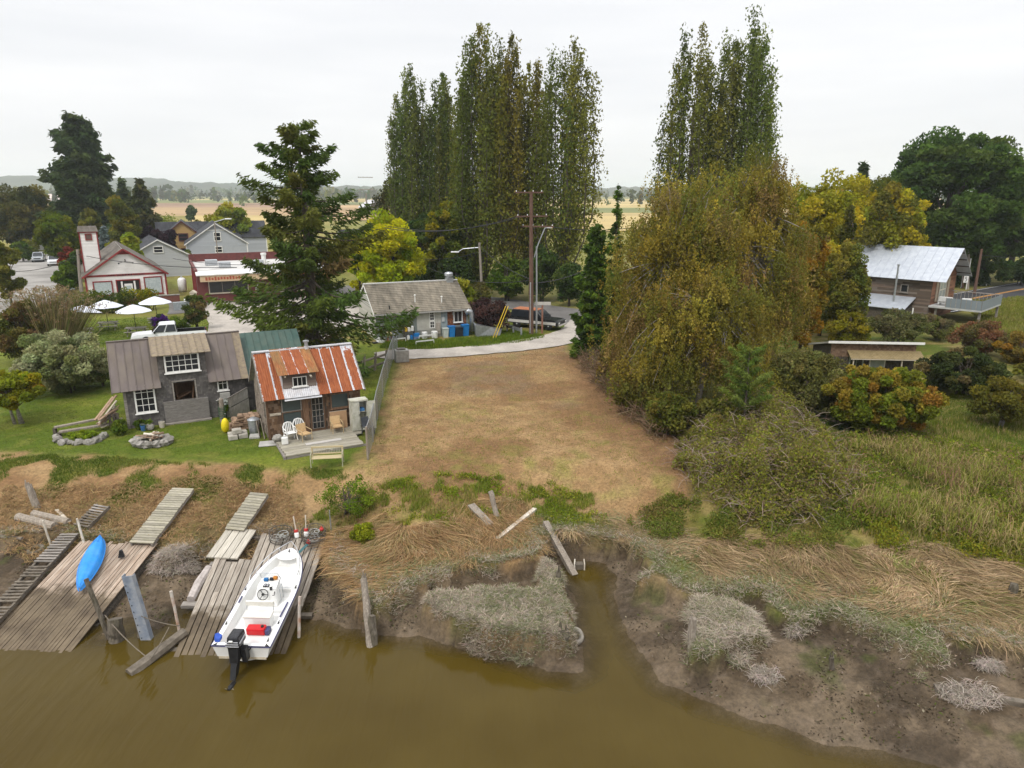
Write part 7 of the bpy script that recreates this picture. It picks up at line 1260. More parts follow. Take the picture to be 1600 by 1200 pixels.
simplepole('utility_pole', 'short grey pole behind the barn house gable', (1512, 452), (1514, 376), .17, POLEG); bq = P(1522, 460); pole('utility_pole', 'leaning brown pole at the roadside beside the barn house', bq, Q(1534, 389, bq.y), .17, POLEB)
def wire(label, a, b, sag=.5, r=.034): a, b = Vector(a), Vector(b); pts = [a.lerp(b, k/14)-Vector((0, 0, sag*4*(k/14)*(1-k/14))) for k in range(15)]; tag(MB().tube(pts, r, 4).build('power_line', WIREM), label, 'power line')
Z3 = lambda h: ptop-Vector((0, 0, h))
wire('power line from the lower crossarm of the tall brown pole towards the upper left trees', Z3(2.2)+Vector((-1.3, 0, 0)), Q(600, 356, 78), .8); wire('power line from the middle crossarm of the tall brown pole towards the left', Z3(2.2)+Vector((-.8, .3, 0)), Q(600, 352, 80), .9); wire('power line from the lowest crossarm of the tall brown pole to the far right', Z3(3.1)+Vector((1.6, 0, 0)), Q(1010, 352, 74), .4); wire('thick cable from the tall brown pole to the pole by the cedar', Z3(8.3), p3t-Vector((0, 0, .2)), .3, .045); wire('thick cable from the grey lamp pole to the tall brown pole', p2t-Vector((0, 0, .3)), Z3(7.9), .5, .035); wire('service cable from the tall brown pole across the yellow maple', Z3(8.0), Q(640, 403, 85), 1.2, .03); wire('second service cable from the grey lamp pole to the left', p2t-Vector((0, 0, 1.1)), Q(610, 396, 85), .8, .028)
wire('guy wire from the street lamp arm down to the pole by the cedar', Vector((lb.x+1.0, lb.y, lt.z-.4)), p3t, .1, .02)
wire('black cable crossing in front of the white hall', p4t-Vector((0, 0, .6)), Q(370, 418, 70), .5, .035); wire('cable from the hall pole to the left edge', p4t-Vector((0, 0, .6)), Q(-20, 420, 82), 1.0, .035); wire('thin cable above the tavern roof', Q(270, 404, 95), Q(440, 412, 80), .4, .03)
wire('cable from the leaning roadside pole to the right edge', Q(1533, 398, bq.y), Q(1640, 404, bq.y+4), .2, .03); wire('cable from the transformer pole to the left over the barn roof', tq-Vector((0, 0, .5)), Q(1330, 350, 100), .6, .03); wire('cable from the transformer pole to the right', tq-Vector((0, 0, .5)), Q(1650, 335, 100), .4, .03)
p = P(721, 462); t_ = thing('warning_sign', 'small orange yellow warning sign with black symbol by the road', 'sign', p); MB().tube([(0, 0, 0), (0, 0, 3.2)], .05).build('sign_post', STEEL, t_); pn = MB().box(-.4, -.06, 2.5, .4, -.03, 3.3).build('sign_panel', M('amber_sign', (.6, .3, .01), (.68, .36, .02), 5, .4), t_); MB().box(-.2, -.075, 2.75, .2, -.061, 2.9).box(-.05, -.075, 2.9, .25, -.061, 3.0).build('sign_symbol', BLACK, pn)
p = P(1505, 452); t_ = thing('speed_sign', 'white speed limit sign with the digit five beside the barn house', 'sign', (p.x-.2, p.y-.5, 2.2), R(10)); MB().tube([(.3, 0, 0), (.3, 0, 4.3)], .06).build('sign_post', WHITE, t_); pn = MB().box(-.35, -.06, 1.0, .35, -.03, 2.2).build('sign_panel', WHITE, t_); MB().box(-.12, -.075, 1.72, .14, -.061, 1.8).box(-.12, -.075, 1.52, -.05, -.061, 1.72).box(-.05, -.075, 1.5, .12, -.061, 1.57).box(.07, -.075, 1.25, .15, -.061, 1.5).box(-.12, -.075, 1.18, .1, -.061, 1.25).build('digit', BLACK, pn)
p = P(1541, 446); tag(MB().box(-.06, -.02, 0, .06, .02, .9).box(-.05, -.03, .7, .05, -.021, .85).build('road_marker', WHITE, None, (p.x, p.y, 2.2)), 'small white marker post in the grass beyond the road', 'marker')
p = P(350, 370); l3 = thing('street_lamp', 'pale street lamp arm above the tall grey house', 'street lamp', (p.x, 122, 2.2)); q1, q2 = Q(335, 347, 122), Q(352, 342, 122); x0 = q1.x-p.x; MB().tube([(x0, 0, 0), (x0, 0, q1.z-2.2)], .1).build('lamp_post', POLEG, l3); MB().tube([(x0, 0, q1.z-2.2), (q2.x-p.x, 0, q2.z-2.2)], .06).build('lamp_arm', STEEL, l3); MB().box(q2.x-p.x, -.2, q2.z-2.3, q2.x-p.x+1.0, .2, q2.z-2.1).build('lamp_head', WHITE, l3, bevel=.05)
p = P(1565, 447); t_ = thing('picnic_bench', 'small grey picnic bench on the grass beyond the road', 'bench', (p.x, p.y+6, 2.2), .4); MB().box(-1, -.4, .7, 1, .4, .76).build('tabletop', PIC, t_)
for s_ in (-.85, .6): MB().box(-1, s_, .4, 1, s_+.25, .45).build('seat', PIC, t_)
for s_ in (-.7, .7): MB().box(s_-.05, -.7, .0, s_+.05, .7, .38).box(s_-.05, -.1, .38, s_+.05, .1, .7).build('leg', PIC, t_)
# ================================================================== VEGETATION
def unit(v): return v/np.maximum(np.linalg.norm(v, axis=-1, keepdims=True), 1e-9)
def palette(rs, pal, n, jit=.22):
    w = np.array([p[1] for p in pal], float); w /= w.sum(); c = np.array([p[0] for p in pal], float)[rs.choice(len(pal), n, p=w)]; return np.clip(c*(1+rs.uniform(-jit, jit, (n, 1)))*(1+rs.uniform(-.07, .07, (n, 3))), .002, 1)
def leaf_polys(rs, pos, size, aspect=.6, dirs=None, nper=4):
    n = len(pos); d = unit(rs.normal(size=(n, 3))) if dirs is None else unit(dirs); s = unit(np.cross(d, rs.normal(size=(n, 3)))); L = (size*np.ones(n))[:, None]
    if nper == 3: return np.stack([pos-d*L*.5+s*L*aspect*.5, pos-d*L*.5-s*L*aspect*.5, pos+d*L*.5], 1).reshape(-1, 3)
    return np.stack([pos-d*L*.5, pos+s*L*aspect*.5, pos+d*L*.5, pos-s*L*aspect*.5], 1).reshape(-1, 3)
def clumps(rs, cen, rad, n, pal, cj=.2, lj=.22, shell=.45, flat=1.0):
    """n leaves round each clump centre -> positions, colours"""
    K = len(cen); d = unit(rs.normal(size=(K, n, 3))); r = (shell+(1-shell)*rs.rand(K, n, 1)**.6)*np.asarray(rad).reshape(-1, 1, 1); d[..., 2] *= flat
    pos = cen[:, None]+d*r; cc = palette(rs, pal, K, cj); col = cc[:, None]*(1+rs.uniform(-lj, lj, (K, n, 1)))*(1+rs.uniform(-.06, .06, (K, n, 3)))
    return pos.reshape(-1, 3), np.clip(col.reshape(-1, 3), .002, 1)
def limb(m, a, b, r0, r1, rr, n=5, k=4, bow=.12):
    a, b = Vector(a), Vector(b); L = (b-a).length; pts = []; off = Vector((rr.uniform(-1, 1), rr.uniform(-1, 1), rr.uniform(-.2, 1)))*L*bow
    for i in range(k+1): u = i/k; pts.append(a.lerp(b, u)+off*math.sin(math.pi*u))
    m.tube(pts, [r0+(r1-r0)*i/k for i in range(k+1)], n, cap=False)
def depth(p): return p.y*math.cos(PITCH)+(CZ-p.z)*math.sin(PITCH)
def spot(px, Y, top, hw):
    """foot, height and half width of a plant from where it shows in the photograph"""
    q = Q(px, top, Y); z = gz(q.x, Y) if Y < 70 else YARD; b = Vector((q.x, Y, z)); return b, q.z-z, hw*depth(q)/F
def plant(name, label, cat, base, trunk, crown, tm=BARK, cm=LEAF, group=None, crownname='crown'):
    t = thing(name, label, cat, base, 0, group)
    if trunk and trunk.v: trunk.build('trunk', tm, t, smooth=True)
    inst(crownname, np_mesh(crownname, crown[0], crown[2], cm, crown[1]), t); return t
def broad(name, label, px, Y, top, hw, pal, K=60, n=120, leaf=.22, low=.15, cr=.2, seed=1, cat='tree', aspect=.6, flat=.75, tr=None, ry=1.0, nper=4, tm=BARK, taper=0.0, shell=.4, stems=1, lean=0, group=None, wild=.25, twig=None):
    b, h, w = spot(px, Y, top, hw); rs = np.random.RandomState(seed); rr = random.Random(seed); z0 = h*low; c = np.array((0, 0, (z0+h)/2)); R3 = np.array((w, w*ry, (h-z0)/2))
    d = unit(rs.normal(size=(K, 3))); q = (.45+.55*rs.rand(K, 1)**.45)*(1+rs.uniform(-wild, wild*.5, (K, 1))); cen = d*q*(1-cr*.75); up = (cen[:, 2:3]+1)/2; cen[:, :2] *= 1-taper*up; cen = c+cen*R3; cen[:, 0] += lean*cen[:, 2]
    rad = cr*min(w, (h-z0)/2*1.3)*rs.uniform(.7, 1.45, K); pos, col = clumps(rs, cen, rad, n, pal, shell=shell, flat=flat); pos[:, 2] = np.maximum(pos[:, 2], .05)
    m = MB(); r0 = tr or max(.05, h*.018)
    for s in range(stems):
        bx, by = (rr.uniform(-.15, .15)*w, rr.uniform(-.15, .15)*w) if stems > 1 else (0, 0); top_ = Vector((lean*h*.7+rr.uniform(-.15, .15)*w, rr.uniform(-.1, .1)*w, h*.8)); mid = Vector((bx, by, -.1)).lerp(top_, .45)+Vector((rr.uniform(-.05, .05)*w, 0, 0))
        m.tube([(bx, by, -.2), mid, top_], [r0, r0*.65, r0*.15], 7)
        for i in rs.choice(K, min(K, 14 if stems == 1 else 6), False): e = Vector(cen[i]); a = Vector((bx, by, 0)).lerp(top_, min(.9, max(.18, (e.z/h)*.75))); limb(m, a, e, r0*.35, r0*.07, rr)
    if Y > 34 and nper == 4: nper = 3; leaf *= 1.25; aspect = .8
    sz = leaf*rs.uniform(.65, 1.3, len(pos)); co = leaf_polys(rs, pos, sz, aspect, None, nper)
    return plant(name, label, cat, b, m, (co, col, nper), tm, LEAF, group)
def poplar(label, px, Y, top, hw, pal, seed=1, stems=18, n=560, leaf=.31, base_y=None, sparse=0):
    b, h, w = spot(px, Y, top, hw); rs = np.random.RandomState(seed); rr = random.Random(seed); m = MB(); r0 = h*.013; P_, C_, D_ = [], [], []
    m.tube([(0, 0, -.2), (.1, 0, h*.35), (0, 0, h*.72)], [r0*1.5, r0, r0*.3], 8)
    for s in range(stems):
        a = s*2.399+rr.uniform(-.3, .3); q = math.sqrt((s+.5)/stems); rad = w*1.02*q; zt = h*(1-.24*q**3+rr.uniform(-.13, .01)) if s else h; z0 = h*rr.uniform(.04, .3)*(1-.3*q)
        u = np.linspace(0, 1, 9); out = np.sin(np.minimum(u*3.0, 1)*math.pi/2)*(1-.28*np.maximum(u-.45, 0)); bx = np.stack([rad*math.cos(a)*out, rad*math.sin(a)*out*.9, z0+(zt-z0)*u], -1); bx[:, :2] += rs.uniform(-.04, .04, (9, 2))*w
        m.tube([Vector(p) for p in bx], [r0*.3*(1-.85*t) for t in u], 4, cap=False)
        k = int(n*3.3*(zt-z0)/h*(1-sparse*rr.random())); t = rs.rand(k)**.85*8; i = np.minimum(t.astype(int), 7); f = (t-i)[:, None]; p = bx[i]*(1-f)+bx[i+1]*f
        g = .5+.5*np.sin(t*5.3+s*1.7+rr.random()*6); p = p+np.clip(rs.normal(size=(k, 3)), -1.7, 1.7)*np.array((1, 1, 1.2))*(w*.2*(1.25-.75*t/8))[:, None]*(.5+.8*g)[:, None]
        P_.append(p); cc = palette(rs, pal, 1, .2)[0]; C_.append(cc*(1+rs.uniform(-.28, .28, (k, 1)))*np.ones(3)); D_.append(rs.normal(size=(k, 3))*.7+np.array((0, 0, .9)))
    pos, col, dr = np.concatenate(P_), np.concatenate(C_), np.concatenate(D_); pos[:, 2] = np.clip(pos[:, 2], .3, h+.4)
    co = leaf_polys(rs, pos, leaf*1.02*rs.uniform(.6, 1.3, len(pos)), .75, dr, 3); return plant('poplar_tree', label, 'tree', b, m, (co, np.clip(col, .002, 1), 3), BARK, LEAF, 'tall columnar poplars along the road')
def conifer(name, label, px, Y, top, hw, pal, seed=1, whorls=22, per=6, tw=22, leaf=.45, droop=.28, low=.08, bare=0.0, prof=None, irregular=.3, tr=None, aspect=.28, topbare=0, tips=.5, flatk=1, group=None, twins=0):
    b, h, w = spot(px, Y, top, hw); rs = np.random.RandomState(seed); rr = random.Random(seed); m = MB(); r0 = tr or h*.016; P_, C_, D_, S_ = [], [], [], []
    m.tube([(0, 0, -.3), (.02*w, 0, h*.5), (0, 0, h*.99)], [r0*1.25, r0*.75, r0*.08], 9)
    for k in range(whorls):
        u = (k+rr.uniform(-.3, .3))/whorls; u = min(max(u, 0), .985); z = h*(low+(1-low)*u); full = w*(prof(u) if prof else (1-u)**.8+.03)
        for j in range(per):
            if rr.random() < bare: continue
            a = j*2*math.pi/per+k*1.1+rr.uniform(-.4, .4); z = h*(low+(1-low)*min(.985, max(0, u+rr.uniform(-.6, .6)/whorls))); L = (.82+.3*math.sin(2.1*a+k*.9))*full*(1+rr.uniform(-irregular, irregular*.55)); 
            if L < .12: continue
            dr = droop*(1-.85*u); s = np.linspace(0, 1, 7); x = L*s; zz = z+L*(-dr*np.sin(s*math.pi*.62)+.12*s**3*tips+(.35*u)*s); pa = np.stack([x*math.cos(a), x*math.sin(a), zz], -1); m.tube([Vector(p) for p in pa], [max(.012, r0*.24*(L/w))*(1-.85*q) for q in s], 4, cap=False)
            n = max(8, int(tw*L/w*1.6)); t = .18+.82*rs.rand(n)**.75; i = np.minimum((t*6).astype(int), 5); f = (t*6-i)[:, None]; c = pa[i]*(1-f)+pa[i+1]*f; side = np.array((-math.sin(a), math.cos(a), 0)); fw = np.array((math.cos(a), math.sin(a), 0)); lat = rs.uniform(-1, 1, n); sp = L*.26*(1.1-t*.8)
            c = c+side*(lat*sp)[:, None]+np.array((0, 0, -1.))*(np.abs(lat)*sp*.3+rs.rand(n)*sp*.9-sp*.2)[:, None]
            q = palette(rs, pal, 1, .18)[0]
            for e in range(3):
                P_.append(c+rs.normal(size=(n, 3))*leaf*.22); C_.append(q*(1+rs.uniform(-.3, .3, (n, 1)))*np.ones(3)); D_.append(side*(lat*1.0)[:, None]+fw*.75+np.array((0, 0, -.25-.3*(e == 1)))+rs.normal(size=(n, 3))*.38); S_.append(leaf*rs.uniform(.6, 1.25, n))
    pos, col, dr, sz = map(np.concatenate, (P_, C_, D_, S_)); co = leaf_polys(rs, pos, sz, aspect, dr, 4); return plant(name, label, 'tree', b, m, (co, np.clip(col, .002, 1), 4), BARK, LEAF, group)
def weeping(label, px, Y, top, hw, pal, seed=1, K=90, strands=26, per=20, leaf=.13, low=.22, ry=.8):
    b, h, w = spot(px, Y, top, hw); rs = np.random.RandomState(seed); rr = random.Random(seed); m = MB(); r0 = h*.02; d = unit(rs.normal(size=(K, 3))); d[:, 2] = np.abs(d[:, 2])*1.5-.62
    q = (.5+.5*rs.rand(K, 1)**.5)*(1+rs.uniform(-.3, .14, (K, 1))); cen = np.array((0, 0, h*.5))+d*q*np.array((w*.9, w*ry*.9, h*.47)); P_, C_, D_ = [], [], []
    forks = [Vector((rr.uniform(-.25, .25)*w, rr.uniform(-.2, .2)*w, h*rr.uniform(.45, .75))) for _ in range(5)]; m.tube([(0, 0, -.3), (.05*w, 0, h*.2), forks[0]], [r0, r0*.8, r0*.4], 9)
    for f in forks[1:]: limb(m, (.04*w, 0, h*.2), f, r0*.6, r0*.3, rr, 7)
    for c in cen:
        cv = Vector(c); f = min(forks, key=lambda g: (g-cv).length); limb(m, f, cv, r0*.22, r0*.04, rr, 4); cc = palette(rs, pal, 1, .2)[0]; o = c+rs.normal(size=(strands, 3))*np.array((1, 1, .6))*w*.115; L = rs.uniform(.5, 1.9, strands)*h/11*np.where(c[2] < h*.5, 1.25, .8)
        t = rs.rand(strands, per); p = o[:, None]+np.stack([rs.normal(size=(strands, per))*.07+(t*rs.normal(size=(strands, 1))*.16), rs.normal(size=(strands, per))*.07, -t*L[:, None]], -1); p = p.reshape(-1, 3); sc = np.repeat(1+rs.uniform(-.22, .22, strands), per)[:, None]
        P_.append(p); C_.append(cc*sc*(1+rs.uniform(-.3, .3, (len(p), 1)))*np.ones(3)); D_.append(rs.normal(size=(len(p), 3))*.6+np.array((0, 0, -.8)))
    pos, col, dr = map(np.concatenate, (P_, C_, D_)); pos[:, 2] = np.maximum(pos[:, 2], .1); co = leaf_polys(rs, pos, leaf*1.08*rs.uniform(.6, 1.35, len(pos)), .75, dr, 3); return plant('birch_tree', label, 'tree', b, m, (co, np.clip(col, .002, 1), 3), PALEBARK, LEAF)
# palettes (leaf colours)
POP = [((.135, .15, .028), 3), ((.175, .175, .032), 2), ((.1, .12, .024), 2)]; POPY = [((.17, .16, .028), 3), ((.21, .18, .034), 1), ((.125, .125, .025), 2)]; POPD = [((.105, .135, .03), 3), ((.14, .16, .034), 2)]
SPR = [((.066, .1, .022), 4), ((.095, .125, .024), 3), ((.12, .125, .026), 1.2), ((.15, .12, .045), .25)]; FIR = [((.046, .07, .024), 3), ((.066, .088, .028), 2)]
YEL = [((.39, .4, .018), 3), ((.46, .42, .02), 2), ((.27, .34, .018), 2.8)]; GOLD = [((.3, .19, .018), 2), ((.36, .25, .022), 2), ((.2, .15, .018), 2), ((.17, .16, .02), 1)]; BIR = [((.2, .168, .03), 4), ((.265, .21, .034), 2.6), ((.31, .245, .05), 1.5), ((.155, .155, .03), 4), ((.22, .155, .055), 1.6)]
OLIVE = [((.13, .13, .024), 2), ((.17, .155, .026), 2), ((.1, .115, .022), 2)]; GREEN = [((.08, .13, .016), 3), ((.11, .155, .02), 2), ((.055, .09, .014), 2)]; DKG = [((.05, .085, .02), 3), ((.068, .105, .023), 2), ((.038, .066, .017), 2)]; LIME = [((.2, .24, .022), 2), ((.26, .26, .026), 2), ((.14, .18, .022), 1)]
PURP = [((.028, .016, .022), 3), ((.04, .02, .026), 2)]; PLUM = [((.06, .032, .03), 3), ((.085, .045, .038), 2), ((.04, .026, .024), 2)]; REDM = [((.17, .035, .022), 3), ((.12, .028, .02), 2), ((.2, .06, .03), 1)]; ORNG = [((.27, .15, .03), .9), ((.22, .18, .025), 3), ((.14, .17, .02), 4.5), ((.29, .21, .035), 1.2)]; SAGE_ = [((.25, .265, .12), 3), ((.32, .325, .17), 2), ((.17, .19, .075), 2)]; BLUS = [((.12, .16, .15), 2), ((.16, .2, .18), 1)]; CEDAR = [((.065, .115, .016), 3), ((.09, .145, .018), 2), ((.045, .08, .014), 2)]; PINE = [((.11, .16, .03), 2), ((.15, .19, .04), 1)]
YG = [((.31, .28, .022), 3), ((.38, .31, .026), 2), ((.21, .22, .022), 2)]
# ---- poplars
poplar('leftmost slender dark poplar of the tall row', 636, 105, 103, 34, POPD, 1); poplar('second slender dark poplar from the left', 686, 104, 114, 31, POPD, 2); poplar('tallest broad poplar with forked ragged top in the middle of the row', 752, 93, 43, 54, POP, 3, 24, 640); poplar('olive poplar pressed against the right side of the tallest one', 795, 92, 52, 38, POPY, 4, 17, 560); poplar('thin gappy poplar between the tallest and the rightmost of the row', 835, 94, 92, 32, POPY, 5, 13, 460, sparse=.3); poplar('sparse right hand poplar of the row with wide side boughs', 888, 90, 62, 58, POP, 6, 20, 560, sparse=.25)
poplar('left one of the two poplars rising above the golden birch', 1092, 88, 38, 54, POP, 7, 19, 560, sparse=.2); poplar('right and darker one of the two poplars rising above the golden birch', 1174, 88, 15, 58, POPD, 8, 22, 640)
# ---- conifers
spr = lambda u: min(1, .55+u*2.2)*(1-u)**.55*1.12+.06
conifer('spruce_tree', 'big ragged dark spruce behind the rusty roofed shack', 464, 50.5, 187, 134, SPR, 11, 24, 7, 92, .48, .4, .05, .12, spr, .5, .4)
conifer('fir_tree', 'tall dark fir with several tops at the far left', 112, 165, 182, 62, FIR, 12, 24, 8, 40, 1.5, .12, .06, .05, lambda u: (1-u)**.62+.08, .4, .6, .38); conifer('fir_tree', 'narrower dark fir top joined to the right of the tall fir', 126, 166, 184, 48, FIR, 13, 22, 7, 40, 1.5, .12, .1, .05, lambda u: (1-u)**.7+.1, .4, .5, .38)
conifer('fir_tree', 'dark conifer with pointed top beyond the hall', 189, 190, 282, 18, FIR, 14, 16, 6, 26, 1.6, .2, .05, 0, None, .3, .4, .4); conifer('fir_tree', 'olive green conifer right of the dark pointed one', 218, 165, 282, 30, [((.05, .06, .02), 2), ((.075, .075, .02), 2)], 15, 18, 7, 36, 1.4, .2, .05, 0, None, .3, .4, .4); conifer('fir_tree', 'dark conifer standing among the poplar feet', 728, 95, 288, 32, FIR, 16, 22, 7, 40, .8, .25, .03, 0, lambda u: (1-u)**.6+.05, .25, .3, .35)
conifer('spruce_tree', 'small blue spruce beside the hall tower', 160, 108, 352, 17, BLUS, 17, 14, 6, 30, .6, .15, .03, 0, None, .2, .2, .4); conifer('fir_tree', 'dark conifer tip above the golden trees on the right', 1352, 112, 248, 20, FIR, 18, 16, 6, 26, 1.0, .2, .2, .1, None, .4, .3, .35)
conifer('cedar_tree', 'dense green cedar at the far end of the hedge by the lane', 932, 57.0, 352, 38, CEDAR, 19, 24, 8, 48, .4, .3, .03, 0, lambda u: (1-u)**.5*.9+.1, .25, .2, .4); conifer('cedar_tree', 'thin topped green conifer behind the cedar', 966, 59, 283, 36, CEDAR, 20, 22, 6, 50, .36, .2, .03, .15, lambda u: (1-u)**1.1+.04, .3, .2, .35)
conifer('pine_tree', 'young bright green pine in front of the birches', 1172, 36.3, 540, 46, PINE, 21, 9, 6, 58, .24, -.35, .38, .1, lambda u: (1-u)**.5*.8+.2, .3, .07, .16, 0, 2)
# ---- birches and the right hand woods
weeping('huge golden brown weeping birch at the front of the right hedge', 1075, 45.5, 232, 130, BIR, 31, 180, 28, 25, .115); weeping('second golden weeping birch behind and right of the huge one', 1196, 49.5, 196, 106, BIR, 32, 150, 28, 23, .12); weeping('lower weeping birch with hanging olive strands over the bank', 1105, 41.5, 392, 132, BIR, 33, 130, 30, 24, .11, ry=.6)
broad('aspen_tree', 'yellow green leafy tree behind the birches', 1290, 72, 258, 66, YG, 120, 250, .26, .0, .22, 41, flat=1); broad('aspen_tree', 'golden tree in front of the dark walnut', 1402, 84, 270, 56, YG+OLIVE, 110, 240, .28, .0, .22, 42, flat=1); broad('aspen_tree', 'bright yellow green tree at the right end of the golden woods', 1428, 90, 300, 34, YG, 70, 190, .28, .0, .25, 43); broad('maple_tree', 'orange brown tree between the birch and the ivy column', 1272, 58, 332, 36, [((.26, .15, .02), 3), ((.2, .14, .02), 2), ((.15, .13, .02), 2)], 100, 220, .17, .0, .22, 44, flat=1.1); broad('maple_tree', 'olive tree at the left of the metal barn roof', 1330, 62, 372, 44, OLIVE, 90, 200, .17, .0, .22, 45, flat=1.1)
broad('ivy_tree', 'narrow dark ivy covered trunk rising in front of the golden woods', 1337, 66, 265, 15, [((.05, .06, .014), 3), ((.09, .09, .02), 2)], 60, 150, .17, .02, .4, 46, flat=1.4); broad('walnut_tree', 'wide dark green walnut filling the right edge', 1505, 106, 190, 128, [((.06, .1, .02), 3), ((.08, .122, .024), 2), ((.046, .078, .018), 2)], 230, 270, .42, .03, .16, 47, tr=.6, flat=.6, shell=.3, wild=.12); broad('walnut_tree', 'dark green walnut cut by the right edge of the view', 1612, 112, 225, 80, DKG, 110, 240, .42, .02, .18, 48, tr=.5, flat=.6, shell=.3)
broad('willow_tree', 'low olive willow in front of the dark walnut', 1385, 96, 352, 34, OLIVE, 40, 150, .3, .03, .25, 49); broad('willow_tree', 'small pale willow sapling by the barn roof ridge', 1462, 92, 378, 22, OLIVE, 30, 110, .26, .03, .3, 50)
# ---- centre background
broad('maple_tree', 'bright yellow maple behind the restaurant roof', 606, 82, 322, 64, YEL, 110, 230, .26, .12, .2, 51, taper=.35, flat=.7); broad('maple_tree', 'narrow yellow maple at the left edge of the bright one', 556, 86, 352, 24, YEL, 36, 150, .28, .12, .25, 52); broad('willow_tree', 'dark drooping tree at the left foot of the poplars', 612, 116, 266, 34, [((.06, .066, .022), 2), ((.085, .085, .025), 2)], 60, 170, .36, .1, .24, 53, flat=1.4); broad('maple_tree', 'green and yellow maple in front of the poplars', 688, 92, 298, 40, [((.1, .12, .014), 2), ((.2, .19, .015), 1.5), ((.06, .085, .014), 2)], 70, 180, .28, .08, .22, 54); broad('maple_tree', 'dark green tree filling the gap behind the restaurant', 660, 97, 330, 42, DKG, 60, 170, .32, .02, .24, 55)
for i, (px, Y, top, hw, pal, lab) in enumerate(((712, 90, 392, 30, DKG, 'dark undergrowth below the maple right of the reddish pole'), (790, 88, 392, 34, GREEN, 'green ivy undergrowth at the feet of the tallest poplar'), (845, 87, 372, 32, DKG, 'dark ivy undergrowth behind the brown utility pole'), (890, 84, 398, 30, DKG, 'dark undergrowth at the foot of the sparse poplar'), (745, 86, 440, 26, [((.12, .11, .03), 2), ((.09, .09, .02), 2)], 'brownish shrub beside the road behind the restaurant'), (720, 74, 425, 24, LIME, 'yellow green shrub at the right end of the restaurant'))): broad('shrub', lab, px, Y, top, hw, pal, 34, 130, .26, .0, .3, 60+i, 'shrub', flat=.9, stems=3)
broad('plum_shrub', 'dark purple leaved plum shrub beside the restaurant', 765, 67.5, 462, 37, PLUM, 50, 190, .17, .0, .26, 70, 'shrub', stems=4)
# ---- left background
broad('maple_tree', 'green maple tree over the street at the left', 84, 120, 322, 36, [((.085, .115, .012), 3), ((.13, .14, .015), 2)], 60, 160, .38, .1, .24, 71); broad('plum_tree', 'round dark purple tree beside the yellow house', 243, 128, 348, 31, PURP, 60, 160, .34, .05, .22, 72); broad('maple_tree', 'spreading red maple beside the parked vans', 110, 108, 382, 24, REDM, 50, 150, .3, .05, .25, 73); broad('maple_tree', 'olive tree with golden tips behind the hall', 184, 125, 297, 32, OLIVE, 60, 160, .4, .05, .23, 74, taper=.4); broad('maple_tree', 'olive brown tree left of the hall tower', 136, 128, 314, 24, OLIVE, 46, 140, .4, .05, .25, 75, taper=.4); broad('maple_tree', 'yellow green tree right behind the hall roof', 192, 108, 352, 28, LIME, 40, 140, .34, .05, .25, 76)
broad('lime_tree', 'yellow green rounded tree right of the tall grey house', 357, 150, 313, 42, LIME, 60, 170, .5, .1, .22, 77); broad('round_tree', 'small dark round tree alone in the tan field', 296, 300, 318, 9, DKG, 24, 70, .9, .05, .3, 78); broad('oak_tree', 'broad olive tree at the far left above the street', 20, 170, 285, 66, [((.075, .08, .02), 2), ((.11, .1, .02), 2), ((.055, .065, .018), 1)], 80, 170, .55, .05, .2, 79); broad('oak_tree', 'golden olive tree at the left of the tall fir', 56, 185, 318, 34, OLIVE, 50, 140, .55, .05, .24, 80); broad('oak_tree', 'olive tree at the left edge beside the street', -2, 84, 365, 27, OLIVE, 50, 190, .28, .02, .25, 81)
for i, (px, Y, top, hw, pal, lab) in enumerate(((97, 93, 402, 22, GREEN, 'green bush below the red maple'), (113, 100, 388, 14, DKG, 'dark narrow evergreen bush beside the hall'), (30, 140, 376, 16, GREEN, 'clipped green bush in front of the bungalow'), (45, 152, 372, 15, OLIVE, 'round olive bush in front of the bungalow'), (128, 150, 372, 26, OLIVE, 'olive bush behind the red maple'), (285, 118, 385, 20, OLIVE, 'olive bush between the small and the large grey house'), (258, 200, 332, 30, LIME, 'pale green trees beyond the purple tree'), (310, 180, 342, 22, OLIVE, 'olive bush on the field edge behind the grey house'), (1490, 103, 402, 34, DKG, 'dark bush below the left side of the wide walnut'), (1545, 104, 398, 40, DKG, 'dark bush below the middle of the wide walnut'), (1600, 104, 400, 36, DKG, 'dark bush at the right edge below the walnuts'), (1440, 100, 398, 26, DKG, 'dark bush between the golden tree and the walnut'), (540, 128, 348, 20, DKG, 'dark bush beside the dark roofed house'), (505, 120, 372, 30, OLIVE, 'olive bush behind the big spruce'), (450, 118, 378, 30, OLIVE, 'olive bush left of the spruce trunk'))): broad('bush', lab, px, Y, top, hw, pal, 30, 110, .34, .0, .3, 90+i, 'bush', stems=3)
# ---- garden and yard plants
def hedge(): 
    a, b = P(118, 492), P(240, 484); t = thing('hedge', 'long clipped green hedge with yellow flowering end in front of the hall', 'hedge', (a+b)/2); rs = np.random.RandomState(5); K = 110; u = rs.rand(K); c = np.outer(1-u, a-(a+b)/2)+np.outer(u, b-(a+b)/2)+np.stack([rs.normal(size=K)*.3, rs.normal(size=K)*.6, .5+rs.rand(K)*1.7], -1); p1, c1 = clumps(rs, c[u < .78], .55, 90, [((.075, .11, .012), 3), ((.13, .15, .018), 2), ((.05, .075, .012), 2)]); p2, c2 = clumps(rs, c[u >= .7], .5, 90, [((.3, .26, .012), 2), ((.16, .17, .015), 2)]); p = np.concatenate([p1, p2]); p[:, 2] = np.abs(p[:, 2]); cc = np.concatenate([c1, c2]); m = MB(); rr = random.Random(2)
    for k in range(14): q = (b-a)*(k/13-.5); limb(m, q, q+Vector((rr.uniform(-.4, .4), 0, 1.8)), .05, .02, rr)
    m.build('stems', BARK, t); inst('foliage', np_mesh('foliage', leaf_polys(rs, p, .2, .7), 4, LEAF, cc), t)
hedge()
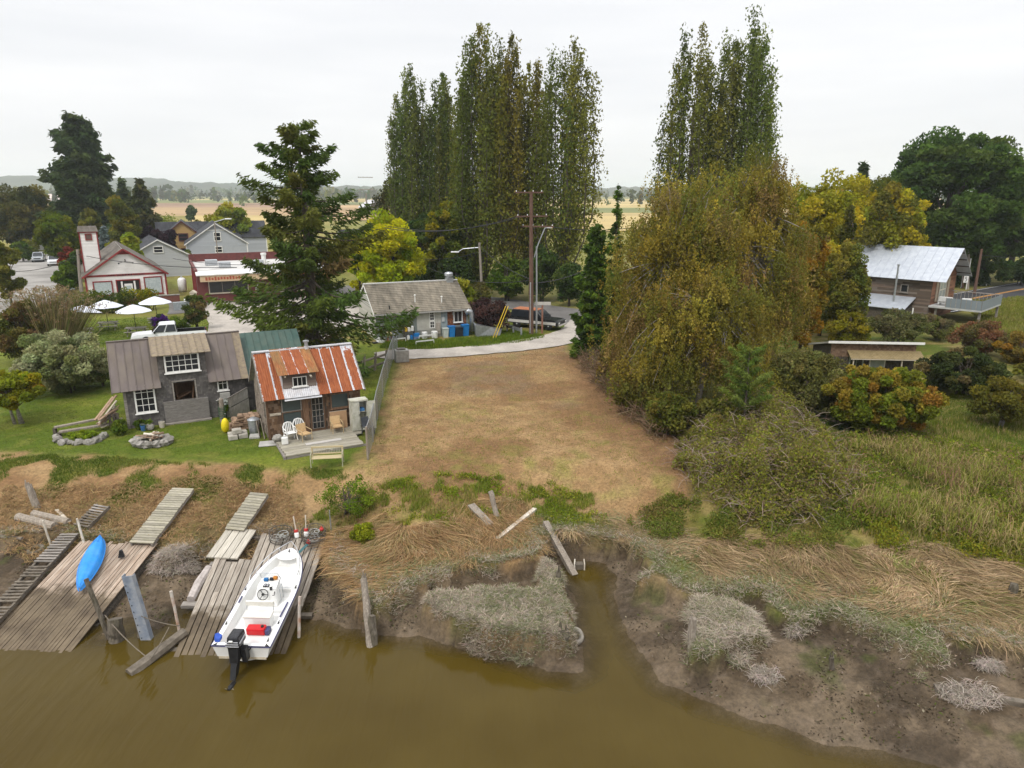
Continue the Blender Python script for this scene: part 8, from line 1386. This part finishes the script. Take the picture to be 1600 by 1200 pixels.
broad('rose_bush', 'tall rose bush with pinkish tips beside the parking area', 301, 69, 451, 20, [((.1, .12, .025), 3), ((.2, .15, .06), 1.5), ((.07, .09, .02), 2)], 40, 150, .16, .05, .26, 111, 'bush', stems=4); broad('flower_bush', 'purple flowering bush beside the right picnic table', 247, 70, 484, 15, [((.09, .03, .2), 3), ((.06, .08, .03), 2)], 20, 110, .14, .0, .35, 112, 'bush', stems=3); broad('bush', 'green border plants in front of the rose bush', 285, 68.5, 492, 26, GREEN, 20, 100, .15, .0, .35, 113, 'bush', stems=4)
broad('aspen_tree', 'broad yellow green tree filling the gap beyond the birch and barn roof', 1345, 92, 268, 78, YG+OLIVE, 130, 240, .3, .0, .2, 181, flat=1); broad('aspen_tree', 'olive gold tree behind the left end of the barn roof', 1300, 66, 350, 52, YG+BIR, 110, 220, .2, .0, .2, 182, flat=1.1)
broad('lilac_shrub', 'large rounded pale sage shrub left of the cottage', 90, 46.5, 520, 80, SAGE_, 170, 260, .14, .04, .17, 114, 'shrub', stems=5, flat=.8); broad('lilac_shrub', 'smaller pale sage shrub close to the cottage roof', 150, 48, 545, 28, SAGE_, 44, 170, .15, .03, .25, 115, 'shrub', stems=3); broad('dogwood_tree', 'golden green small tree at the left edge of the lawn', 10, 39.5, 578, 58, [((.26, .24, .018), 2.4), ((.17, .19, .018), 3), ((.3, .18, .03), .7)], 80, 190, .16, .33, .2, 116, stems=3, tr=.1, tm=PALEBARK)
broad('shrub', 'brown and green tall shrub mass at the left edge above the lawn', 20, 55, 466, 46, [((.14, .12, .03), 2), ((.17, .11, .05), 2), ((.08, .09, .02), 2)], 70, 190, .16, .0, .22, 117, 'shrub', stems=5); broad('shrub', 'dark green leafy shrub between the reed clump and the left umbrella', 103, 60, 474, 20, [((.06, .08, .016), 2), ((.1, .11, .022), 2)], 36, 150, .17, .0, .3, 118, 'shrub', stems=3)
def reeds(name, label, px, Y, top, hw, n, cols, seed, curve=.06, cat='grass clump', plume=None):
    b, h, w = spot(px, Y, top, hw); rs = np.random.RandomState(seed); o = np.stack([rs.normal(size=n)*w*.3, rs.normal(size=n)*w*.3, np.zeros(n)], -1); L = h*rs.uniform(.6, 1.05, n); d = np.stack([o[:, 0]/w*.9+rs.normal(size=n)*.1, rs.normal(size=n)*.12, np.ones(n)], -1); d = unit(d); s = unit(np.cross(d, rs.normal(size=(n, 3))))*.035; m1 = o+d*(L*.5)[:, None]; e = o+d*L[:, None]+np.stack([d[:, 0]*L*curve, d[:, 1]*L*curve, -L*.04], -1); col = palette(rs, cols, n, .25)
    co = np.stack([o-s, o+s, m1+s*.8, m1-s*.8, m1-s*.8, m1+s*.8, e+s*.2, e-s*.2], 1).reshape(-1, 3); t = thing(name, label, cat, b); inst('blades', np_mesh('blades', co, 4, BLADE, np.repeat(col, 2, 0)), t)
    if plume: p, c = clumps(rs, e[rs.rand(n) < .4], .16, 12, plume); inst('plumes', np_mesh('plumes', leaf_polys(rs, p, .14, .5), 4, LEAF, c), t)
reeds('reed_clump', 'tall tan reed stems with feathery tops behind the sage shrub', 74, 56, 448, 26, 1300, [((.27, .2, .11), 2), ((.2, .17, .08), 2), ((.15, .16, .05), 3)], 121, plume=[((.3, .21, .13), 2), ((.22, .18, .08), 2)])
broad('bush', 'low leafy weeds along the foot of the cottage wall', 222, 38.6, 655, 26, GREEN, 22, 90, .12, .0, .35, 122, 'weeds', stems=4, ry=.3); broad('bush', 'climbing plant with white blooms beside the small cottage window', 349, 40.9, 612, 10, GREEN+[((.5, .5, .48), .25)], 22, 90, .13, .0, .4, 123, 'climbing plant', stems=2); broad('herb_bed', 'bright lime green herbs filling the stone edged bed', 126, 36.6, 672, 34, [((.17, .23, .018), 3), ((.22, .27, .03), 1)], 34, 110, .09, .0, .3, 124, 'herbs', stems=4, ry=.4, flat=.6); broad('bush', 'dark green bush in the corner between planks and cottage', 184, 37.6, 655, 13, GREEN, 22, 90, .11, .0, .35, 125, 'bush', stems=3)
# ---- right side plants
broad('viburnum_shrub', 'large rounded shrub turning orange and red in the middle of the right side', 1383, 38.6, 572, 94, ORNG, 200, 260, .14, .0, .15, 131, 'shrub', stems=5, flat=.9); broad('willow_shrub', 'soft olive willow shrub left of the low shed', 1262, 42, 548, 66, [((.14, .14, .04), 3), ((.18, .17, .055), 2), ((.11, .11, .03), 2)], 110, 220, .14, .02, .18, 132, 'shrub', stems=4, flat=1.1); broad('shrub', 'yellow green shrub above the low shed roof', 1330, 60, 482, 34, [((.19, .17, .018), 3), ((.13, .13, .018), 2), ((.3, .25, .02), 1)], 50, 170, .16, .02, .25, 133, 'shrub', stems=3); broad('shrub', 'twiggy grey green shrub between the barn and the low shed', 1408, 62, 478, 50, [((.13, .13, .05), 2), ((.17, .15, .07), 2), ((.09, .1, .03), 2)], 60, 130, .15, .02, .24, 134, 'shrub', stems=6)
broad('shrub', 'reddish brown seedy shrub under the balcony', 1535, 58, 500, 50, [((.2, .1, .05), 2), ((.15, .11, .05), 2), ((.11, .1, .03), 2)], 60, 150, .15, .02, .24, 135, 'shrub', stems=6); broad('shrub', 'orange gold shrub at the right edge below the meadow', 1600, 55, 520, 44, [((.28, .17, .025), 2), ((.18, .14, .03), 2)], 50, 160, .16, .02, .25, 136, 'shrub', stems=4); broad('laurel_shrub', 'dark glossy evergreen mass below the reddish shrub', 1512, 46, 545, 75, [((.045, .06, .018), 3), ((.07, .08, .022), 2), ((.13, .1, .04), .8)], 90, 210, .16, .0, .2, 137, 'shrub', stems=5); broad('willow_shrub', 'small olive willow with bare leaning stems at the right edge', 1583, 39, 588, 56, [((.12, .11, .02), 3), ((.16, .13, .02), 2)], 70, 190, .13, .12, .22, 138, 'shrub', stems=5, tm=PALEBARK); broad('shrub', 'mixed olive shrub cut by the right edge', 1640, 49, 560, 60, OLIVE, 60, 160, .17, .0, .22, 139, 'shrub', stems=4); broad('shrub', 'pale twiggy shrub beside the balcony posts', 1470, 64, 490, 30, [((.15, .13, .06), 2), ((.1, .11, .03), 2)], 34, 120, .16, .02, .28, 140, 'shrub', stems=5)
for i, (px, Y, top, hw, pal, lab) in enumerate(((1003, 41.5, 585, 40, [((.11, .105, .022), 3), ((.15, .12, .03), 2)], 'olive bush along the lot edge under the huge birch'), (960, 47.5, 545, 32, [((.12, .1, .03), 2), ((.17, .11, .05), 2)], 'brownish bush along the lot edge next to the cedar'), (1050, 37.8, 610, 44, [((.1, .11, .02), 3), ((.14, .13, .025), 2)], 'green bush at the lower corner of the birch hedge'), (1130, 37.5, 620, 60, [((.1, .11, .02), 3), ((.16, .14, .03), 2), ((.2, .16, .04), 1)], 'olive undergrowth below the young pine'), (1225, 40.5, 632, 52, [((.12, .13, .022), 3), ((.07, .09, .02), 2)], 'green undergrowth right of the young pine'), (1305, 40, 655, 50, [((.09, .12, .03), 3), ((.06, .09, .02), 2)], 'dark green weeds left of the orange shrub'))): broad('bush', lab, px, Y, top, hw, pal, 60, 150, .13, .0, .24, 150+i, 'bush', stems=5, flat=.9)
for i, (px, Y, top, hw, lab) in enumerate(((1224, 29.2, 797, 40, 'bright green ferny sapling at the foot of the bramble thicket'), (1190, 30.0, 775, 26, 'small bright green sapling left above the ferny one'), (1308, 31.0, 742, 36, 'bright green leafy sapling right of the bramble thicket'), (1240, 32.5, 720, 32, 'lime green sapling in the middle of the bramble thicket'), (540, 29.3, 748, 56, 'rounded bright green bush at the corner of the dock'), (566, 27.2, 818, 22, 'small lime green bush in the flattened straw'))): broad('sapling', lab, px, Y, top, hw, [((.1, .16, .014), 3), ((.15, .2, .02), 2), ((.07, .11, .014), 1)] if i != 5 else [((.22, .24, .02), 3), ((.17, .2, .02), 2)], 40, 110, .1 if i != 4 else .085, .0, .27, 160+i, 'bush', stems=5, flat=.8)
# ================================================================== GROUND COVER (nobody could count it)
def in_poly(rs, n, poly, dens=None, jag=1.6):
    p = np.array([(a[0], a[1]) for a in poly]); lo, hi = p.min(0), p.max(0); out = []; got = 0
    for _ in range(40):
        x = rs.uniform(lo[0], hi[0], n*2); y = rs.uniform(lo[1], hi[1], n*2); k = sdist(x, y, poly)+(fbm(x, y, .8, 3, 55)-.5)*jag > 0
        if dens is not None: k &= rs.rand(len(x)) < dens(x, y)
        out.append(np.stack([x[k], y[k]], -1)); got += k.sum()
        if got >= n: break
    return np.concatenate(out)[:n]
def ppal(rs, pal, x, y, cj, seed, sc=.9, mixr=.45):
    w = np.cumsum([q[1] for q in pal])/sum(q[1] for q in pal); n_ = fbm(x, y, sc, 4, seed+400); r_ = np.argsort(np.argsort(n_))/max(len(n_), 1); u = np.where(rs.rand(len(x)) < mixr, rs.rand(len(x)), r_); i = np.minimum(np.searchsorted(w, u), len(pal)-1); c = np.array([q[0] for q in pal])[i]; return np.clip(c*(1+rs.uniform(-cj, cj, (len(x), 1)))*(1+rs.uniform(-.07, .07, (len(x), 3))), .002, 1)
def blades(name, xy, h, cols, seed, wid=.02, lean=.35, mat=BLADE, cj=.25, z0=-.02):
    rs = np.random.RandomState(seed); n = len(xy); o = np.stack([xy[:, 0], xy[:, 1], gzv(xy[:, 0], xy[:, 1])+z0], -1); L = h*rs.uniform(.5, 1.25, n); a = rs.uniform(0, 6.283, n); ln = lean*rs.rand(n); d = unit(np.stack([np.cos(a)*ln, np.sin(a)*ln, np.ones(n)], -1)); s = np.stack([-np.sin(a), np.cos(a), 0*a], -1)*(wid*rs.uniform(.6, 1.4, n))[:, None]
    c = ppal(rs, cols, xy[:, 0], xy[:, 1], cj, seed)*(.8+.4*fbm(xy[:, 0], xy[:, 1], .8, 3, seed))[:, None]; co = np.stack([o-s, o+s, o+d*L[:, None]], 1).reshape(-1, 3); return tag(inst(name, np_mesh(name, co, 3, mat, c)), kind='stuff')
def strands(name, xy, L, cols, seed, flow=None, wid=.016, lift=.18, seg=3, cj=.22, spread=.5, mat=BLADE):
    rs = np.random.RandomState(seed); n = len(xy); a = (flow(xy[:, 0], xy[:, 1]) if flow else rs.uniform(0, 6.283, n))+rs.normal(size=n)*spread; z = gzv(xy[:, 0], xy[:, 1]); p = np.stack([xy[:, 0], xy[:, 1], z+.01+rs.rand(n)*lift*.5], -1); ln = L*rs.uniform(.5, 1.2, n); d = np.stack([np.cos(a), np.sin(a), lift*rs.uniform(.4, 2, n)], -1); side = np.stack([-np.sin(a), np.cos(a), rs.normal(size=n)*.3], -1)*(wid*rs.uniform(.6, 1.4, n))[:, None]; c = ppal(rs, cols, xy[:, 0], xy[:, 1], cj, seed, 1.3); co = []
    for k in range(seg):
        q = p+d*(ln/seg)[:, None]; w0, w1 = 1-k/seg*.7, 1-(k+1)/seg*.7; co.append(np.stack([p-side*w0, p+side*w0, q+side*w1, q-side*w1], 1)); p = q; d = d+np.stack([rs.normal(size=n)*.25, rs.normal(size=n)*.25, -lift*1.1*np.ones(n)+rs.normal(size=n)*.08], -1)
    co = np.concatenate(co).reshape(-1, 3); return tag(inst(name, np_mesh(name, co, 4, mat, np.tile(c, (seg, 1)))), kind='stuff')
pool_poly = W(.9, (695, 922), (720, 908), (800, 902), (850, 905), (846, 925), (780, 926)); rs = np.random.RandomState(77); STRAW = [((.37, .24, .12), 3), ((.29, .175, .08), 3), ((.42, .3, .16), 2), ((.2, .17, .06), 1)]; STRAWP = [((.41, .3, .175), 3), ((.33, .235, .125), 2.5), ((.23, .16, .08), 1.8), ((.2, .2, .06), .7)]
flow1 = lambda x, y: -2.0+4.6*(fbm(x, y, .33, 2, 301)-.5)+2.2*(fbm(x, y, .9, 2, 302)-.5); flow2 = lambda x, y: -.5+5.0*(fbm(x, y, .3, 2, 303)-.5)+3.4*(fbm(x, y, .8, 2, 304)-.5)
s1 = W(1.4, (515, 905), (500, 850), (545, 815), (600, 800), (640, 830), (700, 812), (730, 790), (800, 780), (860, 800), (850, 838), (780, 860), (700, 880), (640, 900), (600, 928), (555, 925)); strands('flattened_straw', in_poly(rs, 18000, s1, lambda x, y: (gzv(x, y, DP) > .1)*(.35+.65*sstep(.35, .6, fbm(x, y, 1.4, 3, 97)))), .75, STRAW, 1, flow1, .0095, .17, 3, .4, .38)
s2 = W(1.4, (870, 815), (960, 800), (1040, 810), (1110, 838), (1230, 845), (1330, 862), (1500, 880), (1640, 905), (1640, 1000), (1560, 985), (1450, 965), (1330, 930), (1200, 905), (1100, 880), (1010, 850), (930, 835), (870, 832)); strands('flattened_straw', in_poly(rs, 24000, s2, lambda x, y: (gzv(x, y, DP) > .15)*(.35+.65*sstep(.35, .6, fbm(x, y, 1.4, 3, 98)))), .8, STRAWP, 2, flow2, .0095, .15, 3, .4, .38)
s3 = W(1.5, (0, 770), (120, 765), (330, 760), (480, 770), (470, 830), (330, 845), (210, 850), (0, 835)); strands('dry_bank_grass', in_poly(rs, 16000, s3), .28, [((.33, .22, .11), 3), ((.27, .17, .08), 2), ((.2, .17, .06), 1)], 3, None, .013, .35, 2)
# pickleweed mats: twiggy tangles on the bank edge and the islets
def edge_dens(lo, hi): return lambda x, y: (gzv(x, y, DP) > lo+.9*(fbm(x, y, .9, 3, 66)-.45))*(gzv(x, y, DPL) < hi)*np.clip(1.15-gzv(x, y, DPL)/hi, 0, 1)
PICK = [((.34, .285, .22), 3), ((.43, .365, .29), 2), ((.25, .205, .15), 2), ((.17, .18, .085), 2)]; PICKG = [((.15, .175, .075), 3), ((.2, .205, .1), 2), ((.29, .25, .17), 1.5), ((.1, .13, .045), 1)]
whole = [(-24, 30), (-24, 16), (26, 13), (26, 30)]
strands('pickleweed_edge', in_poly(rs, 34000, whole, edge_dens(-.05, 1.0)), .22, PICK, 4, None, .0085, .32, 2); strands('pickleweed_mat', in_poly(rs, 26000, whole, lambda x, y: edge_dens(.05, 2.4)(x, y)*(x > -6)), .18, PICKG, 5, None, .011, .32, 2)
gp = lambda x, y: (gzv(x, y, DPL) < .1)*(gzv(x, y, DP) > -.3)
strands('islet_mat', in_poly(rs, 24000, [(p[0], p[1]) for p in chaikin(isle_poly, 1)], lambda x, y: (sdist(x, y, pool_poly) < 0)*1.0, .8), .2, PICK+[((.22, .22, .13), 2.2)], 6, None, .0085, .3, 2); strands('islet_mat', in_poly(rs, 8000, isle2_poly, None), .3, [((.43, .37, .3), 3), ((.34, .29, .22), 3), ((.2, .2, .11), 1.5)], 7, None, .0085, .3, 2)
for q, r, nn, lab in (((1193, 1060), .5, 500, 1), ((1515, 1090), .95, 1000, 2), ((1240, 990), .3, 200, 3), ((270, 870), 1.0, 2500, 4), ((1545, 1045), .4, 600, 5)): c_ = G(*q); a_ = rs.uniform(0, 6.28, nn); d_ = r*np.sqrt(rs.rand(nn)); strands('dead_twigs', np.stack([c_.x+d_*np.cos(a_), c_.y+d_*.6*np.sin(a_)], -1), .26, [((.4, .34, .29), 3), ((.3, .26, .21), 2)], 20+lab, None, .008, .35, 3)
# wrack and clods on the mud
def debris():
    r_ = np.random.RandomState(23); xy = in_poly(r_, 8000, [(-20, 29), (-20, 15), (24, 12), (24, 29)], lambda x, y: (gzv(x, y, DW) > .1)*(gzv(x, y, DP) < -.05)*sstep(.42, .62, fbm(x, y, 1.1, 3, 88))); pos = np.stack([xy[:, 0], xy[:, 1], gzv(xy[:, 0], xy[:, 1])+.012], -1); d_ = r_.normal(size=(len(xy), 3))*np.array((1, 1, .35))
    tag(inst('mud_wrack', np_mesh('mud_wrack', leaf_polys(r_, pos, r_.uniform(.03, .14, len(xy)), .5, d_), 4, TWIG, palette(r_, [((.05, .038, .026), 4), ((.09, .07, .045), 3), ((.06, .075, .018), 1.2), ((.2, .165, .12), 1)], len(xy)))), kind='stuff')
debris()
# grasses
dens_n = lambda sc, lo, hi, s: (lambda x, y: sstep(lo, hi, fbm(x, y, sc, 4, s)))
GW = [((.085, .13, .016), 3), ((.12, .16, .022), 2), ((.16, .17, .03), 1.5)]
def weeds(name, poly, n, h, cols, seed, leaf=.08, dens=None): r_ = np.random.RandomState(seed); xy = in_poly(r_, n, poly, dens); hh = h*(.35+.9*fbm(xy[:, 0], xy[:, 1], .9, 3, seed+3)); z = gzv(xy[:, 0], xy[:, 1])+r_.rand(len(xy))*hh; pos = np.stack([xy[:, 0], xy[:, 1], z], -1); c = ppal(r_, cols, xy[:, 0], xy[:, 1], .25, seed)*(.75+.5*fbm(xy[:, 0], xy[:, 1], 1.2, 3, seed))[:, None]; return tag(inst(name, np_mesh(name, leaf_polys(r_, pos, leaf*1.3*r_.uniform(.6, 1.4, len(xy)), .7, r_.normal(size=(len(xy), 3))+np.array((0, 0, .6)), 3), 3, LEAF, c)), kind='stuff')
blades('bank_green_grass', in_poly(rs, 22000, W(1.8, (480, 775), (600, 762), (700, 752), (800, 750), (940, 762), (960, 795), (880, 800), (760, 804), (660, 822), (590, 805), (500, 815)), dens_n(1.5, .42, .62, 11)), .24, [((.15, .2, .025), 3), ((.22, .24, .035), 2), ((.32, .25, .09), 2)], 30, .016, .9); weeds('bank_weeds', W(1.8, (600, 762), (700, 752), (800, 750), (940, 762), (950, 788), (880, 796), (760, 800), (660, 822), (590, 800)), 7000, .3, [((.15, .2, .02), 3), ((.24, .25, .03), 2)], 31, .06, dens_n(1.1, .5, .66, 11)); weeds('bank_weeds', W(1.7, (975, 790), (1050, 770), (1150, 800), (1340, 815), (1400, 830), (1330, 862), (1200, 852), (1100, 838), (1000, 815)), 22000, .42, [((.11, .14, .025), 3), ((.17, .18, .035), 2), ((.2, .16, .05), 1.3)], 32, .062, dens_n(.9, .3, .52, 12)); weeds('bank_weeds', W(1.6, (1330, 820), (1450, 815), (1620, 840), (1620, 905), (1500, 890), (1350, 868)), 20000, .5, [((.14, .17, .02), 3), ((.2, .21, .025), 2), ((.26, .22, .03), 1)], 33, .065, dens_n(.5, .32, .52, 13))
strands('tall_meadow_grass', in_poly(rs, 9000, W(1.9, (1320, 720), (1400, 700), (1500, 735), (1640, 760), (1640, 890), (1480, 860), (1330, 830)), dens_n(.45, .42, .6, 15)), .45, [((.32, .25, .11), 2.5), ((.22, .21, .05), 2), ((.17, .2, .03), 3), ((.24, .15, .085), 1.6)], 8, None, .012, 1.5, 3, .25, 1); blades('meadow_grass', in_poly(rs, 42000, W(2.0, (1290, 690), (1400, 680), (1480, 660), (1640, 660), (1640, 890), (1480, 870), (1320, 840)), dens_n(.55, .25, .5, 23)), .3, [((.15, .18, .025), 3), ((.24, .22, .06), 2), ((.34, .26, .12), 1.6), ((.1, .14, .016), 2)], 34, .02, .6)
weeds('meadow_weeds', W(2.0, (1300, 690), (1420, 680), (1480, 700), (1640, 720), (1640, 860), (1450, 850), (1320, 830)), 40000, .6, [((.15, .18, .022), 3), ((.25, .18, .09), 2.5), ((.11, .16, .02), 2), ((.24, .26, .03), 1.3)], 35, .08, dens_n(.6, .3, .5, 17))
blades('lot_grass', in_poly(rs, 60000, lot_poly), .1, [((.35, .24, .13), 3), ((.28, .18, .09), 2), ((.22, .14, .07), 1), ((.2, .19, .06), .6)], 36, .014, 1.2); blades('lot_green_tufts', in_poly(rs, 12000, lot_poly, lambda x, y: sstep(.5, .75, fbm(x, y, 2.3, 3, 62))*sstep(50, 33, y)), .1, [((.2, .22, .04), 2), ((.26, .25, .07), 2)], 37, .016, 1.0)
lw = W(2.2, (0, 600), (20, 700), (300, 722), (470, 728), (566, 724), (578, 690), (600, 620), (560, 590), (420, 560), (170, 560)); blades('lawn_grass', in_poly(rs, 60000, [(-31, 34.5), (-8, 34.5), (-9.5, 52), (-31, 52)], lambda x, y: (gzv(x, y, DG) > 0)*1.0), .085, [((.095, .14, .014), 3), ((.125, .17, .02), 2), ((.16, .18, .035), 1)], 38, .013, .9)
blades('verge_grass', in_poly(rs, 15000, W(2.2, (590, 545), (600, 535), (740, 528), (800, 515), (850, 524), (840, 532), (770, 540), (680, 547))), .24, [((.1, .16, .014), 3), ((.14, .19, .02), 2)], 39, .03, .5); blades('bank_top_grass', in_poly(rs, 16000, W(1.9, (-40, 715), (300, 728), (560, 735), (540, 760), (300, 765), (0, 770)), dens_n(.55, .48, .58, 77)), .16, GW, 40, .014, .9); blades('garden_grass', in_poly(rs, 14000, W(2.2, (110, 540), (120, 500), (330, 492), (335, 530), (200, 545))), .12, GW, 41, .03, .8); blades('right_lawn_grass', in_poly(rs, 26000, W(2.2, (1450, 640), (1500, 600), (1640, 640), (1640, 700), (1480, 690))), .14, [((.1, .14, .02), 3), ((.14, .16, .03), 2)], 42, .016, .8)
blades('roadside_grass', in_poly(rs, 20000, W(2.2, (1520, 470), (1640, 462), (1660, 540), (1530, 520))), .35, [((.16, .18, .025), 3), ((.24, .22, .06), 2)], 43, .05, .6)
# bramble thicket: arching twigs and scattered leaves over a mound
def thicket():
    b = P(1190, 790, 1.8); r_ = np.random.RandomState(9); n = 4200; poly = W(1.8, (1050, 770), (1060, 700), (1110, 655), (1200, 650), (1290, 690), (1335, 760), (1330, 820), (1250, 835), (1150, 815)); xy = in_poly(r_, n, poly); edge_ = np.clip((sdist(xy[:, 0], xy[:, 1], poly)+.4)/1.8, .12, 1)*(.2+1.6*fbm(xy[:, 0], xy[:, 1], .75, 3, 8))
    o = np.stack([xy[:, 0], xy[:, 1], gzv(xy[:, 0], xy[:, 1])+r_.rand(n)**.7*1.7*edge_], -1); a = r_.uniform(0, 6.283, n); d = np.stack([np.cos(a), np.sin(a), r_.uniform(-.3, 1.1, n)], -1); L = r_.uniform(.3, 1.0, n); s = unit(np.cross(d, r_.normal(size=(n, 3))))*.011; p = o; co = []
    for k in range(3): q = p+d*(L/3)[:, None]; co.append(np.stack([p-s, p+s, q+s*.7, q-s*.7], 1)); p = q; d = d+np.stack([r_.normal(size=n)*.2, r_.normal(size=n)*.2, -.35*np.ones(n)], -1)
    tag(inst('bramble_twigs', np_mesh('bramble_twigs', np.concatenate(co).reshape(-1, 3), 4, TWIG, np.tile(palette(r_, [((.2, .15, .12), 3), ((.27, .21, .18), 2), ((.14, .1, .07), 2)], n), (3, 1)))), kind='stuff')
    m = 90000; xy = in_poly(r_, m, poly, dens_n(1.5, .36, .56, 19)); edge_ = np.clip((sdist(xy[:, 0], xy[:, 1], poly)+.4)/1.8, .12, 1)*(.2+1.6*fbm(xy[:, 0], xy[:, 1], .75, 3, 8)); pos = np.stack([xy[:, 0], xy[:, 1], gzv(xy[:, 0], xy[:, 1])+r_.rand(len(xy))**.4*(.7+1.9*fbm(xy[:, 0], xy[:, 1], 1.3, 3, 29))*edge_], -1)
    tag(inst('bramble_leaves', np_mesh('bramble_leaves', leaf_polys(r_, pos, .1*r_.uniform(.6, 1.5, len(xy)), .7, None, 3), 3, LEAF, palette(r_, [((.17, .185, .035), 3), ((.22, .2, .05), 2), ((.22, .16, .08), 2), ((.24, .26, .03), 1.5)], len(xy)))), kind='stuff')
thicket()
def hedge_twigs():
    r_ = np.random.RandomState(19); poly = W(2.2, (905, 572), (940, 560), (1000, 620), (1050, 690), (1010, 690), (950, 620)); n = 5000; xy = in_poly(r_, n, poly); z = gzv(xy[:, 0], xy[:, 1]); o = np.stack([xy[:, 0], xy[:, 1], z+r_.rand(n)*1.0], -1); d = np.stack([r_.normal(size=n)*.5-.3, r_.normal(size=n)*.4, r_.uniform(-.5, 1, n)], -1); L = r_.uniform(.3, .9, n); s = unit(np.cross(d, r_.normal(size=(n, 3))))*.014; q = o+d*L[:, None]
    tag(inst('dead_hedge_twigs', np_mesh('dead_hedge_twigs', np.stack([o-s, o+s, q+s*.5, q-s*.5], 1).reshape(-1, 3), 4, TWIG, palette(r_, [((.16, .1, .065), 3), ((.22, .15, .1), 2), ((.1, .09, .04), 2)], n))), kind='stuff')
hedge_twigs()
# far woods beyond the fields
def far_woods():
    r_ = np.random.RandomState(3); P_, C_, S_ = [], [], []
    for x0, x1, y0, y1, n, h0, h1 in ((-1400, -150, 900, 1250, 260, 9, 24), (-420, -40, 1300, 1600, 120, 10, 26), (60, 900, 700, 1200, 170, 7, 16), (-900, -250, 420, 700, 26, 6, 12), (-2400, -700, 1700, 2050, 260, 12, 30), (-700, 1500, 1700, 2050, 300, 10, 22), (-700, -420, 700, 800, 40, 10, 20)):
        for k in range(n):
            x, y, h = r_.uniform(x0, x1), r_.uniform(y0, y1), r_.uniform(h0, h1); m = 26; d = unit(r_.normal(size=(m, 3)))*r_.rand(m, 1)**.5; cone = r_.rand() < .35; w = h*(.25 if cone else .5); p = np.stack([d[:, 0]*w, d[:, 1]*w, h*.52+d[:, 2]*h*.5], -1)
            if cone: p[:, :2] *= np.clip(1.15-p[:, 2:3]/h, .08, 1)
            P_.append(p+np.array((x, y, 2.0))); C_.append(np.tile(palette(r_, DKG+OLIVE[:1]+[((.05, .06, .025), 3)], 1, .2), (m, 1))*(1+r_.uniform(-.2, .2, (m, 1)))); S_.append(np.full(m, h*.34))
    pos, col, sz = map(np.concatenate, (P_, C_, S_)); tag(inst('far_woods', np_mesh('far_woods', leaf_polys(r_, pos, sz, .8), 4, LEAF, col)), kind='stuff')
far_woods()
